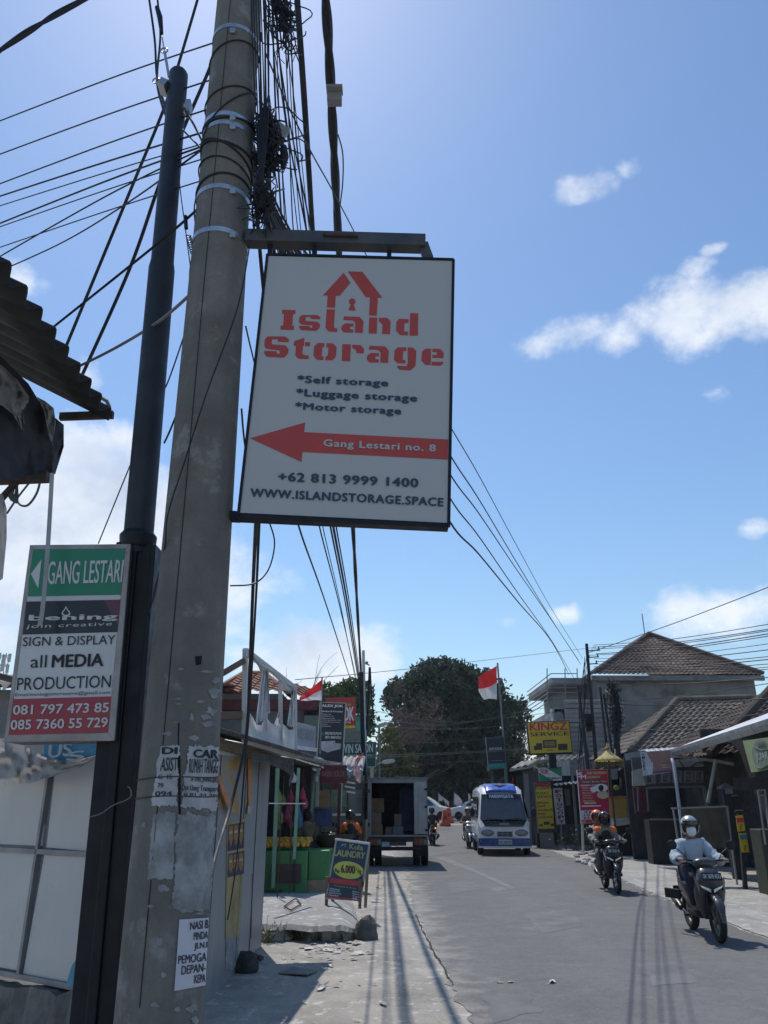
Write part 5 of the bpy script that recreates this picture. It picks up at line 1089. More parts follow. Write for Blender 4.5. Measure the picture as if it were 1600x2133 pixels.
text(f, 'BABEH SOLOK', [(671, 1607), (719, 1605), (719, 1618), (671, 1617)], fn, mat('dusty_pink', (.3, .12, .13), .6), .03, off=.012)
t, f, P, fn = board('wire_shelf_box', 'stack of brown cartons on a shelf behind the parked motorbike', [(657, 1646), (684, 1646), (684, 1682), (657, 1682)], 21.5, mat('carton_brown', (.26, .18, .11), .8, var=.3, scale=6), .4, WOOD, .5, cat='shelf')
t, f, P, fn = board('green_board', 'pale green notice board behind the parked motorbikes', [(690, 1645), (722, 1645), (722, 1681), (690, 1680)], 22.5, mat('board_green', (.16, .24, .15), .7, var=.3, scale=8), .5, GREYPAINT, .1, post=[((706, 1680), (706, 1780), .08)])
t, f, P, fn = board('blue_banner', 'blue printed banner low behind the parked motorbikes', [(655, 1684), (692, 1684), (692, 1722), (655, 1722)], 22, mat('banner_royal', (.05, .08, .2), .6, var=.4, scale=6), 0, GREYPAINT, .05, cat='banner')
def back_shop():
    Y = 24; a = W(650, 1600, Y); c = W(757, 1600, Y)
    t = thing('open_shop', 'low shop with pale wall panels behind the parked motorbikes', 'shop', ((a.x + c.x) / 2, Y, 0))
    b = MB(); boxq(b, a.x - 1, c.x, Y + 1.5, Y + 1.6, 0, W(700, 1612, Y).z); b.build('wall', mat('shop_cream', (.33, .31, .27), .8, var=.15), t)
    b = MB(); boxq(b, W(722, 1650, Y).x, W(752, 1650, Y).x, Y + 1.35, Y + 1.45, W(700, 1700, Y).z, W(700, 1643, Y).z); b.build('white_panel', WALLW, t)
    b = MB()
    for y in (1628, 1638, 1648): b.bar(W(718, y, Y), W(740, y + 4, Y), .05, .05)
    b.bar(W(655, 1697, Y), W(752, 1697, Y), .1, .06); b.build('rail', WHITE, t)
    b = MB(); corr(b, (a.x - 1, Y - .5, 2.62), (c.x, Y - .5, 2.62), (c.x, Y + 3, 3.2), (a.x - 1, Y + 3, 3.2), .2, .03); b.build('roof', CORRG, t, smooth=60)
back_shop()
def table_frame():
    t = thing('iron_table_frame', 'bare black iron display stand with white top bar before the fruit counter', 'stand', W(600, 1870, 13.4))
    b = MB(); L = [((586, 1675), (577, 1880), 13.0), ((608, 1675), (603, 1869), 13.9), ((616, 1675), (612, 1864), 14.4), ((631, 1672), (627, 1857), 15.0)]
    for p, q, YY in L:
        bt = G(*q, .1); top = W(p[0], p[1], bt.y); b = MB(); b.bar(bt, V((top.x, bt.y, top.z)), .022, .022); b.build('leg', RUST, t)
    b = MB(); g = lambda x, y, z=.18: G(x, y, z)
    b.bar(g(555, 1856), g(578, 1857), .02); b.bar(g(578, 1857), g(628, 1840), .02); b.bar(g(555, 1842), g(628, 1841), .02); b.bar(g(540, 1845), g(604, 1846), .02); b.build('stretcher', RUST, t)
    b = MB(); b.bar(W(563, 1673.5, 13.2), W(634, 1674, 14.6), .05, .015); b.build('top_bar', WHITE, t)
table_frame()
def slab_():
    y0 = G(560, 1960).y; t = thing('concrete_slab', 'raised broken edged concrete slab in front of the fruit stall', 'slab', (-1, 13, 0))
    r = random.Random(3); zt = .2; front = [(520, 1962), (552, 1960), (580, 1963), (610, 1961), (650, 1966), (690, 1964), (725, 1962), (752, 1950)]
    fw = [G(*p) for p in front]; fw = [p + V((0, r.uniform(-.05, .05), 0)) for p in spline(fw, 4)]
    n = len(fw); b = MB(); rings = []
    for i, p in enumerate(fw):
        u = i / (n - 1); bx = -3.4 + u * (2.5); sh = r.uniform(-.03, .03); tp = 1 - min(max((u - .8) / .2, 0), 1) ** 1.5 * .88; zz = zt * tp
        rings.append([V((p.x, p.y + .2 + r.uniform(-.12, .12), -.03)), V((p.x, p.y + .2 + r.uniform(-.12, .1), .55 * zz)), V((p.x, p.y - .02 + sh, zz - .06 * tp)), V((p.x, p.y + .05 + sh, zz)), V((p.x * .6 + bx * .4, (p.y + 19) / 2, zz - .02 * tp)), V((bx, 19, .02)), V((bx, 19, -.03))])
    b.loft(rings); b.build('slab_top', mat('slab_concrete', (.33, .32, .3), .9, var=.14, scale=1.2, bump=.5, bscale=18, stain=(.24, .23, .215), stain_amt=.6, stain_scale=1.5, extra=pave, world=True), t)
    return zt
slab_()
def a_board():
    z = .19; t = thing('laundry_board', 'blue A-frame pavement board advertising laundry at six thousand per kilo', 'A-board', G(725, 1890, z))
    fl, fr_ = G(676, 1886, z), G(752, 1893, z); y = (fl.y + fr_.y) / 2; lean = .22
    P = Plane((fl.x, fl.y, z), (fr_.x, fr_.y, z), (fl.x, fl.y + lean, z + 1.05))
    q = [(699, 1748), (770, 1757), (751, 1877), (678, 1873)]
    b = MB(); b.slab(P.q([(700, 1747), (770, 1756), (753, 1895), (676, 1887)][:0] or q), .025); pn = b.build('board', mat('board_edge', (.34, .35, .36), .5, var=.1), t)
    NV = mat('board_navy', (.025, .045, .08), .5, var=.15)
    MB().face(P.q([(702, 1751), (767, 1760), (748.5, 1873), (681, 1869)], .004)).build('board_face', NV, pn)
    S = lambda x, y: (540 + x / 6.154, 1640 + y / 6.154)
    Q = lambda *p: [S(*k) for k in p]; fn = lambda x, y, off: P.at(x, y, off)
    MB().face(P.q(Q((895, 1158), (1350, 1212), (1340, 1278), (882, 1222)), .006)).build('red_band', mat('board_red', (.4, .04, .04), .5), pn)
    MB().face(P.q(Q((846, 1385), (1318, 1445), (1314, 1468), (842, 1408)), .006)).build('red_band', mat('board_red', (.4, .04, .04), .5), pn)
    b = MB(); b.face(P.q([S(1145 + 192 * math.cos(a), 1062 + 18 * math.cos(a) + 112 * math.sin(a)) for a in (2 * math.pi * k / 32 for k in range(32))], .007)); ov = b.build('price_oval', mat('oval_yellow', (.5, .5, .09), .5), pn)
    text(ov, 'Rp', Q((972, 1040), (1030, 1048), (1028, 1108), (970, 1100)), fn, INK, .04, off=.009); text(ov, '6.000', Q((1052, 995), (1226, 1008), (1224, 1108), (1050, 1092)), fn, INK, .05, off=.009); text(ov, '/ kg', Q((1238, 1022), (1312, 1048), (1310, 1135), (1236, 1112)), fn, INK, .02, off=.009)
    LY = mat('laundry_lime', (.35, .36, .16), .5); 
    text(pn, 'LAUNDRY', Q((968, 795), (1362, 838), (1350, 916), (958, 876)), fn, LY, .05, off=.007); text(pn, 'Kula', Q((1160, 722), (1330, 742), (1328, 812), (1160, 792)), fn, LY, .02, off=.007); text(pn, 'PT.', Q((1060, 725), (1130, 732), (1128, 768), (1058, 760)), fn, mat('pale_blue_ink', (.3, .36, .42), .6), .03, off=.007)
    text(pn, 'Melayani & Antar', Q((960, 1252), (1250, 1290), (1248, 1310), (958, 1272)), fn, LY, .02, off=.007)
    for i, s in enumerate(('Pakaian', 'Sprei', 'Bed Cover', 'Handuk')): text(pn, s, Q((905 - i * 4, 1288 + i * 27), (1035 - i * 4 + (i == 2) * 30, 1303 + i * 27), (1033 - i * 4 + (i == 2) * 30, 1321 + i * 27), (903 - i * 4, 1306 + i * 27)), fn, WINK, .02, off=.007)
    for i, s in enumerate(('Gorden', 'Sepatu', 'Tas', 'dll')): text(pn, s, Q((1198 - i * 3, 1325 + i * 28), (1318 - i * 3 - i * 18, 1340 + i * 28), (1316 - i * 3 - i * 18, 1360 + i * 28), (1196 - i * 3, 1345 + i * 28)), fn, WINK, .02, off=.007)
    for x, y in ((680, 1868), (750, 1876)):
        b = MB(); p = P.at(x, y, -.012); g = G(x - 3, y + 17, z); b.bar(p + V((0, 0, .3)), V((p.x, g.y, z)), .05, .03); b.build('leg', WOOD, t)
    tl, tr = P.at(702, 1752, -.03), P.at(768, 1760, -.03)
    for p, e in ((tl, (693, 1876)), (tr, (761, 1890))):
        b = MB(); b.bar(p, G(*e, z - .05) if e[0] > 740 else G(*e, z), .05, .03); b.build('rear_leg', mat('leg_grey', (.2, .17, .14), .8, var=.3), t)
    b = MB(); b.bar(P.at(699, 1748, -.01), P.at(770, 1757, -.01), .03, .03); b.build('top_rail', mat('rail_white', (.6, .6, .6), .5), t)
a_board()
def rock(name, label, ctr, r, m, seed, cat='rock'):
    def f(p):
        d = p.normalized(); k = 1 + .3 * noise.noise(d * 1.6 + V((seed, 0, 0))) + .12 * noise.noise(d * 4 + V((seed, 3, 0))); return d * k
    b = MB().ball((0, 0, 0), 1, 18, 12); b.v = [V(ctr) + V((p.x * r[0], p.y * r[1], p.z * r[2])) for p in map(f, b.v)]
    one(name, b, m, label, cat, smooth=28)
ROCK = mat('grey_rock', (.12, .118, .112), .9, var=.35, scale=5, bump=.7, bscale=14, stain=(.2, .195, .185), stain_amt=.5, stain_scale=3)
g = G(762, 1958); rock('boulder', 'dark grey boulder at the corner of the concrete slab', (g.x, g.y + .1, .09), (.17, .14, .19), ROCK, 3)
g = G(512, 2027); rock('broken_block', 'dark block lying at the foot of the sheet metal wall', (g.x, g.y + .05, .07), (.13, .1, .13), mat('dark_block', (.06, .06, .06), .9, var=.3), 8, 'block')
g = G(582, 1955); rock('broken_block', 'pale concrete lump under the left edge of the slab', (g.x - .1, g.y - .15, .04), (.3, .14, .11), CONC, 12, 'block')
def litter():
    p = [G(*q, .012) for q in ((580, 2027), (610, 2016), (662, 2022), (640, 2034), (625, 2032))]; b = MB(); b.slab([q + V((0, 0, .02 * (i % 2))) for i, q in enumerate([p[0], p[1], p[2], p[3]])], .008, (0, 0, -1))
    one('cardboard_piece', b, mat('cardboard', (.24, .22, .2), .9, var=.2), 'flattened grey cardboard sheet lying in the shade', 'cardboard')
    b = MB(); p = [G(x, y, .215) for x, y in ((592, 1888), (606, 1896), (627, 1883), (618, 1872), (612, 1873))]
    b.tube(p + [p[0]], .011, 6, cap=False); one('wire_ring', b, RUST, 'bent black wire ring lying on the concrete slab', 'wire')
    b = MB(); b.bar(G(515, 1985, .03), G(545, 1996, .03), .06, .04); one('brick_piece', b, mat('brick_brown', (.12, .06, .05), .9, var=.3), 'brown brick piece by the foot of the sheet metal wall', 'brick', bevel=.006)
    r = random.Random(21); pr = []
    mats = [mat('litter_white', (.6, .59, .56), .8, var=.1), mat('litter_tan', (.4, .36, .3), .85, var=.2), mat('litter_grey', (.33, .33, .34), .8, var=.15)]
    for k in range(6):
        n = 9; rr = [r.uniform(.35, 1.1) for _ in range(n)]
        b = MB(); b.add([V((0, 0, .01))] + [V((math.cos(2 * math.pi * i / n) * rr[i] * .09, math.sin(2 * math.pi * i / n) * rr[i] * .05, r.uniform(0, .01) if i % 3 else r.uniform(0, .028))) for i in range(n)], [(0, i + 1, (i + 1) % n + 1) for i in range(n)])
        o = b.build('litter_scrap', mats[k % 3], None, solid=.0012); pr.append(o)
    spots = [(r.gauss(690, 38), r.gauss(1976, 14)) for _ in range(44)] + [(r.uniform(560, 850), r.uniform(1985, 2130)) for _ in range(14)] + [(790, 1850), (800, 1846), (798, 1860), (775, 1864), (785, 1872), (810, 1858), (772, 1985), (846, 1831), (884, 1973), (1040, 2046), (1065, 2045), (1150, 2045), (700, 2053), (672, 2054), (668, 2060), (742, 1966), (730, 1970), (720, 1958), (750, 1975)]
    lit = 'scrap of litter lying on the ground left of the road'
    for i, (x, y) in enumerate(spots):
        src = pr[i % 6]; o = src if i < 6 else src.copy()
        if i >= 6: SC.collection.objects.link(o)
        p = G(x, y, .014); s = r.choice((.3, .4, .5, .6, .8, 1, 1.3)) * (1.6 if i in (58, 59, 70, 71) else 1); o.location = p; o.scale = (s, s * r.uniform(.5, 1.4), s); o.rotation_euler = (0, 0, r.uniform(0, 6.28)); tag(o, lit, 'litter', 'litter scraps on the ground')
litter()
def weeds(name, label, ctr, rx, ry, h, n, seed, m=None):
    b = MB(); r = random.Random(seed)
    for _ in range(n):
        p = V(ctr) + V((r.gauss(0, rx * .5), r.gauss(0, ry * .5), 0)); d = V((r.gauss(0, .5), r.gauss(0, .5), 1)).normalized(); hh = h * r.uniform(.4, 1.1); q = p + d * hh
        b.tube([p, p.lerp(q, .5), q], [.006, .005, .003], 4)
        for k in range(6):
            c = p.lerp(q, .3 + .7 * k / 5); a = V((r.gauss(0, 1), r.gauss(0, 1), r.gauss(0, .4))).normalized(); s = h * r.uniform(.1, .2); u = a.cross(V((0, 0, 1))).normalized()
            b.add([c, c + a * s * .5 + u * s * .25, c + a * s, c + a * s * .5 - u * s * .25], [(0, 1, 2, 3)])
    one(name, b, m or LEAF_M, label, 'plant')
g = G(632, 1958); weeds('weed_tuft', 'small green weed tuft growing at the edge of the slab', (g.x, g.y - .03, 0), .3, .1, .2, 26, 2)
g = G(558, 1962); weeds('weed_tuft', 'dry weeds at the corner of the sheet metal wall', (g.x, g.y - .05, 0), .12, .1, .3, 16, 4, mat('dry_leaf', (.14, .12, .06), .8, var=.3))
# basket with cardboard lid, person in the stall and others come with the riders
def basket():
    p = W(690, 1745, 17.6); t = thing('fruit_basket', 'dark woven basket with a cardboard lid on the second green counter', 'basket', (p.x, p.y, FZ))
    b = MB(); b.lathe((p.x, p.y + .6, FZ - .01), [(.3, 0), (.42, .12), (.46, .24), (.43, .25), (.36, .06)], 18); b.build('bowl', mat('basket_brown', (.06, .05, .03), .9, var=.4, scale=12), t, smooth=50)
    b = MB(); b.slab([W(674, 1743, 17.9), W(697, 1733, 18.2), W(699, 1737, 18.2), W(690, 1743, 17.9)], .02); b.build('lid', mat('carton_lid', (.55, .42, .25), .8), t)
basket()
# far steel pole, lamps, cabinet
def far_pole():
    Y = 28; a = W(757, 1355, Y); t = thing('steel_pole', 'tall slim grey steel pole beside the box truck', 'utility pole', (a.x + .12, Y, 0))
    b = MB(); b.tube([(a.x + .14, Y, -.1), (a.x + .09, Y, 3), (a.x, Y, a.z)], [.085, .075, .055], 12); b.build('shaft', STEEL, t, smooth=60)
    b = MB(); b.bar(W(758, 1380, Y), W(770, 1386, Y), .06, .04); b.bar(W(765, 1378, Y), W(763, 1384, Y), .04, .1); b.build('cross_arm', GREYPAINT, t)
    b = MB(); p = [W(771, 1390, Y), W(773, 1430, Y), W(776, 1470, Y), W(779, 1500, Y)]; b.tube(spline(p, 4), .03, 6); b.tube(spline([W(770, 1390, Y), W(768, 1440, Y), W(766, 1480, Y), W(764, 1520, Y)], 4), .04, 6); b.build('down_cable', CABLE, t)
    b = MB(); b.tube(spline([W(752, 1400, Y - .1), W(754, 1480, Y - .12), W(757, 1560, Y - .12), W(762, 1640, Y - .12)], 4), .075, 8); b.build('cable_bundle', CABLE, t)
    p = W(760, 1668, Y - 1); b = MB(); b.box((p.x, p.y, p.z), (.3, .3, 1.15)); bx = b.build('louvred_cabinet', mat('cabinet_dark', (.05, .055, .06), .5, .2), t, bevel=.01)
    b = MB()
    for k in range(7): b.box((p.x, p.y - .155, p.z + .42 - k * .05), (.22, .012, .018))
    b.build('louvre', GREYPAINT, bx)
far_pole()
def lamp(label, Y, foot, top, arm, head):
    t = thing('street_lamp', label, 'street lamp', (W(*foot, Y).x, Y, gz(Y))); p = W(*top, Y)
    b = MB(); b.tube([V((p.x, Y, gz(Y))), p], [.07, .05], 8); b.build('lamp_post', GREYPAINT, t, smooth=60)
    b = MB(); b.tube(spline([W(*q, Y) for q in arm], 4), .035, 6); b.build('arm', GREYPAINT, t, smooth=60)
    a, c = W(*head[0], Y), W(*head[1], Y); b = MB(); b.loft([[a.lerp(c, u) + V((0, -w, -h)), a.lerp(c, u) + V((0, w, -h)), a.lerp(c, u) + V((0, w * .7, h)), a.lerp(c, u) + V((0, -w * .7, h))] for u, w, h in ((0, .06, .05), (.3, .13, .09), (.85, .13, .08), (1, .05, .03))]); b.build('lamp_head', WALLW, t, bevel=.02)
lamp('grey street lamp with flat angled head left of the dark tree', 38, (788, 1690), (790, 1510), [(768, 1530), (773, 1518), (784, 1514), (790, 1512)], [(784, 1514), (807, 1506)])
lamp('lower street lamp with oval head above the box truck', 36, (772, 1690), (777, 1600), [(772, 1610), (780, 1596), (797, 1588)], [(796, 1588), (823, 1585)])
# ================================================================ people, motorbikes, vehicles
def skin_mesh(name, J, E, m, parent, sub=2, root='pelvis', extra=None):
    me = bpy.data.meshes.new(name); bm = bmesh.new(); lay = bm.verts.layers.skin.verify(); d = {}
    for k, (p, r) in J.items():
        v = bm.verts.new(p); v[lay].radius = r if hasattr(r, '__len__') else (r, r); v[lay].use_root = (k == root); d[k] = v
    for a, b in E: bm.edges.new((d[a], d[b]))
    bm.to_mesh(me); bm.free(); me.materials.append(m)
    o = bpy.data.objects.new(name, me); SC.collection.objects.link(o); o.parent = parent
    o.modifiers.new('Skin', 'SKIN').use_smooth_shade = True
    s = o.modifiers.new('Subdivision', 'SUBSURF'); s.levels = sub; s.render_levels = sub
    return o
SKIN = mat('skin_brown', (.22, .12, .075), .55, var=.1, scale=10); HAIR = mat('dark_hair', (.012, .01, .009), .6)
EYEM = mat('eye_dark', (.01, .009, .008), .3)
def sitting(lean=0.0, reach=1.0):
    P = {'pelvis': ((-.2, 0, .82), (.14, .11)), 'spine': ((-.2 + lean * .3, 0, .97), (.125, .1)), 'chest': ((-.17 + lean, 0, 1.13), (.14, .11)), 'neck': ((-.15 + lean, 0, 1.26), .052), 'jaw': ((-.12 + lean, 0, 1.345), .07), 'head': ((-.125 + lean, 0, 1.425), .085)}
    for s, k in ((1, 'l'), (-1, 'r')):
        P.update({'sh' + k: ((-.16 + lean, s * .162, 1.165), .06), 'el' + k: ((-.03 + lean, s * .285, .985), .044), 'wr' + k: ((.22 * reach, s * .3, .985), .03), 'pa' + k: ((.3 * reach, s * .305, .995), (.04, .026)),
                  'hi' + k: ((-.14, s * .1, .8), .095), 'kn' + k: ((.2, s * .17, .74), .062), 'an' + k: ((.12, s * .14, .38), .04), 'to' + k: ((.27, s * .15, .335), .035)})
    return P
def person(name, label, loc, rz, P, C, helmet=None, mask=None, hold=True, group=None, hair=True, vest=None, hcol2=None, pads=None):
    """one body, clothes over it; P holds the joints in the figure's own frame (facing +x)"""
    t = thing(name, label, 'person', loc, rz, group)
    arm = [('chest', 'sh' + k) for k in 'lr'] + [('sh' + k, 'el' + k) for k in 'lr'] + [('el' + k, 'wr' + k) for k in 'lr'] + [('wr' + k, 'pa' + k) for k in 'lr']
    leg = [('pelvis', 'hi' + k) for k in 'lr'] + [('hi' + k, 'kn' + k) for k in 'lr'] + [('kn' + k, 'an' + k) for k in 'lr'] + [('an' + k, 'to' + k) for k in 'lr']
    J = dict(P); E = [('pelvis', 'spine'), ('spine', 'chest'), ('chest', 'neck'), ('neck', 'jaw'), ('jaw', 'head')] + arm + leg
    for k, s in (('l', 1), ('r', -1)):           # four fingers and a thumb on each hand, bent round what they hold
        pa = V(P['pa' + k][0]); wr = V(P['wr' + k][0]); f = (pa - wr).normalized(); sd_ = V((0, s, 0)) - f * f.dot(V((0, s, 0))); sd_.normalize(); dn = f.cross(sd_) * (-s)
        if dn.z > 0: dn = -dn
        for i, (off, ln) in enumerate(((-.028, .9), (-.01, 1), (.01, .95), (.027, .75))):
            a = pa + f * .03 + sd_ * off; b_ = a + f * .034 * ln + dn * .012; c_ = b_ + dn * .034 * ln + f * (-.004 if hold else .02)
            for q, p, rr in ((0, a, .011), (1, b_, .01), (2, c_, .008)): J[f'f{k}{i}{q}'] = (tuple(p), rr)
            E += [('pa' + k, f'f{k}{i}0'), (f'f{k}{i}0', f'f{k}{i}1'), (f'f{k}{i}1', f'f{k}{i}2')]
        a = pa - sd_ * .045 + f * .0; b_ = a + f * .025 + dn * .02
        J['t' + k + '0'] = (tuple(a), .012); J['t' + k + '1'] = (tuple(b_), .01); E += [('pa' + k, 't' + k + '0'), ('t' + k + '0', 't' + k + '1')]
    skin_mesh('body', J, E, SKIN, t)
    def grow(keys, dr, cut=None):
        o = {}
        for k in keys:
            p, r = P[k]; rr = r if hasattr(r, '__len__') else (r, r); o[k] = (p, (rr[0] + dr, rr[1] + dr))
        return o
    lo = C.get('loose', 0); S = grow(['pelvis', 'spine', 'chest', 'shl', 'shr', 'ell', 'elr', 'wrl', 'wrr'], .022 + lo * .5); S['pelvis'] = ((P['pelvis'][0][0], 0, P['pelvis'][0][2] + .03 - lo), (.16 + lo, .13 + lo))
    S['collar'] = (tuple(V(P['neck'][0]) - V((0, 0, .035))), .07)
    r0 = random.Random(len(label))
    for k in 'lr':
        for a, b_ in (('sh', 'el'), ('el', 'wr')):
            m_ = V(P[a + k][0]).lerp(V(P[b_ + k][0]), .5); S[a + 'm' + k] = (tuple(m_ + V((0, 0, -.012))), .066 + lo if a == 'sh' else .056 + lo)
    sh = skin_mesh('shirt', S, [('pelvis', 'spine'), ('spine', 'chest'), ('chest', 'collar')] + [(a + k, b_ + k) for k in 'lr' for a, b_ in (('sh', 'shm'), ('shm', 'el'), ('el', 'elm'), ('elm', 'wr'))] + [('chest', 'shl'), ('chest', 'shr')], C['shirt'], t)
    if C.get('wrinkle', True):
        tx = bpy.data.textures.get('folds') or bpy.data.textures.new('folds', 'CLOUDS'); tx.noise_scale = .09
        dm = sh.modifiers.new('Displace', 'DISPLACE'); dm.texture = tx; dm.strength = .07; dm.mid_level = .5; dm.texture_coords = 'LOCAL'
        tx2 = bpy.data.textures.get('creases') or bpy.data.textures.new('creases', 'CLOUDS'); tx2.noise_scale = .035
        dm = sh.modifiers.new('Creases', 'DISPLACE'); dm.texture = tx2; dm.strength = .03 + lo * .4; dm.mid_level = .5; dm.texture_coords = 'LOCAL'
    if vest:
        Vv = grow(['pelvis', 'spine', 'chest'], .045); Vv['pelvis'] = ((P['pelvis'][0][0], 0, P['pelvis'][0][2] + .04), (.17, .14)); Vv['collar'] = (tuple(V(P['neck'][0]) - V((0, 0, .045))), .09)
        skin_mesh('vest', Vv, [('pelvis', 'spine'), ('spine', 'chest'), ('chest', 'collar')], vest, t)
    if pads:
        for k in 'lr': MB().ball(V(P['sh' + k][0]) + V((0, 0, .01)), (.1, .095, .085), 14, 10).build('shoulder_pad', pads, t, local=True, smooth=80)
    T = grow(['pelvis', 'hil', 'hir', 'knl', 'knr', 'anl', 'anr'], .018)
    skin_mesh('trousers', T, [('pelvis', 'hi' + k) for k in 'lr'] + [('hi' + k, 'kn' + k) for k in 'lr'] + [('kn' + k, 'an' + k) for k in 'lr'], C['trousers'], t)
    for k in 'lr':
        a, b_ = V(P['an' + k][0]), V(P['to' + k][0]); b = MB(); f = (b_ - a); f.z = 0; f.normalize(); a0 = V((a.x, a.y, b_.z))
        b.loft([[a0 + f * x + V((0, 0, z)) + V((-f.y, f.x, 0)) * w for w, z in ((-ww, -.035), (ww, -.035), (ww * .9, hh), (-ww * .9, hh))] for x, ww, hh in ((-.07, .035, .05), (.02, .042, .06), (.12, .048, .02), (.21, .035, -.005))]); b.build('shoe', C.get('shoe', BLACK), t, local=True, bevel=.01)
    h = V(P['head'][0]); j = V(P['jaw'][0])
    b = MB(); c0 = h.lerp(j, .45) + V((.012, 0, 0)); b.ball(c0, (.098, .078, .122), 16, 12); fc = b.build('face', SKIN, t, local=True, smooth=80)
    b = MB()
    for s in (1, -1): b.ball(c0 + V((.088, s * .032, .02)), (.014, .014, .01), 8, 6)
    b.build('eyes', EYEM, fc, local=True, smooth=80)
    b = MB(); b.loft([[c0 + V((x, w, z)) for w, x in ((-ww, .085), (0, xx), (ww, .085))] for z, ww, xx in ((.03, .006, .098), (-.01, .012, .113), (-.026, .018, .118), (-.034, .012, .1))]); b.build('nose', SKIN, fc, local=True, smooth=80)
    b = MB(); b.ball(c0 + V((.09, 0, -.058)), (.012, .026, .007), 8, 6); b.build('mouth', mat('lip', (.2, .07, .06), .5), fc, local=True, smooth=80)
    if hair and not helmet:
        b = MB(); b.ball(c0 + V((-.012, 0, .025)), (.112, .094, .118), 16, 12, keep=lambda q: q.x < .35 or q.z > .45); b.build('hair', HAIR, t, local=True, smooth=80, solid=.01)
    if helmet:
        hc = c0 + V((-.012, 0, .028))
        b = MB(); b.ball(hc, (.146, .128, .142), 24, 18, keep=lambda q: q.z > -.72 and not (q.x > .3 and q.z < .16)); hm = b.build('helmet', helmet, t, local=True, smooth=80, solid=.012)
        b = MB(); b.tube([hc + V((.142 * math.cos(a) * .97, .13 * math.sin(a), .024)) for a in (-1.25 + 2.5 * k / 12 for k in range(13))], .011, 6); b.build('trim', BLACK, hm, local=True, smooth=60)
        if hcol2:
            b = MB(); b.ball(hc, (.15, .132, .146), 24, 18, keep=lambda q: -.72 < q.z < .16 and not (q.x > .3)); b.build('lower_shell', hcol2, hm, local=True, smooth=80)
        b = MB(); b.grid(lambda u, v: hc + V((.158 * math.cos(-1.0 + 2 * u), .14 * math.sin(-1.0 + 2 * u), .03 + .06 * v - .012 * v)), 12, 3); b.build('visor', glass('visor_smoke'), hm, local=True, smooth=80)
    if mask:
        b = MB(); b.ball(c0 + V((.02, 0, -.035)), (.106, .074, .085), 20, 14, keep=lambda q: q.x > .3 and q.z < .62); b.build('face_mask', mask, t, local=True, smooth=80)
    return t
CHROME = mat('chrome', (.6, .6, .6), .15, .95, var=.05)
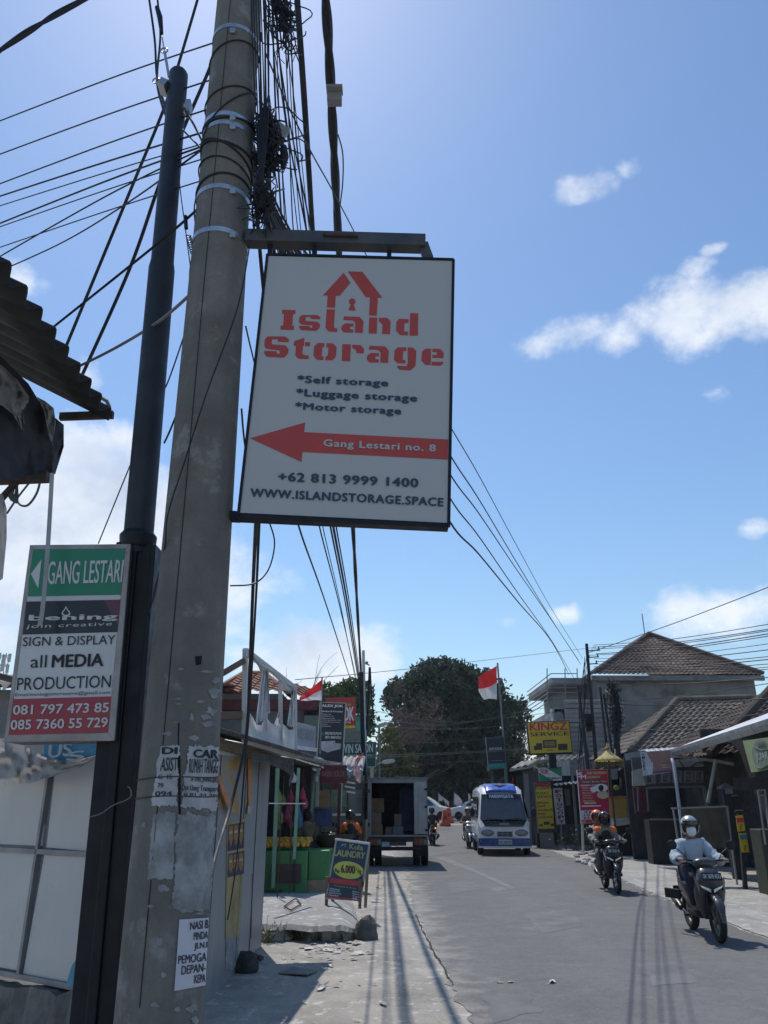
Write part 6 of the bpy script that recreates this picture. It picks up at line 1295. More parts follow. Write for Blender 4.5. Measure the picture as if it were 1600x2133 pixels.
def motorbike(name, label, loc, rz, paint, trim, plate='DK 3678 ADU', group=None, style=0, platem=None):
    t = thing(name, label, 'motorbike', loc, rz, group); L = dict(local=True)
    for nm, x in (('front_wheel', .63), ('rear_wheel', -.62)):
        w = .045 if x > 0 else .055
        ring = [V((x + .235 * math.cos(a), 0, .28 + .235 * math.sin(a))) for a in (2 * math.pi * k / 28 for k in range(29))]
        wh = MB().tube(ring, w, 8, cap=False).build(nm, BLACK, t, smooth=60, **L)
        b = MB(); b.tube([V((x + .19 * math.cos(a), 0, .28 + .19 * math.sin(a))) for a in (2 * math.pi * k / 24 for k in range(25))], .018, 6, cap=False); b.lathe((x, -.05, .28), [(.05, 0), (.055, .03), (.055, .07), (.05, .1)], 12, (0, 1, 0))
        for k in range(5):
            a = 2 * math.pi * k / 5; b.bar((x + .04 * math.cos(a), 0, .28 + .04 * math.sin(a)), (x + .185 * math.cos(a), 0, .28 + .185 * math.sin(a)), .03, .025, up=(0, 1, 0))
        b.build('rim', trim, wh, smooth=50, **L)
    b = MB(); b.lathe((.63, .03, .28), [(.09, 0), (.09, .006)], 20, (0, 1, 0)); b.build('brake_disc', STEEL, t, smooth=40, **L)
    b = MB()
    rr = [(a, .06 if 25 < a < 125 else .035) for a in (0, 20, 40, 60, 80, 100, 120, 145)]
    b.loft([[V((.63 + r_ * math.cos(rad(a)), w, .28 + r_ * math.sin(rad(a)))) for w, r_ in ((-ww, .285), (-ww * .6, .31), (ww * .6, .31), (ww, .285), (ww * .5, .295), (-ww * .5, .295))] for a, ww in rr]); b.build('front_fender', paint, t, smooth=50, **L)
    for s in (1, -1): MB().tube([(.63, s * .075, .28), (.52, s * .07, .56), (.47, s * .05, .72)], .022, 8).build('fork', DARKSTEEL, t, smooth=60, **L)
    def ov(c, a, b_, z, p=2.4, n=20): return [V((c + a * math.copysign(abs(math.cos(q)) ** (2 / p), math.cos(q)), b_ * math.copysign(abs(math.sin(q)) ** (2 / p), math.sin(q)), z)) for q in (2 * math.pi * k / n for k in range(n))]
    b = MB(); b.loft([ov(.34, .035, .1, .27), ov(.37, .05, .16, .38), ov(.41, .07, .2, .5), ov(.45, .1, .21, .62), ov(.48, .12, .19, .72), ov(.475, .125, .16, .8), ov(.44, .1, .13, .87), ov(.41, .06, .08, .92)]); fp = b.build('front_cover', paint, t, smooth=40, **L)
    for s in (1, -1):
        b = MB(); b.loft([[V((x, s * y, z)) for x, y, z in q] for q in (((.585, .02, .60), (.575, .13, .66), (.57, .15, .69), (.592, .02, .64)), ((.56, .02, .60), (.55, .13, .66), (.55, .15, .69), (.57, .02, .64)))]); b.build('headlight', mat('lamp_lens', (.7, .72, .72), .08, .3, var=.05), fp, **L)
        b = MB(); b.loft([[V((x, s * y, z)) for x, y, z in q] for q in (((.56, .165, .6), (.53, .195, .72), (.52, .2, .79), (.55, .15, .74)), ((.53, .165, .6), (.5, .195, .72), (.49, .2, .79), (.52, .15, .74)))]); b.build('side_trim', trim, fp, **L)
    b = MB(); b.ball((.375, 0, .95), (.1, .17, .075), 14, 10); hb = b.build('handlebar_cover', paint, t, smooth=80, **L)
    b = MB(); b.tube([(.33, -.36, .985), (.345, -.2, .985), (.36, 0, .97), (.345, .2, .985), (.33, .36, .985)], .013, 8); b.build('handlebar', DARKSTEEL, t, smooth=60, **L)
    for s in (1, -1):
        MB().tube([(.335, s * .25, .985), (.328, s * .37, .985)], .021, 10).build('grip', BLACK, t, smooth=60, **L)
        MB().tube(spline([(.34, s * .22, 1.0), (.33, s * .27, 1.08), (.31, s * .37, 1.15)], 4), .006, 6).build('mirror_stem', DARKSTEEL, t, smooth=60, **L)
        b = MB(); b.lathe((.325, s * .4, 1.18), [(.03, 0), (.062, .006), (.066, .02), (.05, .035), (.01, .042)], 14, (1, 0, .15)); mr = b.build('mirror', BLACK, t, smooth=50, **L)
        b = MB(); b.tube([(.37, s * .24, .975), (.39, s * .33, .97)], .006, 6); b.build('brake_lever', STEEL, t, **L)
    b = MB(); b.box((.02, 0, .29), (.62, .27, .07)); b.build('floorboard', BLACK, t, bevel=.02, **L)
    b = MB(); b.loft([[V((x, y * w, z0 + (z1 - z0) * k)) for y, k in ((-.8, 0), (.8, 0), (1, .35), (.95, .8), (.7, 1), (-.7, 1), (-.95, .8), (-1, .35))] for x, w, z0, z1 in ((.06, .1, .32, .5), (-.06, .14, .34, .66), (-.3, .165, .4, .71), (-.6, .15, .48, .74), (-.82, .1, .58, .76), (-.95, .05, .68, .76))]); b.build('rear_body', paint, t, smooth=45, **L)
    b = MB(); b.loft([[V((x, y * w, z + h * k)) for y, k in ((-1, 0), (1, 0), (1, .55), (.75, 1), (-.75, 1), (-1, .55))] for x, w, z, h in ((.0, .09, .66, .04), (-.1, .125, .69, .065), (-.35, .14, .705, .07), (-.5, .14, .73, .08), (-.82, .1, .75, .055))]); b.build('seat', mat('seat_vinyl', (.018, .018, .02), .5, var=.2), t, smooth=50, **L)
    b = MB(); b.box((-.32, .03, .32), (.46, .2, .2)); b.lathe((-.3, .1, .3), [(.13, 0), (.13, .06), (.08, .09)], 16, (0, 1, 0)); b.build('engine', mat('engine_grey', (.07, .07, .075), .5, .5, var=.3, scale=20), t, bevel=.02, **L)
    b = MB(); b.tube([(-.1, -.1, .26), (-.3, -.14, .24), (-.48, -.17, .3)], .02, 8); b.tube([(-.45, -.175, .3), (-.55, -.18, .335), (-.85, -.185, .43)], [.04, .058, .052], 12); ex = b.build('exhaust', mat('exhaust_dark', (.05, .05, .05), .4, .6), t, smooth=50, **L)
    b = MB(); b.slab([(-.5, -.24, .33), (-.78, -.245, .43), (-.77, -.245, .48), (-.5, -.24, .39)], .01, (0, 1, 0)); b.build('heat_shield', trim, ex, **L)
    b = MB(); b.loft([[V((x, w, z)) for w in (-.06, .06)] + [V((x + .02, w, z + .012)) for w in (.06, -.06)] for x, z in ((-.8, .6), (-.92, .5), (-.98, .38))]); b.build('rear_mudguard', BLACK, t, **L)
    b = MB(); b.box((-.94, 0, .69), (.03, .14, .06)); b.build('tail_light', mat('tail_red', (.4, .02, .02), .2), t, bevel=.01, **L)
    for x, z, nx in ((.635, .8, 1), (-1.0, .5, -1)):
        M = Matrix.Rotation(-.35 if nx > 0 else .3, 3, 'Y'); b = MB(); b.box((x + .0, 0, z), (.006, .26, .1), M=M); pl = b.build('number_plate', platem or mat('plate_black', (.02, .02, .022), .5), t, **L)
        uu = M @ V((0, 1, 0)); vv = M @ V((0, 0, 1)); nn = M @ V((nx, 0, 0)); o = V((x, 0, z))
        text(pl, plate, [(-.115, .032), (.115, .032), (.115, -.022), (-.115, -.022)], lambda px, py, off: o + uu * px * nx + vv * py + nn * (.003 + off), WINK if platem is None else INK, .01, local=True, off=.0015)
    b = MB(); b.tube([(-.2, .12, .25), (-.2, .2, .24)], .012, 6); b.tube([(-.2, -.12, .25), (-.2, -.2, .24)], .012, 6); b.build('footpeg', DARKSTEEL, t, **L)
    return t
def at(front, rear):
    f, r_ = G(*front), G(*rear); d = (f - r_); rz = math.atan2(d.y, d.x); return f, rz
def face(px, py, heading):                      # bike whose front wheel meets the ground at this pixel
    f = G(px, py); c = f - V((math.cos(heading), math.sin(heading), 0)) * .63; return V((c.x, c.y, f.z + .004)), heading
GREYP = mat('bike_grey', (.06, .06, .064), .3, .3, var=.08, coat=.4); BLKP = mat('bike_black', (.014, .014, .016), .25, .1, var=.1, coat=.5); SILV = mat('bike_silver', (.45, .45, .46), .3, .6, var=.05); BLUP = mat('bike_blue', (.02, .05, .16), .3, .2, coat=.4)
loc, rz = face(1502, 1968, rad(-95)); loc.z = .012
motorbike('scooter', 'black and grey scooter ridden towards us nearest on the right', loc, rz, GREYP, mat('bike_bronze', (.2, .17, .14), .4, .5))
PALE = mat('pale_blue_blouse', (.36, .42, .48), .8, var=.1, scale=6); DENIM = mat('dark_trousers', (.022, .024, .04), .8, var=.2)
person('person', 'scooter rider in pale blue blouse, silver helmet and white face mask', loc, rz, sitting(), dict(shirt=PALE, trousers=DENIM, loose=.03), helmet=mat('helmet_silver', (.42, .43, .45), .25, .5, var=.06, coat=.5), mask=mat('mask_white', (.68, .7, .72), .8, var=.03), hcol2=mat('helmet_black', (.015, .015, .017), .3))
b = MB(); o_ = Matrix.Rotation(rz, 3, 'Z'); p = loc + o_ @ V((-.35, -.3, .5)); b.box(p, (.3, .04, .13), rz=rz + .5); b.bar(p + V((0, 0, -.02)), loc + o_ @ V((-.2, -.2, .55)), .02)
one('scooter_bag', b, BLACK, 'small black bag sticking out at the near scooter rider side', 'bag', bevel=.01)
loc2, rz2 = face(1288, 1864, rad(-94)); loc2.z = .012
motorbike('scooter', 'black motorbike carrying two people on the far right lane', loc2, rz2, BLKP, CHROME, 'DK 5121 IL')
BLK = mat('black_jacket', (.016, .016, .018), .7, var=.3); ORJ = mat('orange_jacket', (.75, .17, .025), .7, var=.1); 
person('person', 'motorbike driver in black helmet and orange shouldered jacket', loc2, rz2, sitting(.02), dict(shirt=mat('pale_sleeve', (.2, .19, .18), .8, var=.2), trousers=BLK), helmet=mat('helmet_gloss_black', (.012, .012, .013), .15, coat=.6), vest=BLK, pads=ORJ, mask=BLK)
def pillion(px=-.33):
    P = sitting(); Q = {}
    for k, (p, r_) in P.items(): Q[k] = ((p[0] + px, p[1] * 1.02 + .0, p[2] + .03), r_)
    for s, k in ((1, 'l'), (-1, 'r')):
        Q['el' + k] = ((px - .02, s * .27, 1.0), .044); Q['wr' + k] = ((px + .16, s * .2, .93), .03); Q['pa' + k] = ((px + .24, s * .17, .93), (.04, .026)); Q['kn' + k] = ((px + .34, s * .21, .72), .06); Q['an' + k] = ((px + .2, s * .2, .37), .04); Q['to' + k] = ((px + .34, s * .21, .33), .035)
    return {k: ((p[0], p[1] + (-.09 if k in ('head', 'jaw', 'neck') else -.05 if k in ('chest', 'shl', 'shr', 'spine') else 0), p[2]), r_) for k, (p, r_) in Q.items()}
person('person', 'passenger in orange helmet and light grey clothes behind the motorbike driver', loc2, rz2, pillion(), dict(shirt=mat('light_grey_cloth', (.34, .33, .32), .8, var=.12), trousers=mat('grey_cloth', (.14, .13, .13), .8)), helmet=mat('helmet_orange', (.75, .16, .03), .3, coat=.4))
loc3, rz3 = face(905, 1752, rad(92)); loc3 = G(903, 1762); loc3 = V((loc3.x - .02, loc3.y + .6, .012))
motorbike('scooter', 'dark scooter riding away past the right side of the box truck', loc3, rad(93), BLKP, SILV, 'DK 2240 FB')
person('person', 'rider in dark jacket and helmet seen from behind beside the truck', loc3, rad(93), sitting(), dict(shirt=mat('navy_jacket', (.02, .02, .026), .8, var=.2), trousers=BLK), helmet=mat('helmet_gloss_black', (.012, .012, .013), .15))
b = MB(); o_ = loc3 + V((.1, -.98, .72)); b.box(o_, (.05, .03, .04)); one('indicator_lamp', b, mat('amber_lens', (.9, .35, .02), .2), 'glowing amber indicator at the tail of the departing scooter', 'lamp', bevel=.008)
am = bpy.data.materials['amber_lens'].node_tree.nodes['Principled BSDF']; am.inputs['Emission Color'].default_value = (1, .45, .05, 1); am.inputs['Emission Strength'].default_value = 2.0
loc4 = V((-.93, 22.6, .012))
motorbike('scooter', 'black scooter standing at the stall with its rider in orange sleeves', loc4, rad(108), BLKP, CHROME, 'DK 4415 OP')
person('person', 'rider with orange sleeves, black vest and black helmet seen from behind', loc4, rad(100), sitting(.04), dict(shirt=ORJ, trousers=BLK), helmet=mat('helmet_gloss_black', (.012, .012, .013), .15), vest=BLK)
motorbike('scooter', 'dark scooter parked side on behind the fruit stall', V((-1.75, 22.0, .012)), rad(35), BLKP, SILV, 'DK 6012 AC')
motorbike('scooter', 'scooter coming down the lane half hidden behind the tourist van', V((W(972, 1720, 33).x + .22, 34.5, .02)), rad(-92), SILV, BLKP, 'DK 7733 KL')
person('person', 'rider half hidden behind the left edge of the tourist van', V((W(972, 1720, 33).x + .22, 34.5, .02)), rad(-92), sitting(), dict(shirt=mat('dark_sleeve', (.1, .07, .06), .8, var=.3), trousers=BLK), helmet=mat('helmet_dim_white', (.5, .5, .5), .3))
def standing(h=1.62, arm=.3):
    s_ = h / 1.7; P = {'pelvis': ((0, 0, .93), (.14, .1)), 'spine': ((.0, 0, 1.1), (.12, .095)), 'chest': ((.02, 0, 1.28), (.14, .105)), 'neck': ((.02, 0, 1.43), .05), 'jaw': ((.05, 0, 1.5), .068), 'head': ((.04, 0, 1.59), .085)}
    for s, k in ((1, 'l'), (-1, 'r')):
        P.update({'sh' + k: ((0, s * .17, 1.36), .06), 'el' + k: ((.05, s * .24, 1.1), .043), 'wr' + k: ((.25, s * .2, 1.02), .03), 'pa' + k: ((.33, s * .19, 1.01), (.038, .025)), 'hi' + k: ((0, s * .095, .9), .09), 'kn' + k: ((.01, s * .1, .5), .06), 'an' + k: ((-.01, s * .1, .09), .042), 'to' + k: ((.13, s * .12, .035), .035)})
    return {k: ((p[0] * s_, p[1] * s_, p[2] * s_), r_) for k, (p, r_) in P.items()}
person('person', 'stall keeper in olive brown shirt standing behind the heaped oranges', (W(637, 1745, 17.4).x, 17.75, .1), rad(120), standing(1.5), dict(shirt=mat('olive_shirt', (.12, .095, .06), .85, var=.25), trousers=BLK), hold=False)

# ---------------------------------------------------------------- box truck
def truck():
    t = thing('box_truck', 'grey box truck seen from behind with its cargo door open', 'truck', (.43, 24.6, 0))
    x0, x1, yb, yf, zf, zt = -.47, 1.27, 24.4, 27.6, .85, 2.42
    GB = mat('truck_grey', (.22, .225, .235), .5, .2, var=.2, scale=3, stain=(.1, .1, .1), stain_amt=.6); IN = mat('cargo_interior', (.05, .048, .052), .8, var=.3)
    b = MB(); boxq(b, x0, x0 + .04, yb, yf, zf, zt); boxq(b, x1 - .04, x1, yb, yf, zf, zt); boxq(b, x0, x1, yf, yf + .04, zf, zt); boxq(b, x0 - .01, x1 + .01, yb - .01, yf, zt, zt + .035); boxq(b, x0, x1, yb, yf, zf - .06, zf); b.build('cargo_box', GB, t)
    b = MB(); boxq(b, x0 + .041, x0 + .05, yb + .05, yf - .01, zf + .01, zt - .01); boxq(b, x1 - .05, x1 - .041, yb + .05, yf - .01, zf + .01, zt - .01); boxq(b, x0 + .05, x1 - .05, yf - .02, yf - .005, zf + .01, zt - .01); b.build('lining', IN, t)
    b = MB(); boxq(b, x0 - .02, x0 + .1, yb - .05, yb - .003, zf - .06, zt); boxq(b, x1 - .02, x1 + .02, yb - .05, yb - .003, zf - .06, zt); boxq(b, x0 + .1, x1 - .02, yb - .05, yb - .003, zt - .12, zt); boxq(b, x0 + .1, x1 - .02, yb - .06, yb - .003, zf - .1, zf + .02); b.build('rear_frame', mat('frame_light', (.2, .205, .215), .45, .3, var=.2, scale=4), t, bevel=.006)
    b = MB(); r = random.Random(4); pts = [V((x0 - .04 + i * (x1 - x0 + .08) / 12, yb - .06, zt + .045 + r.uniform(-.01, .02))) for i in range(13)]
    b.loft([[p, p + V((0, 3.2, .01)), p + V((0, 3.2, -.05)), p + V((0, -.012, -.055 + r.uniform(-.02, .02)))] for p in pts]); b.build('roof_sheet', mat('roof_scuffed', (.14, .14, .14), .6, .3, var=.4, scale=9, stain=(.35, .35, .35), stain_amt=.5, stain_scale=5), t)
    d = MB(); M = Matrix.Rotation(rad(100), 3, 'Z'); d.box((x1 - .2, yb - .085, (zf + zt) / 2 - .02), (.36, .04, zt - zf - .12)); d.box((x1 - .37, yb - .105, (zf + zt) / 2 - .02), (.03, .03, zt - zf - .14)); dr = d.build('door', mat('door_grey', (.3, .305, .315), .5, .25, var=.18, scale=3), t, bevel=.008, label='folded back right hand cargo door')
    for z in (zf + .15, (zf + zt) / 2, zt - .3):
        MB().box((x1 - .03, yb - .1, z), (.09, .03, .06)).build('hinge', DARKSTEEL, dr, bevel=.004)
    MB().tube([(x1 - .24, yb - .115, zf + .05), (x1 - .24, yb - .115, zt - .25)], .012, 8).build('locking_bar', STEEL, dr, smooth=60)
    for z in (zf + .3, zt - .35): MB().box((x0 + .03, yb - .06, z), (.05, .03, .1)).build('hinge', DARKSTEEL, t)
    b = MB(); b.bar((x0 + .02, yb - .02, zf - .1), (x1 - .02, yb - .02, zf - .1), .1, .14); b.bar((x0 + .3, yb, .62), (x0 + .3, yf + .5, .62), .08, .14); b.bar((x1 - .3, yb, .62), (x1 - .3, yf + .5, .62), .08, .14); b.bar((x0 + .2, yb - .02, .5), (x1 - .2, yb - .02, .5), .06, .1); b.build('chassis', DARKSTEEL, t)
    for s, x in ((0, x0 + .2), (1, x1 - .2)):
        b = MB(); b.box((x, yb - .06, zf - .17), (.42, .06, .2)); lp = b.build('tail_lamp', mat('lamp_housing', (.05, .045, .045), .5), t, bevel=.01)
        for k, m in enumerate((mat('lens_red', (.2, .012, .012), .2), mat('lens_amber', (.2, .05, .02), .2), mat('lens_clear', (.14, .14, .14), .2))): MB().box((x - .13 + k * .13, yb - .095, zf - .17), (.11, .012, .14)).build('lens', m, lp, bevel=.004)
    b = MB(); b.box(((x0 + x1) / 2, yb - .05, zf - .2), (.5, .02, .15)); b.build('number_plate', mat('plate_dull', (.05, .05, .055), .5), t)
    for x in (x0 + .06, x0 + .3, x1 - .06, x1 - .3):
        b = MB(); b.lathe((x - .1, yb + .75, .38), [(.2, 0), (.35, .0), (.38, .04), (.38, .16), (.35, .2), (.2, .2), (.18, .12), (.05, .12)], 24, (1, 0, 0)); wl = b.build('rear_wheel', BLACK, t, smooth=40)
    for x in (x0 + .08, x1 - .28):
        b = MB(); b.lathe((x, yf + 1.0, .38), [(.2, 0), (.35, .0), (.38, .04), (.38, .16), (.35, .2), (.2, .2)], 24, (1, 0, 0)); b.build('front_wheel', BLACK, t, smooth=40)
    for x in (x0 + .17, x1 - .17): MB().box((x, yb + .3, .48), (.36, .02, .4)).build('mud_flap', BLACK, t)
    b = MB(); b.loft([[V((x, y, z)) for x, z in ((x0 + .08, .55), (x1 - .08, .55), (x1 - .1, 1.2), (x1 - .2, zz), (x0 + .2, zz), (x0 + .1, 1.2))] for y, zz in ((yf + .1, 1.95), (yf + 1.0, 1.98), (yf + 1.6, 1.3))]); b.build('cab', mat('cab_white', (.5, .5, .5), .4), t, bevel=.03)
truck()
CART = mat('carton_tan', (.2, .13, .08), .8, var=.2, scale=5); CART2 = mat('carton_pale', (.17, .135, .11), .85, var=.2); CRT = mat('carton_blue', (.1, .12, .155), .6, var=.3, scale=14)
for i, (x, y, z, sx, sz, m, la) in enumerate(((-.22, 24.75, .85, .36, .3, CART, 'tan carton lowest at the left of the truck bed'), (-.24, 24.8, 1.15, .32, .32, CART2, 'pale carton on top of the tan one in the truck'), (-.2, 25.1, 1.47, .4, .4, CART, 'brown carton at the top of the stack in the truck'), (.2, 24.9, .85, .3, .22, CART2, 'small dim carton in the middle of the truck bed'), (.42, 24.7, .85, .3, .24, CRT, 'bluish printed pack in the middle of the truck bed'), (.42, 25.0, 1.09, .22, .34, CART2, 'carton standing behind the bluish pack'), (.95, 24.7, .85, .14, .3, CART, 'narrow carton beside the folded door'))):
    b = MB(); b.box((x, y, z + sz / 2 + .001), (sx, .34, sz), rz=R.uniform(-.06, .06)); t = one('carton', b, m, la, 'box', 'cartons in the truck', bevel=.006)
cloth('dark_tarpaulin', mat('navy_cloth', (.018, .022, .06), .8, var=.3), PY(24.85), [(832, 1645, 1725), (840, 1643, 1730), (850, 1643, 1732), (861, 1646, 1728)], label='navy sheet hanging inside the truck on the right', cat='tarpaulin', amp=.08)

# ---------------------------------------------------------------- tourist van
def van():
    c = G(1052, 1782); h = rad(-93); t = thing('tourist_van', 'white tourist minibus with blue raised roof and blue bumper driving towards us', 'van', (c.x + .1, c.y + 1.9, gz(c.y) + .01), h); L = dict(local=True)
    WP = mat('van_white', (.68, .69, .7), .3, var=.04, coat=.5); BL = mat('van_blue', (.018, .06, .22), .3, var=.06, coat=.5); GL = mat('van_glass', (.03, .035, .042), .06, var=.2, spec=.9)
    # rings along x: lower half width, belt, roof
    def ring(x, zb, zs, zr, w0, w1, w2): return [V((x, y, z)) for y, z in ((-w0 * .9, zb), (w0 * .9, zb), (w0, zb + .12), (w1, zs), (w2, zr - .16), (w2 * .82, zr - .03), (w2 * .4, zr), (-w2 * .4, zr), (-w2 * .82, zr - .03), (-w2, zr - .16), (-w1, zs), (-w0, zb + .12))]
    b = MB(); b.loft([ring(-2.35, .42, 1.1, 2.28, .88, .9, .78), ring(-2.2, .32, 1.1, 2.36, .92, .94, .82), ring(.9, .32, 1.1, 2.34, .92, .94, .82), ring(1.35, .32, 1.1, 2.2, .92, .94, .76), ring(1.72, .32, 1.1, 1.72, .92, .93, .8), ring(2.05, .32, 1.08, 1.26, .91, .91, .86), ring(2.22, .34, .95, 1.05, .86, .86, .8)]); bd = b.build('body', WP, t, smooth=35, **L)
    b = MB(); w = lambda x, y, z: V((x, y, z)); 
    def ws(u, v):
        z = 1.17 + v * .86; y = (2 * u - 1) * (.84 - .12 * v); x = 2.235 - (z - 1.17) * .8 - .05 * (2 * u - 1) ** 2; return V((x, y, z))
    b.grid(ws, 10, 8); wd = b.build('windscreen', GL, t, smooth=60, **L)
    text(wd, 'PARIWISATA', [(.2, .97), (.8, .97), (.8, .84), (.2, .84)], lambda u, v, off: ws(u, v) + V((.012, 0, .008)), WINK, .05, **L)
    b = MB(); b.grid(lambda u, v: ws(u, .8 + .2 * v) + V((.005, 0, .004)), 8, 2); b.build('sun_strip', mat('strip_black', (.012, .012, .015), .3), wd, **L)
    for s in (1, -1):
        b = MB(); b.tube([ws(.5 + s * .04, .02) + V((.02, 0, .0)), ws(.5 + s * .38, .06) + V((.03, 0, .01))], .012, 5); b.build('wiper', BLACK, wd, **L)
    # black lower face with name plate, grille, lamps
    def fr(u, v, z0, z1, hw, x0=2.2, k=.16): y = (2 * u - 1) * hw; return V((x0 - k * (2 * u - 1) ** 2, y, z0 + (z1 - z0) * v))
    b = MB(); b.grid(lambda u, v: V((2.285 - .02 * (2 * u - 1) ** 2 - .12 * v, (2 * u - 1) * (.66 + .16 * v), .95 + .23 * v)), 10, 3); nb = b.build('nose_panel', mat('nose_black', (.014, .014, .016), .25, coat=.5), t, smooth=60, solid=.02, **L)
    b = MB(); b.box((2.27, 0, 1.03), (.05, .34, .065)); np_ = b.build('name_badge', WALLW, nb, **L); text(np_, 'ISUZU', [(-.15, 1.05), (.15, 1.05), (.15, 1.01), (-.15, 1.01)], lambda y, z, off: V((2.2975, y, z)), INK, .03, **L)
    b = MB(); b.box((2.215, 0, .7), (.05, .56, .17)); gr = b.build('grille', mat('grille_grey', (.3, .3, .31), .4), t, bevel=.01, **L)
    for z in (.65, .7, .75):
        for y in (-.17, .0, .17): MB().box((2.242, y, z), (.012, .15, .03)).build('grille_slot', BLACK, gr, **L)
    for s in (1, -1):
        b = MB(); b.ball((2.19, s * .6, .74), (.08, .26, .125), 16, 10); b.build('headlight', mat('van_lamp_lens', (.24, .24, .23), .1, .2, var=.3, scale=20), t, smooth=80, **L)
        b = MB(); b.box((2.2, s * .62, .98), (.03, .16, .02)); b.box((2.2, s * .62, .93), (.03, .16, .02)); b.build('blue_stripe', BL, bd, **L)
        b = MB(); b.tube([(1.85, s * .9, 1.25), (1.95, s * 1.06, 1.3), (1.95, s * 1.1, 1.5)], .015, 6); b.build('mirror_arm', BLACK, t, **L)
        b = MB(); b.ball((1.95, s * 1.1, 1.42), (.06, .1, .16), 10, 8); b.build('side_mirror', BLACK, t, smooth=80, **L)
        b = MB(); q = [(1.25, .83, 1.95), (1.55, .9, 1.55), (1.72, .945, 1.2), (.7, .945, 1.2), (.7, .84, 1.95)]; b.slab([V((x, s * (y + .012), z)) for x, y, z in q], .01, (0, -s, 0)); b.build('door_window', GL, t, **L)
        for a in (-2.1, -1.15, -.2):
            b = MB(); q = [(a, .955, 1.2), (a + .85, .955, 1.2), (a + .85, .85, 1.95), (a, .85, 1.95)]; b.slab([V((x, s * y, z)) for x, y, z in q], .01, (0, -s, 0)); b.build('side_window', GL, t, **L)
        b = MB(); b.box((-.3, s * .93, .55), (3.6, .03, .22)); b.build('blue_band', BL, t, bevel=.01, **L)
    b = MB(); b.loft([[V((x - .16 * (y / .9) ** 2, y, z)) for x, z in ((2.2, .3), (2.36, .32), (2.37, .56), (2.22, .58))] for y in (-.93, -.7, -.35, 0, .35, .7, .93)]); bp = b.build('bumper', BL, t, smooth=40, **L)
    b = MB(); b.loft([[V((x - .16 * (y / .9) ** 2, y, z)) for x, z in ((2.2, .24), (2.38, .25), (2.38, .31), (2.2, .31))] for y in (-.93, -.7, -.35, 0, .35, .7, .93)]); b.build('lip', WP, bp, smooth=40, **L)
    b = MB(); b.box((2.385, 0, .45), (.012, .46, .16)); pl = b.build('number_plate', WALLW, bp, **L); text(pl, 'DK 7018 AB', [(-.2, .48), (.2, .48), (.2, .41), (-.2, .41)], lambda y, z, off: V((2.393, y, z)), INK, .02, **L)
    # raised blue roof fairing
    b = MB()
    def fair(u, v):
        y = (2 * u - 1) * (.56 + .05 * v); x = 1.42 - v * 1.2; z = 2.13 + .28 * math.sin(min(v * 1.8, 1) * math.pi / 2) - .05 * (2 * u - 1) ** 4; return V((x + .12 * (1 - v), y, z))
    b.grid(fair, 14, 12); rf = b.build('roof_fairing', mat('van_roof_blue', (.025, .09, .42), .25, var=.06, coat=.5), t, smooth=60, solid=.03, **L)
    b = MB(); b.grid(lambda u, v: fair(.24 + .52 * u, .12 + (.1 + .16 * abs(2 * u - 1)) * 1 + .12 * v * (1 - abs(2 * u - 1) ** 2)) + V((.05, 0, .035)), 14, 4); b.build('air_scoop', mat('scoop_dark', (.008, .01, .03), .4), rf, smooth=60, **L)
    b = MB(); b.loft([[V((x, y * w, z)) for y, z in ((-1, 2.3), (1, 2.3), (.9, zz), (-.9, zz))] for x, w, zz in ((.3, .6, 2.42), (-2.1, .6, 2.42))]); b.build('raised_roof', WP, t, bevel=.05, **L)
    for x in (1.4, -1.4):
        for s in (1, -1):
            b = MB(); b.lathe((x, s * .93 - (.2 if s > 0 else 0), .32), [(.17, 0), (.3, 0), (.32, .03), (.32, .17), (.3, .2), (.17, .2), (.15, .14), (.03, .14)], 22, (0, 1, 0)); b.build('wheel', BLACK, t, smooth=40, **L)
van()
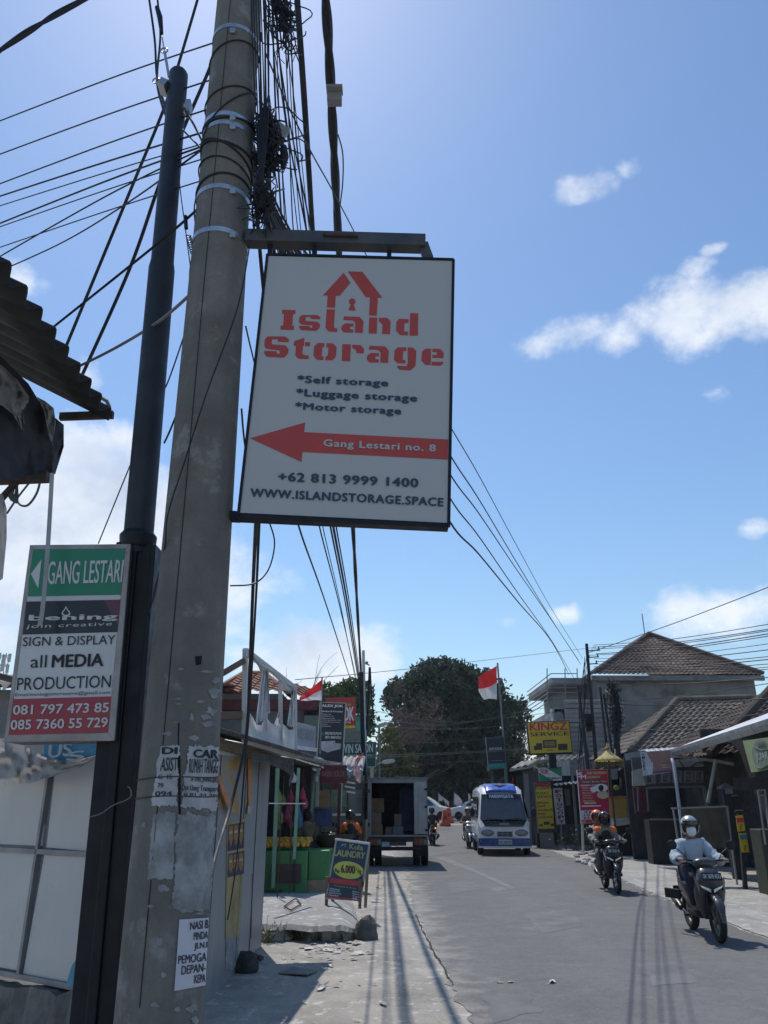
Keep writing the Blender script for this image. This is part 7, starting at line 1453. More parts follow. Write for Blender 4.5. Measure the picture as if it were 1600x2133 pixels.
def car(label, loc, rz, h=1.0, suv=0):
    t = thing('car', label, 'car', loc, rz, 'white cars crossing at the end of the street'); L = dict(local=True)
    WP = mat('car_white', (.72, .73, .74), .25, var=.03, coat=.6); GL = mat('car_glass', (.025, .03, .036), .05, spec=.9)
    def ring(x, zb, zs, zr, w0, w1): return [V((x, y, z)) for y, z in ((-w0 * .92, zb), (w0 * .92, zb), (w0, zb + .15), (w0, zs), (w1, zr - .06), (w1 * .85, zr), (-w1 * .85, zr), (-w1, zr - .06), (-w0, zs), (-w0, zb + .15))]
    e = .18 * suv
    st = [(-2.1, .4, .9, .95, .78, .74), (-1.95, .28, .95, 1.15 + e, .84, .72), (-1.5, .25, .98, 1.47 + e, .87, .64), (.2, .25, .98, 1.5 + e, .87, .66), (.75, .25, .97, 1.25 + e * .7, .87, .7), (1.15, .25, .95, 1.0 + e * .2, .87, .76), (1.85, .27, .82, .86, .84, .76), (2.12, .35, .66, .72, .74, .68)]
    bd = MB().loft([ring(*q) for q in st]).build('body', WP, t, smooth=32, **L)
    for s in (1, -1):
        for q in (((-1.75, 1.0), (-1.35, 1.36 + e), (-.75, 1.42 + e), (-.7, 1.0)), ((-.62, 1.0), (-.66, 1.42 + e), (.15, 1.42 + e), (.9, 1.02), (.85, 1.0))):
            b = MB(); b.slab([V((x, s * (.885 - max(z - 1, 0) * (.44 - .2 * suv)), z)) for x, z in q], .012, (0, -s, 0)); b.build('side_window', GL, t, **L)
        b = MB(); b.box((2.0, s * .58, .72), (.2, .3, .13)); b.build('headlight', mat('headlamp_lens', (.5, .5, .48), .1, .2), t, bevel=.03, **L)
        b = MB(); b.box((.75, s * .95, 1.0), (.1, .16, .12)); b.build('wing_mirror', WP, t, bevel=.02, **L)
        b = MB(); b.box((-.3, s * .878, .85), (.16, .012, .03)); b.build('door_handle', STEEL, t, **L)
        for x in (1.3, -1.3):
            b = MB(); b.lathe((x, s * .88 - (.2 if s > 0 else 0), .31), [(.18, 0), (.29, 0), (.31, .03), (.31, .17), (.29, .2), (.18, .2)], 22, (0, 1, 0)); wh = b.build('wheel', BLACK, t, smooth=40, **L)
            b = MB(); b.lathe((x, s * .88 - (.2 if s > 0 else 0), .31), [(.18, .005), (.18, .19), (.1, .17), (.02, .175)], 18, (0, 1, 0)); b.build('rim', STEEL, wh, smooth=40, **L)
    b = MB(); b.grid(lambda u, v: V((1.1 - v * .85 + .015, (2 * u - 1) * (.74 - .08 * v), 1.03 + (.44 + e * .7) * v + .01)), 6, 4); b.build('windscreen', GL, t, smooth=60, **L)
    b = MB(); b.box((2.1, 0, .55), (.06, .9, .18)); b.build('grille', BLACK, t, bevel=.02, **L)
YC = 66
pl = W(893, 1699, YC); pr_ = W(992, 1704, YC - 2)
car('taller white car at the junction, left one, nosing towards the other', (pl.x - .2, YC, gz(YC) + .01), rad(-12), suv=1)
car('lower white car at the junction, right one, partly behind the van', (pr_.x - .1, YC - 2.5, gz(YC) + .01), rad(176))
for i, (fx, fy, tx_, ty, q) in enumerate(((914, 1668, 914, 1651, [(914, 1653, 1668), (922, 1660, 1669)]), (930, 1672, 922, 1659, [(922, 1659, 1664), (935, 1670, 1680)]), (946, 1670, 946, 1650, [(947, 1652, 1676), (955, 1658, 1680), (963, 1668, 1678)]), (976, 1668, 976, 1652, [(976, 1652, 1666), (980, 1656, 1667)]))):
    Yf = 64; t = thing('rally_flag', ('small white flag standing on the taller white car', 'white flag leaning over the bonnet of the taller car', 'larger white flag with orange print between the two cars', 'thin white flag at the roof edge beside the van')[i], 'flag', W(fx, fy, Yf), group='white flags over the cars')
    MB().tube([W(fx, fy + 8, Yf), W(tx_, ty, Yf)], .02, 5).build('flag_pole', STEEL, t)
    c = cloth('flag_cloth', mat('flag_print', (.62, .6, .6), .8, var=.1, scale=3, stain=(.5, .16, .1), stain_amt=.7, stain_scale=1.6), PY(Yf), q, t, amp=.1, nv=6)
for k, (px, py, la) in enumerate(((927, 1721, 'orange plastic road barrier nearer to us'), (935, 1714, 'orange plastic road barrier just behind the other'))):
    g = G(px, py); t = thing('road_barrier', la, 'barrier', g, group='orange road barriers')
    b = MB(); b.loft([[V((g.x + y, g.y + x, g.z + z)) for x, y, z in ((-w, -d, zz), (w, -d, zz), (w, d, zz), (-w, d, zz))] for zz, w, d in ((0, .5, .36), (.18, .48, .34), (.3, .42, .22), (.8, .38, .14), (1.0, .36, .12))]); b.build('shell', mat('barrier_orange', (.55, .1, .05), .5, var=.12), t, bevel=.04)
    b = MB(); b.box((g.x, g.y - .42, g.z + .55), (.16, .04, .2)); b.build('recess', mat('recess_dark', (.2, .04, .03), .7), t)
# ================================================================ right side of the street
YELF = mat('sign_yellow', (.58, .4, .035), .5, var=.06); RASP = mat('sign_raspberry', (.42, .025, .07), .5, var=.1); MAG = mat('ink_magenta', (.55, .03, .06), .6)
def kingz():
    t, f, P, fn = board('yellow_sign', 'big yellow lightbox sign with red and black words on a short post', [(1097, 1504), (1186, 1501), (1193, 1568), (1104, 1571)], 35, YELF, 1.4, DARKSTEEL, .3, post=[((1150, 1572), (1152, 1600), .28)])
    Q = lambda *p: [(1080 + x / 6.667, 1480 + y / 6.667) for x, y in p]
    text(f, 'KINGZ', Q((158, 172), (672, 160), (676, 268), (164, 282)), fn, MAG, .03, off=.012); text(f, 'SERVICE', Q((165, 308), (690, 292), (694, 344), (168, 360)), fn, INK, .02, off=.012)
    DG = mat('print_dark', (.05, .045, .035), .6, var=.2)
    for q in (((215, 490), (248, 488), (252, 552), (220, 554)), ((246, 456), (328, 454), (332, 546), (252, 548)), ((338, 412), (526, 404), (534, 516), (344, 522)), ((548, 464), (678, 460), (684, 540), (556, 544)), ((398, 548), (480, 544), (482, 556), (400, 558)), ((545, 546), (692, 542), (694, 550), (547, 554))): pol(f, P, Q(*q), DG, 'device_picture')
    pol(f, P, Q((350, 424), (516, 418), (522, 504), (356, 508)), mat('print_mid', (.12, .1, .06), .6), 'screen_picture', .014)
    text(f, "DON'T WORRY", Q((366, 436), (498, 432), (500, 452), (368, 458)), fn, YELF, .03, off=.016); text(f, 'WE CAN FIX IT', Q((372, 466), (500, 462), (502, 482), (374, 486)), fn, YELF, .03, off=.016)
    b = MB(); b.slab(P.q(Q((150, 584), (750, 570), (752, 600), (156, 618)), .0), .32); b.build('lower_tray', DARKSTEEL, f)
kingz()
def fuji():
    t, f, P, fn = board('film_shop_sign', 'green and white film shop sign above the yellow pylon', [(1121, 1599), (1170, 1597), (1171, 1626), (1124, 1628)], 35.5, mat('film_green', (.02, .22, .12), .5), .5, GREYPAINT, .15)
    pol(f, P, [(1121.6, 1600), (1136, 1599), (1170, 1618), (1170.4, 1625.5), (1152, 1626), (1122.4, 1609)], mat('film_white', (.6, .6, .6), .5))
    text(f, 'FUJIFILM', [(1142, 1619.5), (1168, 1618.5), (1168, 1624.5), (1142, 1625.5)], fn, INK, .04, off=.016); text(f, 'FUJI', [(1129, 1605), (1139, 1604.5), (1139.5, 1610), (1129.5, 1610.5)], fn, mat('film_red', (.4, .05, .06), .6), .06, off=.016)
    b = MB(); q = P.q([(1126, 1601.5), (1136, 1601), (1141, 1604.5), (1142, 1612.5), (1133, 1612.5), (1126.5, 1608)], .016); i_ = P.q([(1127.6, 1603), (1135.4, 1602.5), (1139.6, 1605.4), (1140.4, 1611), (1133.6, 1611), (1128, 1607.2)], .016); n = len(q); b.add(q + i_, [(k, (k + 1) % n, n + (k + 1) % n, n + k) for k in range(n)]); b.build('logo_ring', mat('film_red', (.4, .05, .06), .6), f)
fuji()
def pylon():
    t, f, P, fn = board('yellow_pylon', 'yellow service pylon with a list of devices beside the van', [(1114, 1630), (1148, 1629), (1156, 1735), (1122, 1735)], 34, YELF, .4, DARKSTEEL, .22, post=[((1120, 1735), (1122, 1765), .12), ((1156, 1733), (1158, 1762), .12)])
    Q = lambda *p: [(1080 + x / 6.154, 1560 + y / 6.154) for x, y in p]
    pol(f, P, Q((212, 428), (418, 422), (424, 516), (218, 520)), SBK); pol(f, P, Q((258, 1024), (470, 1022), (474, 1078), (262, 1080)), SBK)
    text(f, 'KINGZ', Q((220, 432), (410, 428), (412, 470), (224, 474)), fn, MAG, .05, off=.016); text(f, 'SERVICE', Q((222, 486), (414, 482), (416, 510), (224, 514)), fn, YELF, .04, off=.016)
    for s, q in (('PUSAT', ((232, 552), (384, 548), (386, 582), (234, 588))), ('SERVICE', ((236, 598), (426, 594), (428, 626), (240, 632))), ('iphone', ((240, 672), (384, 668), (386, 708), (242, 712))), ('ipad', ((246, 716), (342, 712), (344, 752), (248, 756))), ('macbook', ((250, 768), (442, 762), (444, 794), (252, 798))), ('imac', ((256, 814), (354, 810), (356, 842), (258, 846))), ('android', ((260, 858), (432, 854), (434, 886), (262, 892)))):
        text(f, s, Q(*q), fn, INK, .02, off=.014)
    DG = bpy.data.materials['print_dark']
    for q in (((270, 968), (312, 966), (314, 990), (272, 992)), ((322, 934), (400, 930), (402, 972), (324, 976)), ((414, 958), (464, 956), (466, 988), (416, 990))): pol(f, P, Q(*q), DG, 'device_picture')
    b = MB(); boxq(b, P.at(1122, 1740).x, P.at(1157, 1740).x, 34.1, 34.3, 0, P.at(1140, 1736).z); b.build('base_panel', GREYPAINT, t)
pylon()
t, f, P, fn = board('photocopy_sign', 'narrow white upright sign with red letters spelling FOTOCOPY', [(1153, 1642), (1171, 1641), (1178, 1717), (1160, 1718)], 34.5, mat('sign_offwhite', (.5, .49, .48), .6, var=.12), .3, GREYPAINT, .12, post=[((1169, 1717), (1170, 1762), .06)])
for i, ch in enumerate('FOTOCOPY'):
    x, y = 1157.5 + i * .95, 1645.5 + i * 8.9; text(f, ch, [(x, y), (x + 10.5, y), (x + 11.2, y + 6.6), (x + .6, y + 6.6)], fn, mat('copy_maroon', (.2, .02, .04), .6), .05, off=.012)
def laundry():
    t, f, P, fn = board('laundry_sign', 'red laundry price board with white SM initials beside the shrine', [(1202, 1604), (1266, 1602), (1272, 1712), (1211, 1716)], 29, RASP, .8, WALLW, .1, post=[((1213, 1716), (1215, 1775), .07), ((1262, 1712), (1266, 1775), .07)])
    Q = lambda *p: [(1080 + x / 6.154, 1560 + y / 6.154) for x, y in p]; CR = mat('cream_ink', (.55, .45, .3), .6)
    text(f, 'S', Q((768, 302), (818, 300), (820, 360), (770, 362)), fn, WINK, .05, off=.012); text(f, 'M', Q((802, 334), (864, 332), (866, 386), (804, 388)), fn, WINK, .03, off=.014)
    text(f, 'SARI MAHARANI', Q((876, 292), (1128, 288), (1130, 322), (878, 328)), fn, CR, .05, off=.012); text(f, 'LAUNDRY', Q((878, 346), (1052, 342), (1054, 374), (880, 380)), fn, CR, .05, off=.012)
    pol(f, P, Q((800, 412), (1130, 404), (1132, 432), (802, 440)), mat('bar_green', (.03, .14, .08), .6)); text(f, 'Wangi - Bersih - Rapi', Q((815, 416), (1126, 410), (1128, 428), (817, 436)), fn, WINK, .02, off=.014)
    text(f, 'MENERIMA CUCIAN', Q((795, 460), (1040, 454), (1042, 472), (797, 480)), fn, WINK, .03, off=.012)
    for i, s in enumerate(('Pakaian', 'Seprai', 'Bed Cover', 'Selimut', 'Karpet', 'Boneka')): text(f, s, Q((818 + i * 3, 490 + i * 33), (925 + i * 3 + (i % 3) * 18, 487 + i * 33), (926 + i * 3 + (i % 3) * 18, 506 + i * 33), (819 + i * 3, 510 + i * 33)), fn, CR, .04, off=.012)
    for c, a, b_, m in (((1060, 500), 90, 52, WINK), ((1060, 502), 34, 40, INK), ((1085, 590), 78, 50, CR), ((965, 520), 42, 38, WINK)): pol(f, P, Q(*[(c[0] + a * math.cos(2 * math.pi * k / 18), c[1] + b_ * math.sin(2 * math.pi * k / 18)) for k in range(18)]), m, 'picture', .013 + .001 * (a < 60))
    pol(f, P, Q((846, 684), (998, 680), (999, 704), (848, 708)), CR); pol(f, P, Q((808, 728), (1058, 722), (1058, 736), (809, 742)), WINK); 
    pol(f, P, Q((790, 790), (968, 784), (974, 904), (800, 910)), mat('panel_white', (.52, .52, .54), .6), 'white_panel', .012)
    for i, s in enumerate(('X I', 'L O', 'B A')): text(f, s, Q((842, 800 + i * 36), (912, 798 + i * 36), (914, 824 + i * 36), (844, 826 + i * 36)), fn, INK, .05, off=.016)
    pol(f, P, Q((918, 802), (944, 800), (940, 830), (930, 836), (920, 830)), MAG, 'shield_mark', .016); pol(f, P, Q((812, 920), (866, 916), (868, 952), (814, 956)), mat('square_orange', (.5, .2, .1), .6), 'small_square', .012)
laundry()
def bucket():
    g = G(1139, 1763); b = MB(); b.lathe(g, [(.17, 0), (.22, .42), (.235, .43), (.235, .46), (.2, .46), (.17, .05)], 20); t = one('bucket', b, mat('bucket_grey', (.42, .41, .42), .5, var=.15), 'off white plastic bucket standing at the foot of the yellow pylon', 'bucket', smooth=40)
bucket()
def dark_sign():
    t, f, P, fn = board('dark_upright_sign', 'dark upright sign with teal foot on the flag pole side of the tree', [(1012, 1536), (1050, 1534), (1055, 1600), (1018, 1603)], 41, mat('deep_navy', (.012, .02, .03), .4), .6, mat('teal_frame', (.09, .16, .16), .5), .3, post=[((1053, 1600), (1060, 1700), .14)])
    pol(f, P, [(1017.4, 1591), (1053.6, 1589), (1054.2, 1599.4), (1018.2, 1601.6)], mat('teal_ink', (.04, .25, .22), .5)); text(f, 'OPTIONS', [(1019, 1558), (1045, 1556.5), (1045.5, 1561.5), (1019.5, 1563)], fn, WINK, .0, off=.012)
    b = MB(); b.bar(P.at(1024, 1595.5, .02), P.at(1050, 1594, .02), .04, .01); b.build('foot_line', mat('pale_teal', (.2, .45, .42), .6), f); b = MB(); b.bar(P.at(1024, 1585, .02), P.at(1047, 1584, .02), .03, .01); b.build('foot_line', WINK, f)
dark_sign()
def crest():
    Y = 44; t = thing('gate_crest', 'carved gilded lotus crest over the dark gateway behind the van', 'crest', W(1050, 1640, Y)); P = PY(Y); GO = mat('old_gold', (.14, .1, .045), .6, .3, var=.3)
    for k in range(7):
        a = math.pi * (.02 + .96 * k / 6); c = (1050, 1633); e = (c[0] - 12 * math.cos(a), c[1] - 14 * math.sin(a) - 2); n = (math.sin(a) * 3, -math.cos(a) * 3)
        MB().slab(P.q([c, ((c[0] + e[0]) / 2 + n[0], (c[1] + e[1]) / 2 + n[1]), e, ((c[0] + e[0]) / 2 - n[0], (c[1] + e[1]) / 2 - n[1])]), .12).build('petal', GO, t)
    MB().slab(P.q([(1041, 1634), (1059, 1634), (1056, 1642), (1044, 1642)]), .14).build('base_scroll', GO, t)
crest()
def gate():
    Y = 44.5; a, c = W(1028, 1606, Y), W(1102, 1606, Y); t = thing('gateway', 'dark walled gateway under the crest behind the tourist van', 'gate', ((a.x + c.x) / 2, Y, gz(Y)))
    DW = mat('dark_stone', (.03, .03, .03), .9, var=.4, scale=3); b = MB(); boxq(b, a.x, a.x + .5, Y, Y + 1.2, gz(Y) - .1, a.z + .3); boxq(b, c.x - .5, c.x, Y, Y + 1.2, gz(Y) - .1, a.z + .3); b.build('pillar', DW, t); b = MB(); boxq(b, a.x - .2, c.x + .2, Y - .1, Y + 1.3, a.z, a.z + .28); b.build('lintel', DW, t); b = MB(); boxq(b, a.x + .5, c.x - .5, Y + .7, Y + .8, gz(Y) - .1, a.z); b.build('door', mat('door_dark', (.022, .018, .016), .8), t)
gate()

# open shack behind the signs
def shack():
    Y = 36.5; t = thing('copy_shop', 'low copy shop with dark open front and bent grey roofs behind the yellow pylon', 'shop', W(1160, 1690, Y)); g = 0
    x0, x1 = W(1098, 1650, Y).x, W(1232, 1650, Y).x; z1 = W(1170, 1612, Y).z
    b = MB(); boxq(b, x0, x1 + 2, Y + 2.5, Y + 2.6, 0, z1); b.build('back_wall', DARKIN, t)
    b = MB(); boxq(b, x0 - .1, x0 + .75, Y, Y + .2, 0, z1 + .1); b.build('wall', mat('shack_grey', (.12, .125, .13), .8, var=.25, scale=2), t)
    b = MB(); corr(b, W(1062, 1603, Y - .6), W(1118, 1590, Y - .6), W(1140, 1578, Y + 2.5), W(1085, 1588, Y + 2.5), .3, .04); b.build('roof', CORRG, t, smooth=60, solid=.02)
    b = MB(); corr(b, W(1110, 1590, Y - .7), W(1215, 1580, Y - .7), W(1220, 1572, Y + 2.5), W(1122, 1580, Y + 2.5), .3, .05); b.build('roof', CORRD, t, smooth=60, solid=.02)
    b = MB(); b.bar(W(1062, 1605, Y - .7), W(1105, 1598, Y - .7), .05, .08); b.bar(W(1105, 1598, Y - .7), W(1118, 1587, Y - .7), .05, .1); b.bar(W(1118, 1587, Y - .7), W(1160, 1584, Y - .7), .05, .12); b.build('fascia', mat('fascia_pale', (.3, .3, .29), .7), t)
    b = MB(); corr(b, W(1152, 1636, Y - 2.4), W(1205, 1631, Y - 2.4), W(1205, 1626, Y), W(1160, 1632, Y), .2, .03); b.build('lower_awning', CORRW, t, smooth=60, solid=.012)
    for x, w in ((1096, .16), (1192, .1), (1099, .06)):
        p = W(x, 1610, Y - .9 if x > 1150 else Y); MB().bar(V((p.x, p.y, 0)), V((p.x, p.y, z1)), w).build('post', GREYPAINT, t)
    b = MB(); boxq(b, x0 + .9, x0 + 3.0, Y + .2, Y + .9, 0, .85); b.build('counter', mat('counter_grey', (.08, .085, .09), .7, var=.2), t, bevel=.02)
    b = MB(); boxq(b, W(1183, 1650, Y).x, W(1192, 1650, Y).x, Y + .5, Y + .6, W(1185, 1678, Y).z, W(1185, 1643, Y).z); b.build('hung_notice', mat('notice_grey', (.18, .18, .17), .8), t)
shack()

# wooden poles and their wires
def rpole(label, top, bot, Y, r, n=0, name='utility_pole', group=None):
    a = W(*top, Y); c = W(*bot, Y); k = c.z / (a.z - c.z); base = c + (c - a) * k
    t = thing(name, label, 'utility pole', base, group=group)
    b = MB(); b.tube([base - V((0, 0, .2)), base.lerp(a, .5), a], [r, r * .92, r * .8], 10); b.build('shaft', mat('pole_dark', (.035, .034, .036), .7, var=.3, scale=6), t, smooth=60)
    rr = random.Random(int(top[0]))
    if n:
        for i in range(n): b = MB(); z = .96 - i * .035; p = base.lerp(a, z); b.bar(p + V((-.05, -.1, 0)), p + V((.55 - i * .08, -.1, .03)), .05, .04); b.tube([p + V((.5 - i * .08, -.1, .02)), p + V((.5 - i * .08, -.1, .16))], .03, 6); b.build('cross_arm', DARKSTEEL, t)
    return t, a, base
tA, aA_, bA = rpole('tallest dark pole with bracket arms before the big right hand building', (1222, 1341), (1243, 1600), 34, .085, 3)
tB, aB_, bB = rpole('dark pole left of the tallest one', (1204, 1428), (1224, 1590), 33, .08)
tC, aC_, bC = rpole('slim dark pole right of the tallest one', (1250, 1432), (1270, 1610), 32, .06)
tD, aD_, bD = rpole('slim dark pole next to the cable bundle', (1258, 1446), (1281, 1610), 32.6, .06)
tE, aE_, bE = rpole('dark pole carrying the big hanging cable bundle', (1278, 1424), (1294, 1620), 31.6, .07)
tangle('cable_tangle', 'big black bundle of coiled cables on the right hand poles', [W(1272, 1425, 31.5), W(1282, 1460, 31.4), W(1284, 1500, 31.4), W(1280, 1520, 31.4)], 90, 31, .014, spread=3.2)
b = MB()
for x0, y0, y1, w in ((1277, 1440, 1560, .05), (1284, 1450, 1530, .07), (1288, 1465, 1515, .06), (1282, 1520, 1640, .05), (1276, 1560, 1640, .05)): b.tube(spline([W(x0, y0, 31.3), W(x0 + 4, (y0 + y1) / 2, 31.25), W(x0 + 3, y1, 31.3)], 4), w, 8)
one('cable_coil', b, CABLE, 'thick mass of coiled spare cable hanging on the bundle pole', 'cable coil', smooth=60)
b = MB(); b.box(W(1226, 1500, 33.8), (.34, .2, .5)); b.box(W(1227, 1515, 33.8), (.22, .2, .3)); one('junction_box', b, BLACK, 'black junction boxes strapped to the tallest dark pole', 'junction box', bevel=.02)
gw = 'wires running from the right hand poles to the right edge'; lw = 'thin wire sagging from the right hand poles to the right edge'
rr = random.Random(9)
for i, (y0, y1, w) in enumerate(((1344, 1298, .012), (1348, 1309, .014), (1352, 1312, .012), (1362, 1318, .016), (1365, 1323, .012), (1372, 1340, .01), (1378, 1353, .014), (1383, 1368, .012), (1389, 1374, .016), (1392, 1384, .012), (1402, 1390, .01), (1410, 1394, .01), (1420, 1412, .014), (1462, 1422, .012), (1466, 1455, .016), (1530, 1480, .01))):
    cable([(1238 + rr.uniform(-8, 6), y0, 33.7), (1400, (y0 * .55 + y1 * .45) + 8, 27.5), (1640, y1 - 4, 22)], w, lw, gw)
cable([(1225, 1360, 33.8), (1400, 1300, 28), (1640, 1208, 22)], .014, 'single wire rising steeply from the tallest pole to the right edge', None)
gk = 'wires strung low across the street in front of the big tree'; lk = 'pale wire strung across the street in front of the big tree'
for i, (y0, ym, y1, w) in enumerate(((1478, 1504, 1490, .009), (1496, 1510, 1472, .009), (1512, 1519, 1510, .008), (1548, 1546, 1528, .006), (1574, 1568, 1560, .011), (1579, 1571, 1562, .011), (1606, 1588, 1584, .006))):
    cable([(765, y0, 28), (930, ym, 34), (1060, (ym + y1) / 2 - 3, 37.5), (1225, y1 - 14, 40)], w, lk, gk, m=mat('wire_pale', (.09, .09, .095), .5))
cable([(615, 1416, 24), (900, 1388, 40), (1260, 1346, 60)], .012, 'fine single wire above the trees from left to right', None)
for i in range(9):
    x = 1218 + rr.uniform(-3, 12)
    cable([(x, 1400 + rr.uniform(-40, 30), 33.7), (x - 8 + rr.uniform(-10, 10), 1480, 33.6), (1206 + rr.uniform(-4, 30), 1600 + rr.uniform(-20, 20), 33.4)], .014, 'black drop cable hanging down between the dark poles', 'drop cables between the dark poles')

# shrine with its umbrella
def shrine():
    Y = 29.5; P = PY(Y); g = 0; c = P.at(1296, 1700); t = thing('stone_shrine', 'dark carved stone shrine wrapped in yellow and white cloth', 'shrine', (c.x, Y + .5, 0))
    ST = mat('black_stone', (.022, .022, .023), .9, var=.4, scale=6, bump=.5); at_ = lambda y: P.at(1296, y).z
    b = MB(); hw = lambda z0, z1, w0, w1: b.loft([[V((c.x + i * w, Y + .55 + j * w, z)) for i, j in ((-1, -1), (1, -1), (1, 1), (-1, 1))] for z, w in ((z0, w0), (z1, w1))])
    hw(0, .35, .62, .6); hw(.35, .5, .55, .52); hw(.5, at_(1660), .45, .4); hw(at_(1660), at_(1650), .6, .5); hw(at_(1650), at_(1640), .46, .42); b.build('pedestal', ST, t)
    b = MB()
    for s in (1, -1): b.loft([[V((c.x + s * .34 + i * w, Y + .6 + j * .3, z)) for i, j in ((-1, -1), (1, -1), (1, 1), (-1, 1))] for z, w in ((at_(1640), .16), (at_(1612), .1), (at_(1604), .16), (at_(1598), .04))])
    b.loft([[V((c.x + i * .5, Y + .9 + j * .06, z)) for i, j in ((-1, -1), (1, -1), (1, 1), (-1, 1))] for z in (at_(1640), at_(1602))]); b.build('throne', ST, t)
    b = MB(); b.lathe((c.x - .02, Y + .5, at_(1600)), [(.16, -.1), (.2, 0), (.12, .1), (.15, .2), (.05, .35), (.02, .5)], 12); b.build('finial', ST, t, smooth=40)
    YC_ = mat('cloth_gold', (.4, .29, .1), .8, var=.15, scale=5, trans=.15); WC = mat('cloth_white', (.5, .52, .56), .8, var=.1, trans=.15)
    cloth('gold_cloth', YC_, PY(Y - .02), [(1262, 1662, 1707), (1275, 1660, 1706), (1290, 1660, 1706), (1305, 1660, 1706), (1313, 1660, 1705)], t, amp=.05, seed=1); cloth('white_cloth', WC, PY(Y - .05), [(1272, 1704, 1722), (1290, 1705, 1720), (1305, 1704, 1718), (1319, 1703, 1716)], t, amp=.06, seed=2); cloth('orange_hem', mat('cloth_orange', (.4, .16, .06), .8), PY(Y - .08), [(1262, 1660, 1665), (1290, 1658, 1664), (1313, 1658, 1663)], t, amp=.03)
    MB().slab(PY(Y + .1).q([(1271, 1602), (1286, 1601), (1287, 1623), (1275, 1624)]), .02).build('framed_symbol', mat('symbol_grey', (.2, .2, .2), .8), t)
    b = MB(); b.ball((c.x - .12, Y - .08, at_(1641)), (.12, .08, .1), 8, 6); b.build('flower_offering', mat('offering_green', (.2, .26, .04), .7, var=.4), t)
    MB().tube([PY(Y).at(1280, 1711, .1), PY(Y).at(1278, 1718, .1)], .06, 6).build('small_bag', WHITE, t)
shrine()
def parasol():
    Y = 28.6; P = PY(Y); tip = P.at(1265, 1553); c = V((tip.x, Y, 0)); z = lambda y: P.at(1265, y).z; t = thing('ceremonial_umbrella', 'pale yellow fringed ceremonial umbrella above the stone shrine', 'umbrella', c)
    r = (P.at(1296.5, 1585).x - c.x) * 1.02; CY_ = mat('umbrella_silk', (.85, .76, .4), .7, var=.12, scale=6, trans=.6); b = MB(); n = 32; rings = []
    for rr_, y in ((.02, 1561), (.25, 1567.5), (.5, 1573.5), (.75, 1579), (1.0, 1584)): rings.append([V((c.x + r * rr_ * (1 + .02 * (k % 2) * rr_) * math.cos(2 * math.pi * k / n), Y + r * rr_ * math.sin(2 * math.pi * k / n), z(y) - .03 * (k % 2) * rr_)) for k in range(n)])
    cp = b.loft(rings, cap=False).build('canopy', CY_, t, smooth=50, solid=.008)
    b = MB(); b.loft([[V((c.x + r * q * math.cos(2 * math.pi * k / n), Y + r * q * math.sin(2 * math.pi * k / n), zz)) for k in range(n)] for q, zz in ((1.0, z(1584)), (1.01, z(1586)))], cap=False); b.build('hem', mat('hem_gold', (.35, .24, .04), .7), cp)
    b = MB(); r_ = random.Random(3)
    for k in range(48): a = 2 * math.pi * k / 48; p = V((c.x + r * 1.0 * math.cos(a), Y + r * math.sin(a), z(1588))); b.bar(p, p - V((0, 0, .1 + r_.random() * .1)), .012)
    b.build('fringe', mat('fringe_brown', (.2, .15, .07), .8), cp)
    MB().tube([V((c.x, Y, 0)), V((c.x, Y, z(1557)))], .035, 8).build('stick', mat('stick_red', (.1, .05, .035), .7), t); MB().lathe((c.x, Y, z(1560)), [(.06, 0), (.08, .05), (.03, .12), (.04, .16), (.005, .22)], 10).build('finial', mat('gilt', (.5, .36, .1), .4, .5), t, smooth=50)
parasol()
g = G(1222, 1772); weeds('weed_clump', 'dusty green weeds beside the red laundry board', (g.x, g.y, 0), .9, .5, .9, 80, 7, mat('dusty_leaf', (.085, .11, .05), .7, var=.4))
def rubble():
    r = random.Random(6); b = MB()
    pr = []
    for k in range(26):
        p = G(r.uniform(1200, 1250), r.uniform(1776, 1802)); s = r.uniform(.04, .12); b = MB().ball((0, 0, 0), 1, 8, 6); b.v = [V((q.x * s * (1 + .4 * noise.noise(q * 2 + V((k, 0, 0)))), q.y * s, q.z * s * .6)) + V((p.x, p.y, .03)) for q in b.v]
        one('rubble_stone', b, CONC, 'pale rubble stone on the roadside below the weeds', 'stone', 'rubble stones by the weeds', smooth=25)
rubble()

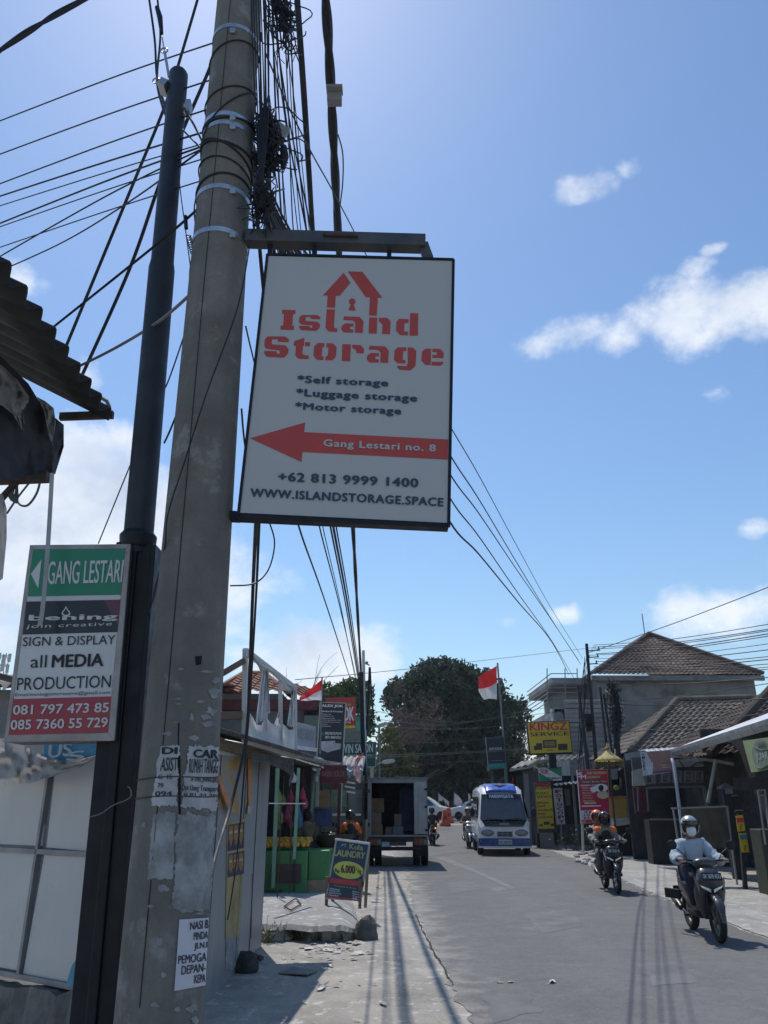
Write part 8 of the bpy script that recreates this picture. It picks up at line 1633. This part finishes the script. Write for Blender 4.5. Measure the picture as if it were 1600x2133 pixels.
# the covered shops on the far right
def right_shop():
    t = thing('covered_shop', 'dark open shop under a pale corrugated canopy on the right', 'shop', (10, 22, 0))
    zg = 3.22; A = V((8.62, 23.9, zg)); B = V((7.0, 12.3, zg + .02))
    b = MB(); corr(b, A, B, B + V((3.6, 1.0, 1.25)), A + V((3.6, 0, 1.25)), .16, .022); cn = b.build('canopy', CORRW, t, smooth=60, solid=.01)
    b = MB(); d = (B - A).normalized(); sn = d.cross(V((0, 0, 1))).normalized()
    for k in range(13):
        p = A.lerp(B, k / 13) - V((0, 0, .09)); q = A.lerp(B, (k + 1) / 13) - V((0, 0, .09)) - d * .05; b.loft([[e + sn * x + V((0, 0, z)) for x, z in ((-.04, -.08), (.07, -.1), (.14, .0), (.15, .08), (-.04, .08))] for e in (p, q)])
    b.build('gutter', mat('gutter_zinc', (.4, .41, .43), .4, .6, var=.2, scale=3), cn)
    b = MB(); corr(b, W(1325, 1568, 25.5), W(1412, 1561, 24), W(1440, 1556, 26), W(1345, 1562, 27.5), .2, .025); b.build('canopy_end', CORRW, t, smooth=60, solid=.012)
    for p, q, w, h in (((1303, 1577, 25.4), (1345, 1570, 25), .12, .2), ((1405, 1574, 23.6), (1490, 1585, 22.5), .05, .08), ((1490, 1585, 22.5), (1530, 1592, 22), .05, .08)): MB().bar(W(*p), W(*q), w, h).build('beam', mat('beam_grey', (.2, .2, .21), .6, var=.2), t)
    MB().tube([W(1400, 1582, 22.2), W(1404, 1592, 22), V((W(1404, 1592, 22).x + .0, 22, .0))], .045, 12).build('white_post', mat('post_white', (.42, .44, .48), .5, var=.1), t, smooth=60)
    MB().tube([W(1491, 1583, 21), W(1475, 1672, 21)], .05, 8).build('brace_pole', mat('brace_pale', (.26, .28, .24), .6), t, smooth=60)
    P = PY(25)
    b = MB(); boxq(b, P.at(1318, 1600).x, P.at(1478, 1600).x, 25.0, 25.1, P.at(1400, 1641).z, P.at(1400, 1578).z); b.build('fascia_wall', mat('fascia_dim', (.09, .085, .08), .8, var=.2), t)
    x0, x1 = P.at(1322, 1700).x, P.at(1478, 1700).x
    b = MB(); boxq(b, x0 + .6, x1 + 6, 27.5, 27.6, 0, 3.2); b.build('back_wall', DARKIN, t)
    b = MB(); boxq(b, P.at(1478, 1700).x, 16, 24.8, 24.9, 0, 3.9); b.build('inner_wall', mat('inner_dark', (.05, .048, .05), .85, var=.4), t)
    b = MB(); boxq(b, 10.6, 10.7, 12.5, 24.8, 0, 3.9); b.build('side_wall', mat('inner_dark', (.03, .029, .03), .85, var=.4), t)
    b = MB(); boxq(b, P.at(1323, 1700).x, P.at(1349, 1700).x, 24.9, 24.99, P.at(1335, 1696).z, P.at(1335, 1641).z); b.build('maroon_shutter', mat('shutter_maroon', (.07, .015, .022), .7, var=.2), t)
    for p, q, w in (((1350, 1641), (1466, 1638), .06), ((1466, 1638), (1474, 1690), .08), ((1328, 1640), (1329, 1690), .04), ((1347, 1640), (1350, 1690), .04), ((1356, 1707), (1414, 1707), .05)): MB().bar(P.at(*p, .1), P.at(*q, .1), w, .05).build('frame_bar', mat('frame_greyish', (.16, .16, .18), .5), t)
    f = MB().slab(PY(24.9).q([(1403, 1583), (1473, 1578), (1474, 1597), (1406, 1598)]), .02).build('light_panel', mat('pale_awning', (.5, .46, .44), .8, trans=.4), t)
    b = MB(); Q = PY(24.85)
    for p, q in (((1415, 1585), (1425, 1598)), ((1440, 1598), (1452, 1588)), ((1452, 1588), (1470, 1591))): b.bar(Q.at(*p), Q.at(*q), .03, .02)
    b.build('hanging_wire', BLACK, f)
    fa = MB().slab(PY(24.7).q([(1317, 1606), (1340, 1600), (1346, 1636), (1318, 1637)]), .05).build('side_panel', mat('panel_beige', (.3, .29, .26), .8), t)
    Q = PY(24.7); fn = lambda x, y, off: Q.at(x, y, off)
    fb = MB().slab(Q.q([(1340, 1612), (1366, 1611), (1366, 1633), (1344, 1634)]), .04).build('name_panel', mat('panel_dim', (.16, .155, .15), .8), t); text(fb, 'BA', [(1349, 1618), (1357, 1618), (1357, 1630), (1349, 1630)], fn, INK, .04, off=.012)
    for x in (1377, 1401, 1425, 1446):
        q = MB().slab(Q.q([(x, 1606), (x + 19, 1605.5), (x + 19.5, 1630), (x + .5, 1631)]), .04).build('name_panel', mat('panel_dim', (.16, .155, .15), .8), t)
        for i, s in enumerate(('XI', 'LO', 'BA')): text(q, s, [(x + 5, 1608 + i * 7.6), (x + 14, 1607.8 + i * 7.6), (x + 14.2, 1613.4 + i * 7.6), (x + 5.2, 1613.6 + i * 7.6)], fn, INK, .03, off=.012)
    b = MB(); boxq(b, P.at(1362, 1720).x, P.at(1470, 1720).x, 25.4, 25.9, 0, P.at(1400, 1708).z); b.build('counter', mat('counter_dark', (.03, .028, .028), .6), t)
right_shop()
def pink_banner():
    P = PY(22.4); t = thing('beauty_banner', 'pink and purple banner with a white hand hung under the canopy end', 'banner', P.at(1370, 1612))
    MB().slab(P.q([(1335, 1567), (1398, 1562), (1402, 1608), (1341, 1616)]), .03).build('banner_sheet', mat('banner_white', (.42, .42, .46), .6, var=.15, scale=3), t)
    def gr(N, L, co, out, mix, rng, nz): return mix(rng(nz(1.2, 3), .35, .65), out, (.3, .2, .13))
    MB().face(P.q([(1347, 1566.5), (1397, 1563), (1400.5, 1607), (1359, 1612), (1358, 1590)], .004)).build('pink_field', mat('banner_pink', (.3, .12, .14), .6, var=.2, scale=1.5, extra=gr), t)
    MB().face(P.q([(1358, 1608), (1400, 1603.5), (1401, 1607.6), (1359, 1612)], .006)).build('purple_band', mat('band_purple', (.1, .07, .22), .6), t)
    b = MB(); HW = mat('hand_white', (.55, .56, .58), .6)
    for k, (x, y) in enumerate(((1347, 1584), (1351, 1580), (1355, 1582), (1359, 1588))): b.face(P.q([(x - 1.2, 1600), (x + 1.2, 1600), (x + .8, y), (x - .8, y)], .006 + k * .0006))
    b.face(P.q([(1345, 1598), (1361, 1597), (1359, 1612), (1350, 1613)], .009)); b.build('hand_picture', HW, t)
    fn = lambda x, y, off: P.at(x, y, off); 
    for i, s in enumerate('XILOBA'): text(t, s, [(1338 + i * .5, 1570 + i * 6), (1342 + i * .5, 1570 + i * 6), (1342 + i * .5, 1574.5 + i * 6), (1338 + i * .5, 1574.5 + i * 6)], fn, INK, .03, off=.008)
    text(t, 'eyelash extension', [(1378, 1594), (1398, 1592), (1398, 1594), (1378, 1596)], fn, WINK, .02, off=.008); text(t, 'nail art', [(1380, 1598), (1398, 1596), (1398, 1598), (1380, 1600)], fn, WINK, .02, off=.008)
pink_banner()
def beer_banner():
    P = PT(0, 1545, 1640, 1570, 16.4, 13.2); t = thing('green_banner', 'pale green drink banner hanging under the canopy at the right edge', 'banner', P.at(1590, 1605))
    cloth('banner_cloth', mat('banner_green', (.3, .36, .19), .7, var=.12, scale=3, trans=.2), P, [(1547, 1543, 1609, 1565), (1570, 1540, 1607, 1582), (1600, 1536, 1603, 1606), (1650, 1530, 1598, 1652)], t, amp=.01)
    c = (1586, 1573); b = MB(); b.face(P.q([(c[0] + 19 * math.cos(a) + 8 * math.sin(a) * .3, c[1] + 32 * math.sin(a)) for a in (2 * math.pi * k / 26 for k in range(26))], .022)); ov = b.build('oval', mat('oval_grey', (.16, .19, .14), .7, var=.3), t)
    fn = lambda x, y, off: P.at(x, y, off); DKG = mat('ink_olive', (.06, .08, .06), .7); text(ov, 'JUARA', [(1573, 1570), (1606, 1563), (1607, 1584), (1577, 1588)], fn, mat('ink_pale', (.36, .4, .32), .7), .02, off=.032)
    for y0, y1 in ((1556, 1560), (1594, 1590)): b = MB(); b.tube(spline([P.at(1572, y0, .03), P.at(1586, y0 + 7, .03), P.at(1606, y1, .03)], 6), .012, 5); b.build('curl', DKG, ov)
    text(ov, 'BIR', [(1579, 1549), (1594, 1546), (1595, 1557), (1580, 1559)], fn, DKG, .02, off=.032)
beer_banner()
def tarp_screen():
    P = PY(19.2); t = thing('tarp_screen', 'brown tarpaulin draped over a frame in front of the dark shop', 'screen', P.at(1465, 1790))
    cloth('tarp', mat('brown_tarp', (.085, .075, .06), .85, var=.2, scale=3, stain=(.05, .045, .04), stain_amt=.4), P, [(1418, 1682, 1752, 1422), (1440, 1682, 1762), (1470, 1681, 1764), (1500, 1681, 1766), (1515, 1680, 1767, 1523)], t, amp=.07, sub=6)
    b = MB(); a, c, d = P.at(1398, 1684, .05), P.at(1515, 1680, .05), P.at(1521, 1735, .05); b.bar(a, c, .035); b.bar(c, d, .035); b.bar(P.at(1402, 1684), V((P.at(1402, 1684).x + .05, 19.2, 0)), .035); b.bar(P.at(1514, 1682, -.04), V((P.at(1514, 1682).x, 19.25, 0)), .035); b.build('frame', mat('frame_pale', (.24, .24, .25), .5), t)
tarp_screen()
def table():
    g = G(1402, 1781); t = thing('folding_table', 'small grey table with a white front panel behind the scooter rider', 'table', (g.x, g.y, 0)); Y = g.y; P = PY(Y)
    MB().slab(P.q([(1389, 1732), (1420, 1734), (1421, 1778), (1398, 1780)]), .02).build('front_panel', mat('panel_pale', (.26, .27, .29), .6, var=.12), t); b = MB(); p, q = P.at(1380, 1725), P.at(1422, 1736); b.slab([p, q, q + V((0, .6, .1)), p + V((0, .6, .1))], .03, (0, 0, -1)); b.build('table_top', mat('top_grey', (.35, .36, .38), .5), t)
    for x in (1392, 1419): p = P.at(x, 1740, -.05); MB().bar(p, V((p.x, p.y, 0)), .03).build('leg', DARKSTEEL, t)
table()
def gatepost():
    P = PY(20.5); t = thing('gate_post', 'dark gate post with a small grey peaked roof at the shop side', 'gate post', P.at(1517, 1800)); c = P.at(1517, 1650); z = lambda y: P.at(1517, y).z
    b = MB(); boxq(b, c.x - .12, c.x + .12, 20.5, 20.7, 0, z(1645)); b.build('shaft', mat('post_dark', (.03, .03, .032), .8), t); b = MB(); boxq(b, c.x - .08, c.x + .1, 20.44, 20.49, z(1654), z(1643)); b.build('pale_block', mat('block_grey', (.2, .2, .2), .8), t)
    b = MB(); w = .17; b.loft([[V((c.x + i * s, 20.6 + j * s, zz)) for i, j in ((-1, -1), (1, -1), (1, 1), (-1, 1))] for zz, s in ((z(1643), w), (z(1640), w), (z(1631), .01))]); b.build('peaked_roof', mat('peak_grey', (.13, .13, .135), .7), t)
    b = MB(); b.bar(P.at(1528, 1634), P.at(1610, 1632) + V((0, -.5, 0)), .12, .3); b.build('lintel', mat('lintel_dark', (.05, .05, .052), .8), t); b = MB(); b.bar(P.at(1524, 1658, .1), P.at(1536, 1657, .1), .05, .03); b.build('bracket', GREYPAINT, t)
gatepost()
def shelf_rack():
    P = PY(17); t = thing('metal_rack', 'thin pale metal rack in the shade at the right edge', 'rack', P.at(1590, 1790)); FR = mat('rack_grey', (.2, .21, .23), .5)
    for (p, q) in (((1579, 1646), (1595, 1760)), ((1593, 1644), (1606, 1760))): MB().bar(P.at(*p), P.at(*q), .03).build('upright', FR, t)
    for y in (1646, 1657): MB().bar(P.at(1579 + (y - 1646) * .1, y), P.at(1594 + (y - 1646) * .1, y - 1), .025).build('rung', FR, t)
    b = MB(); boxq(b, P.at(1588, 1730).x, P.at(1640, 1730).x, 17.1, 17.6, 0, P.at(1600, 1728).z); b.build('bin', mat('bin_olive', (.05, .055, .035), .7), t, bevel=.02)
shelf_rack()
for k, (q, la, cs) in enumerate((([(1533, 1699), (1548, 1698), (1553, 1731), (1537, 1732)], 'yellow snack strip with a red block, upper one on the dark post', ((MAG, 1704, 1714),)), ([(1539, 1736), (1555, 1735), (1561, 1775), (1546, 1776)], 'yellow snack strip with a blue block, lower one on the dark post', ((mat('ink_teal', (.05, .2, .25), .6), 1739, 1749),)))):
    P = PY(18.2); t = thing('snack_strip', la, 'sign', P.at(*q[3]), group='yellow snack strips'); fc = MB().slab(P.q(q), .015).build('card', YELF, t); fn = lambda x, y, off: P.at(x, y, off); dx = .14
    for m, a, b_ in cs: pol(fc, P, [(q[0][0] + .6 + (a - q[0][1]) * dx, a), (q[1][0] - .6 + (a - q[0][1]) * dx, a - 1), (q[1][0] - .6 + (b_ - q[0][1]) * dx, b_ - 1), (q[0][0] + .6 + (b_ - q[0][1]) * dx, b_)], m, 'colour_block')
    for i in range(3): y = q[3][1] - 14 + i * 4; x = q[3][0]; pol(fc, P, [(x + 4, y), (x + 9, y - .5), (x + 9.3, y + 1.2), (x + 4.3, y + 1.7)], INK, 'line_mark')
b = MB(); p = PY(18.3); b.bar(p.at(1540, 1690), V((p.at(1545, 1800).x, 18.3, 0)), .08); b.tube([p.at(1531, 1691), p.at(1549, 1691)], .035, 8); one('sign_stake', b, mat('post_dark', (.03, .03, .032), .8), 'dark post with a small roller that carries the yellow strips', 'post')

# ---------------------------------------------------------------- closed box of even, thin haze, added to lift dark tones like lens veil
def haze():
    m = bpy.data.materials.new('thin_air'); m.use_nodes = True; N = m.node_tree.nodes; N.clear()
    v = N.new('ShaderNodeVolumePrincipled'); v.inputs['Color'].default_value = (.82, .9, 1, 1); v.inputs['Density'].default_value = .0003; v.inputs['Anisotropy'].default_value = .2
    o = N.new('ShaderNodeOutputMaterial'); m.node_tree.links.new(v.outputs[0], o.inputs['Volume'])
    b = MB(); boxq(b, -1600, 1600, -80, 3100, -1.2, 26); h = b.build('haze', m); tag(h, kind='stuff')
haze()
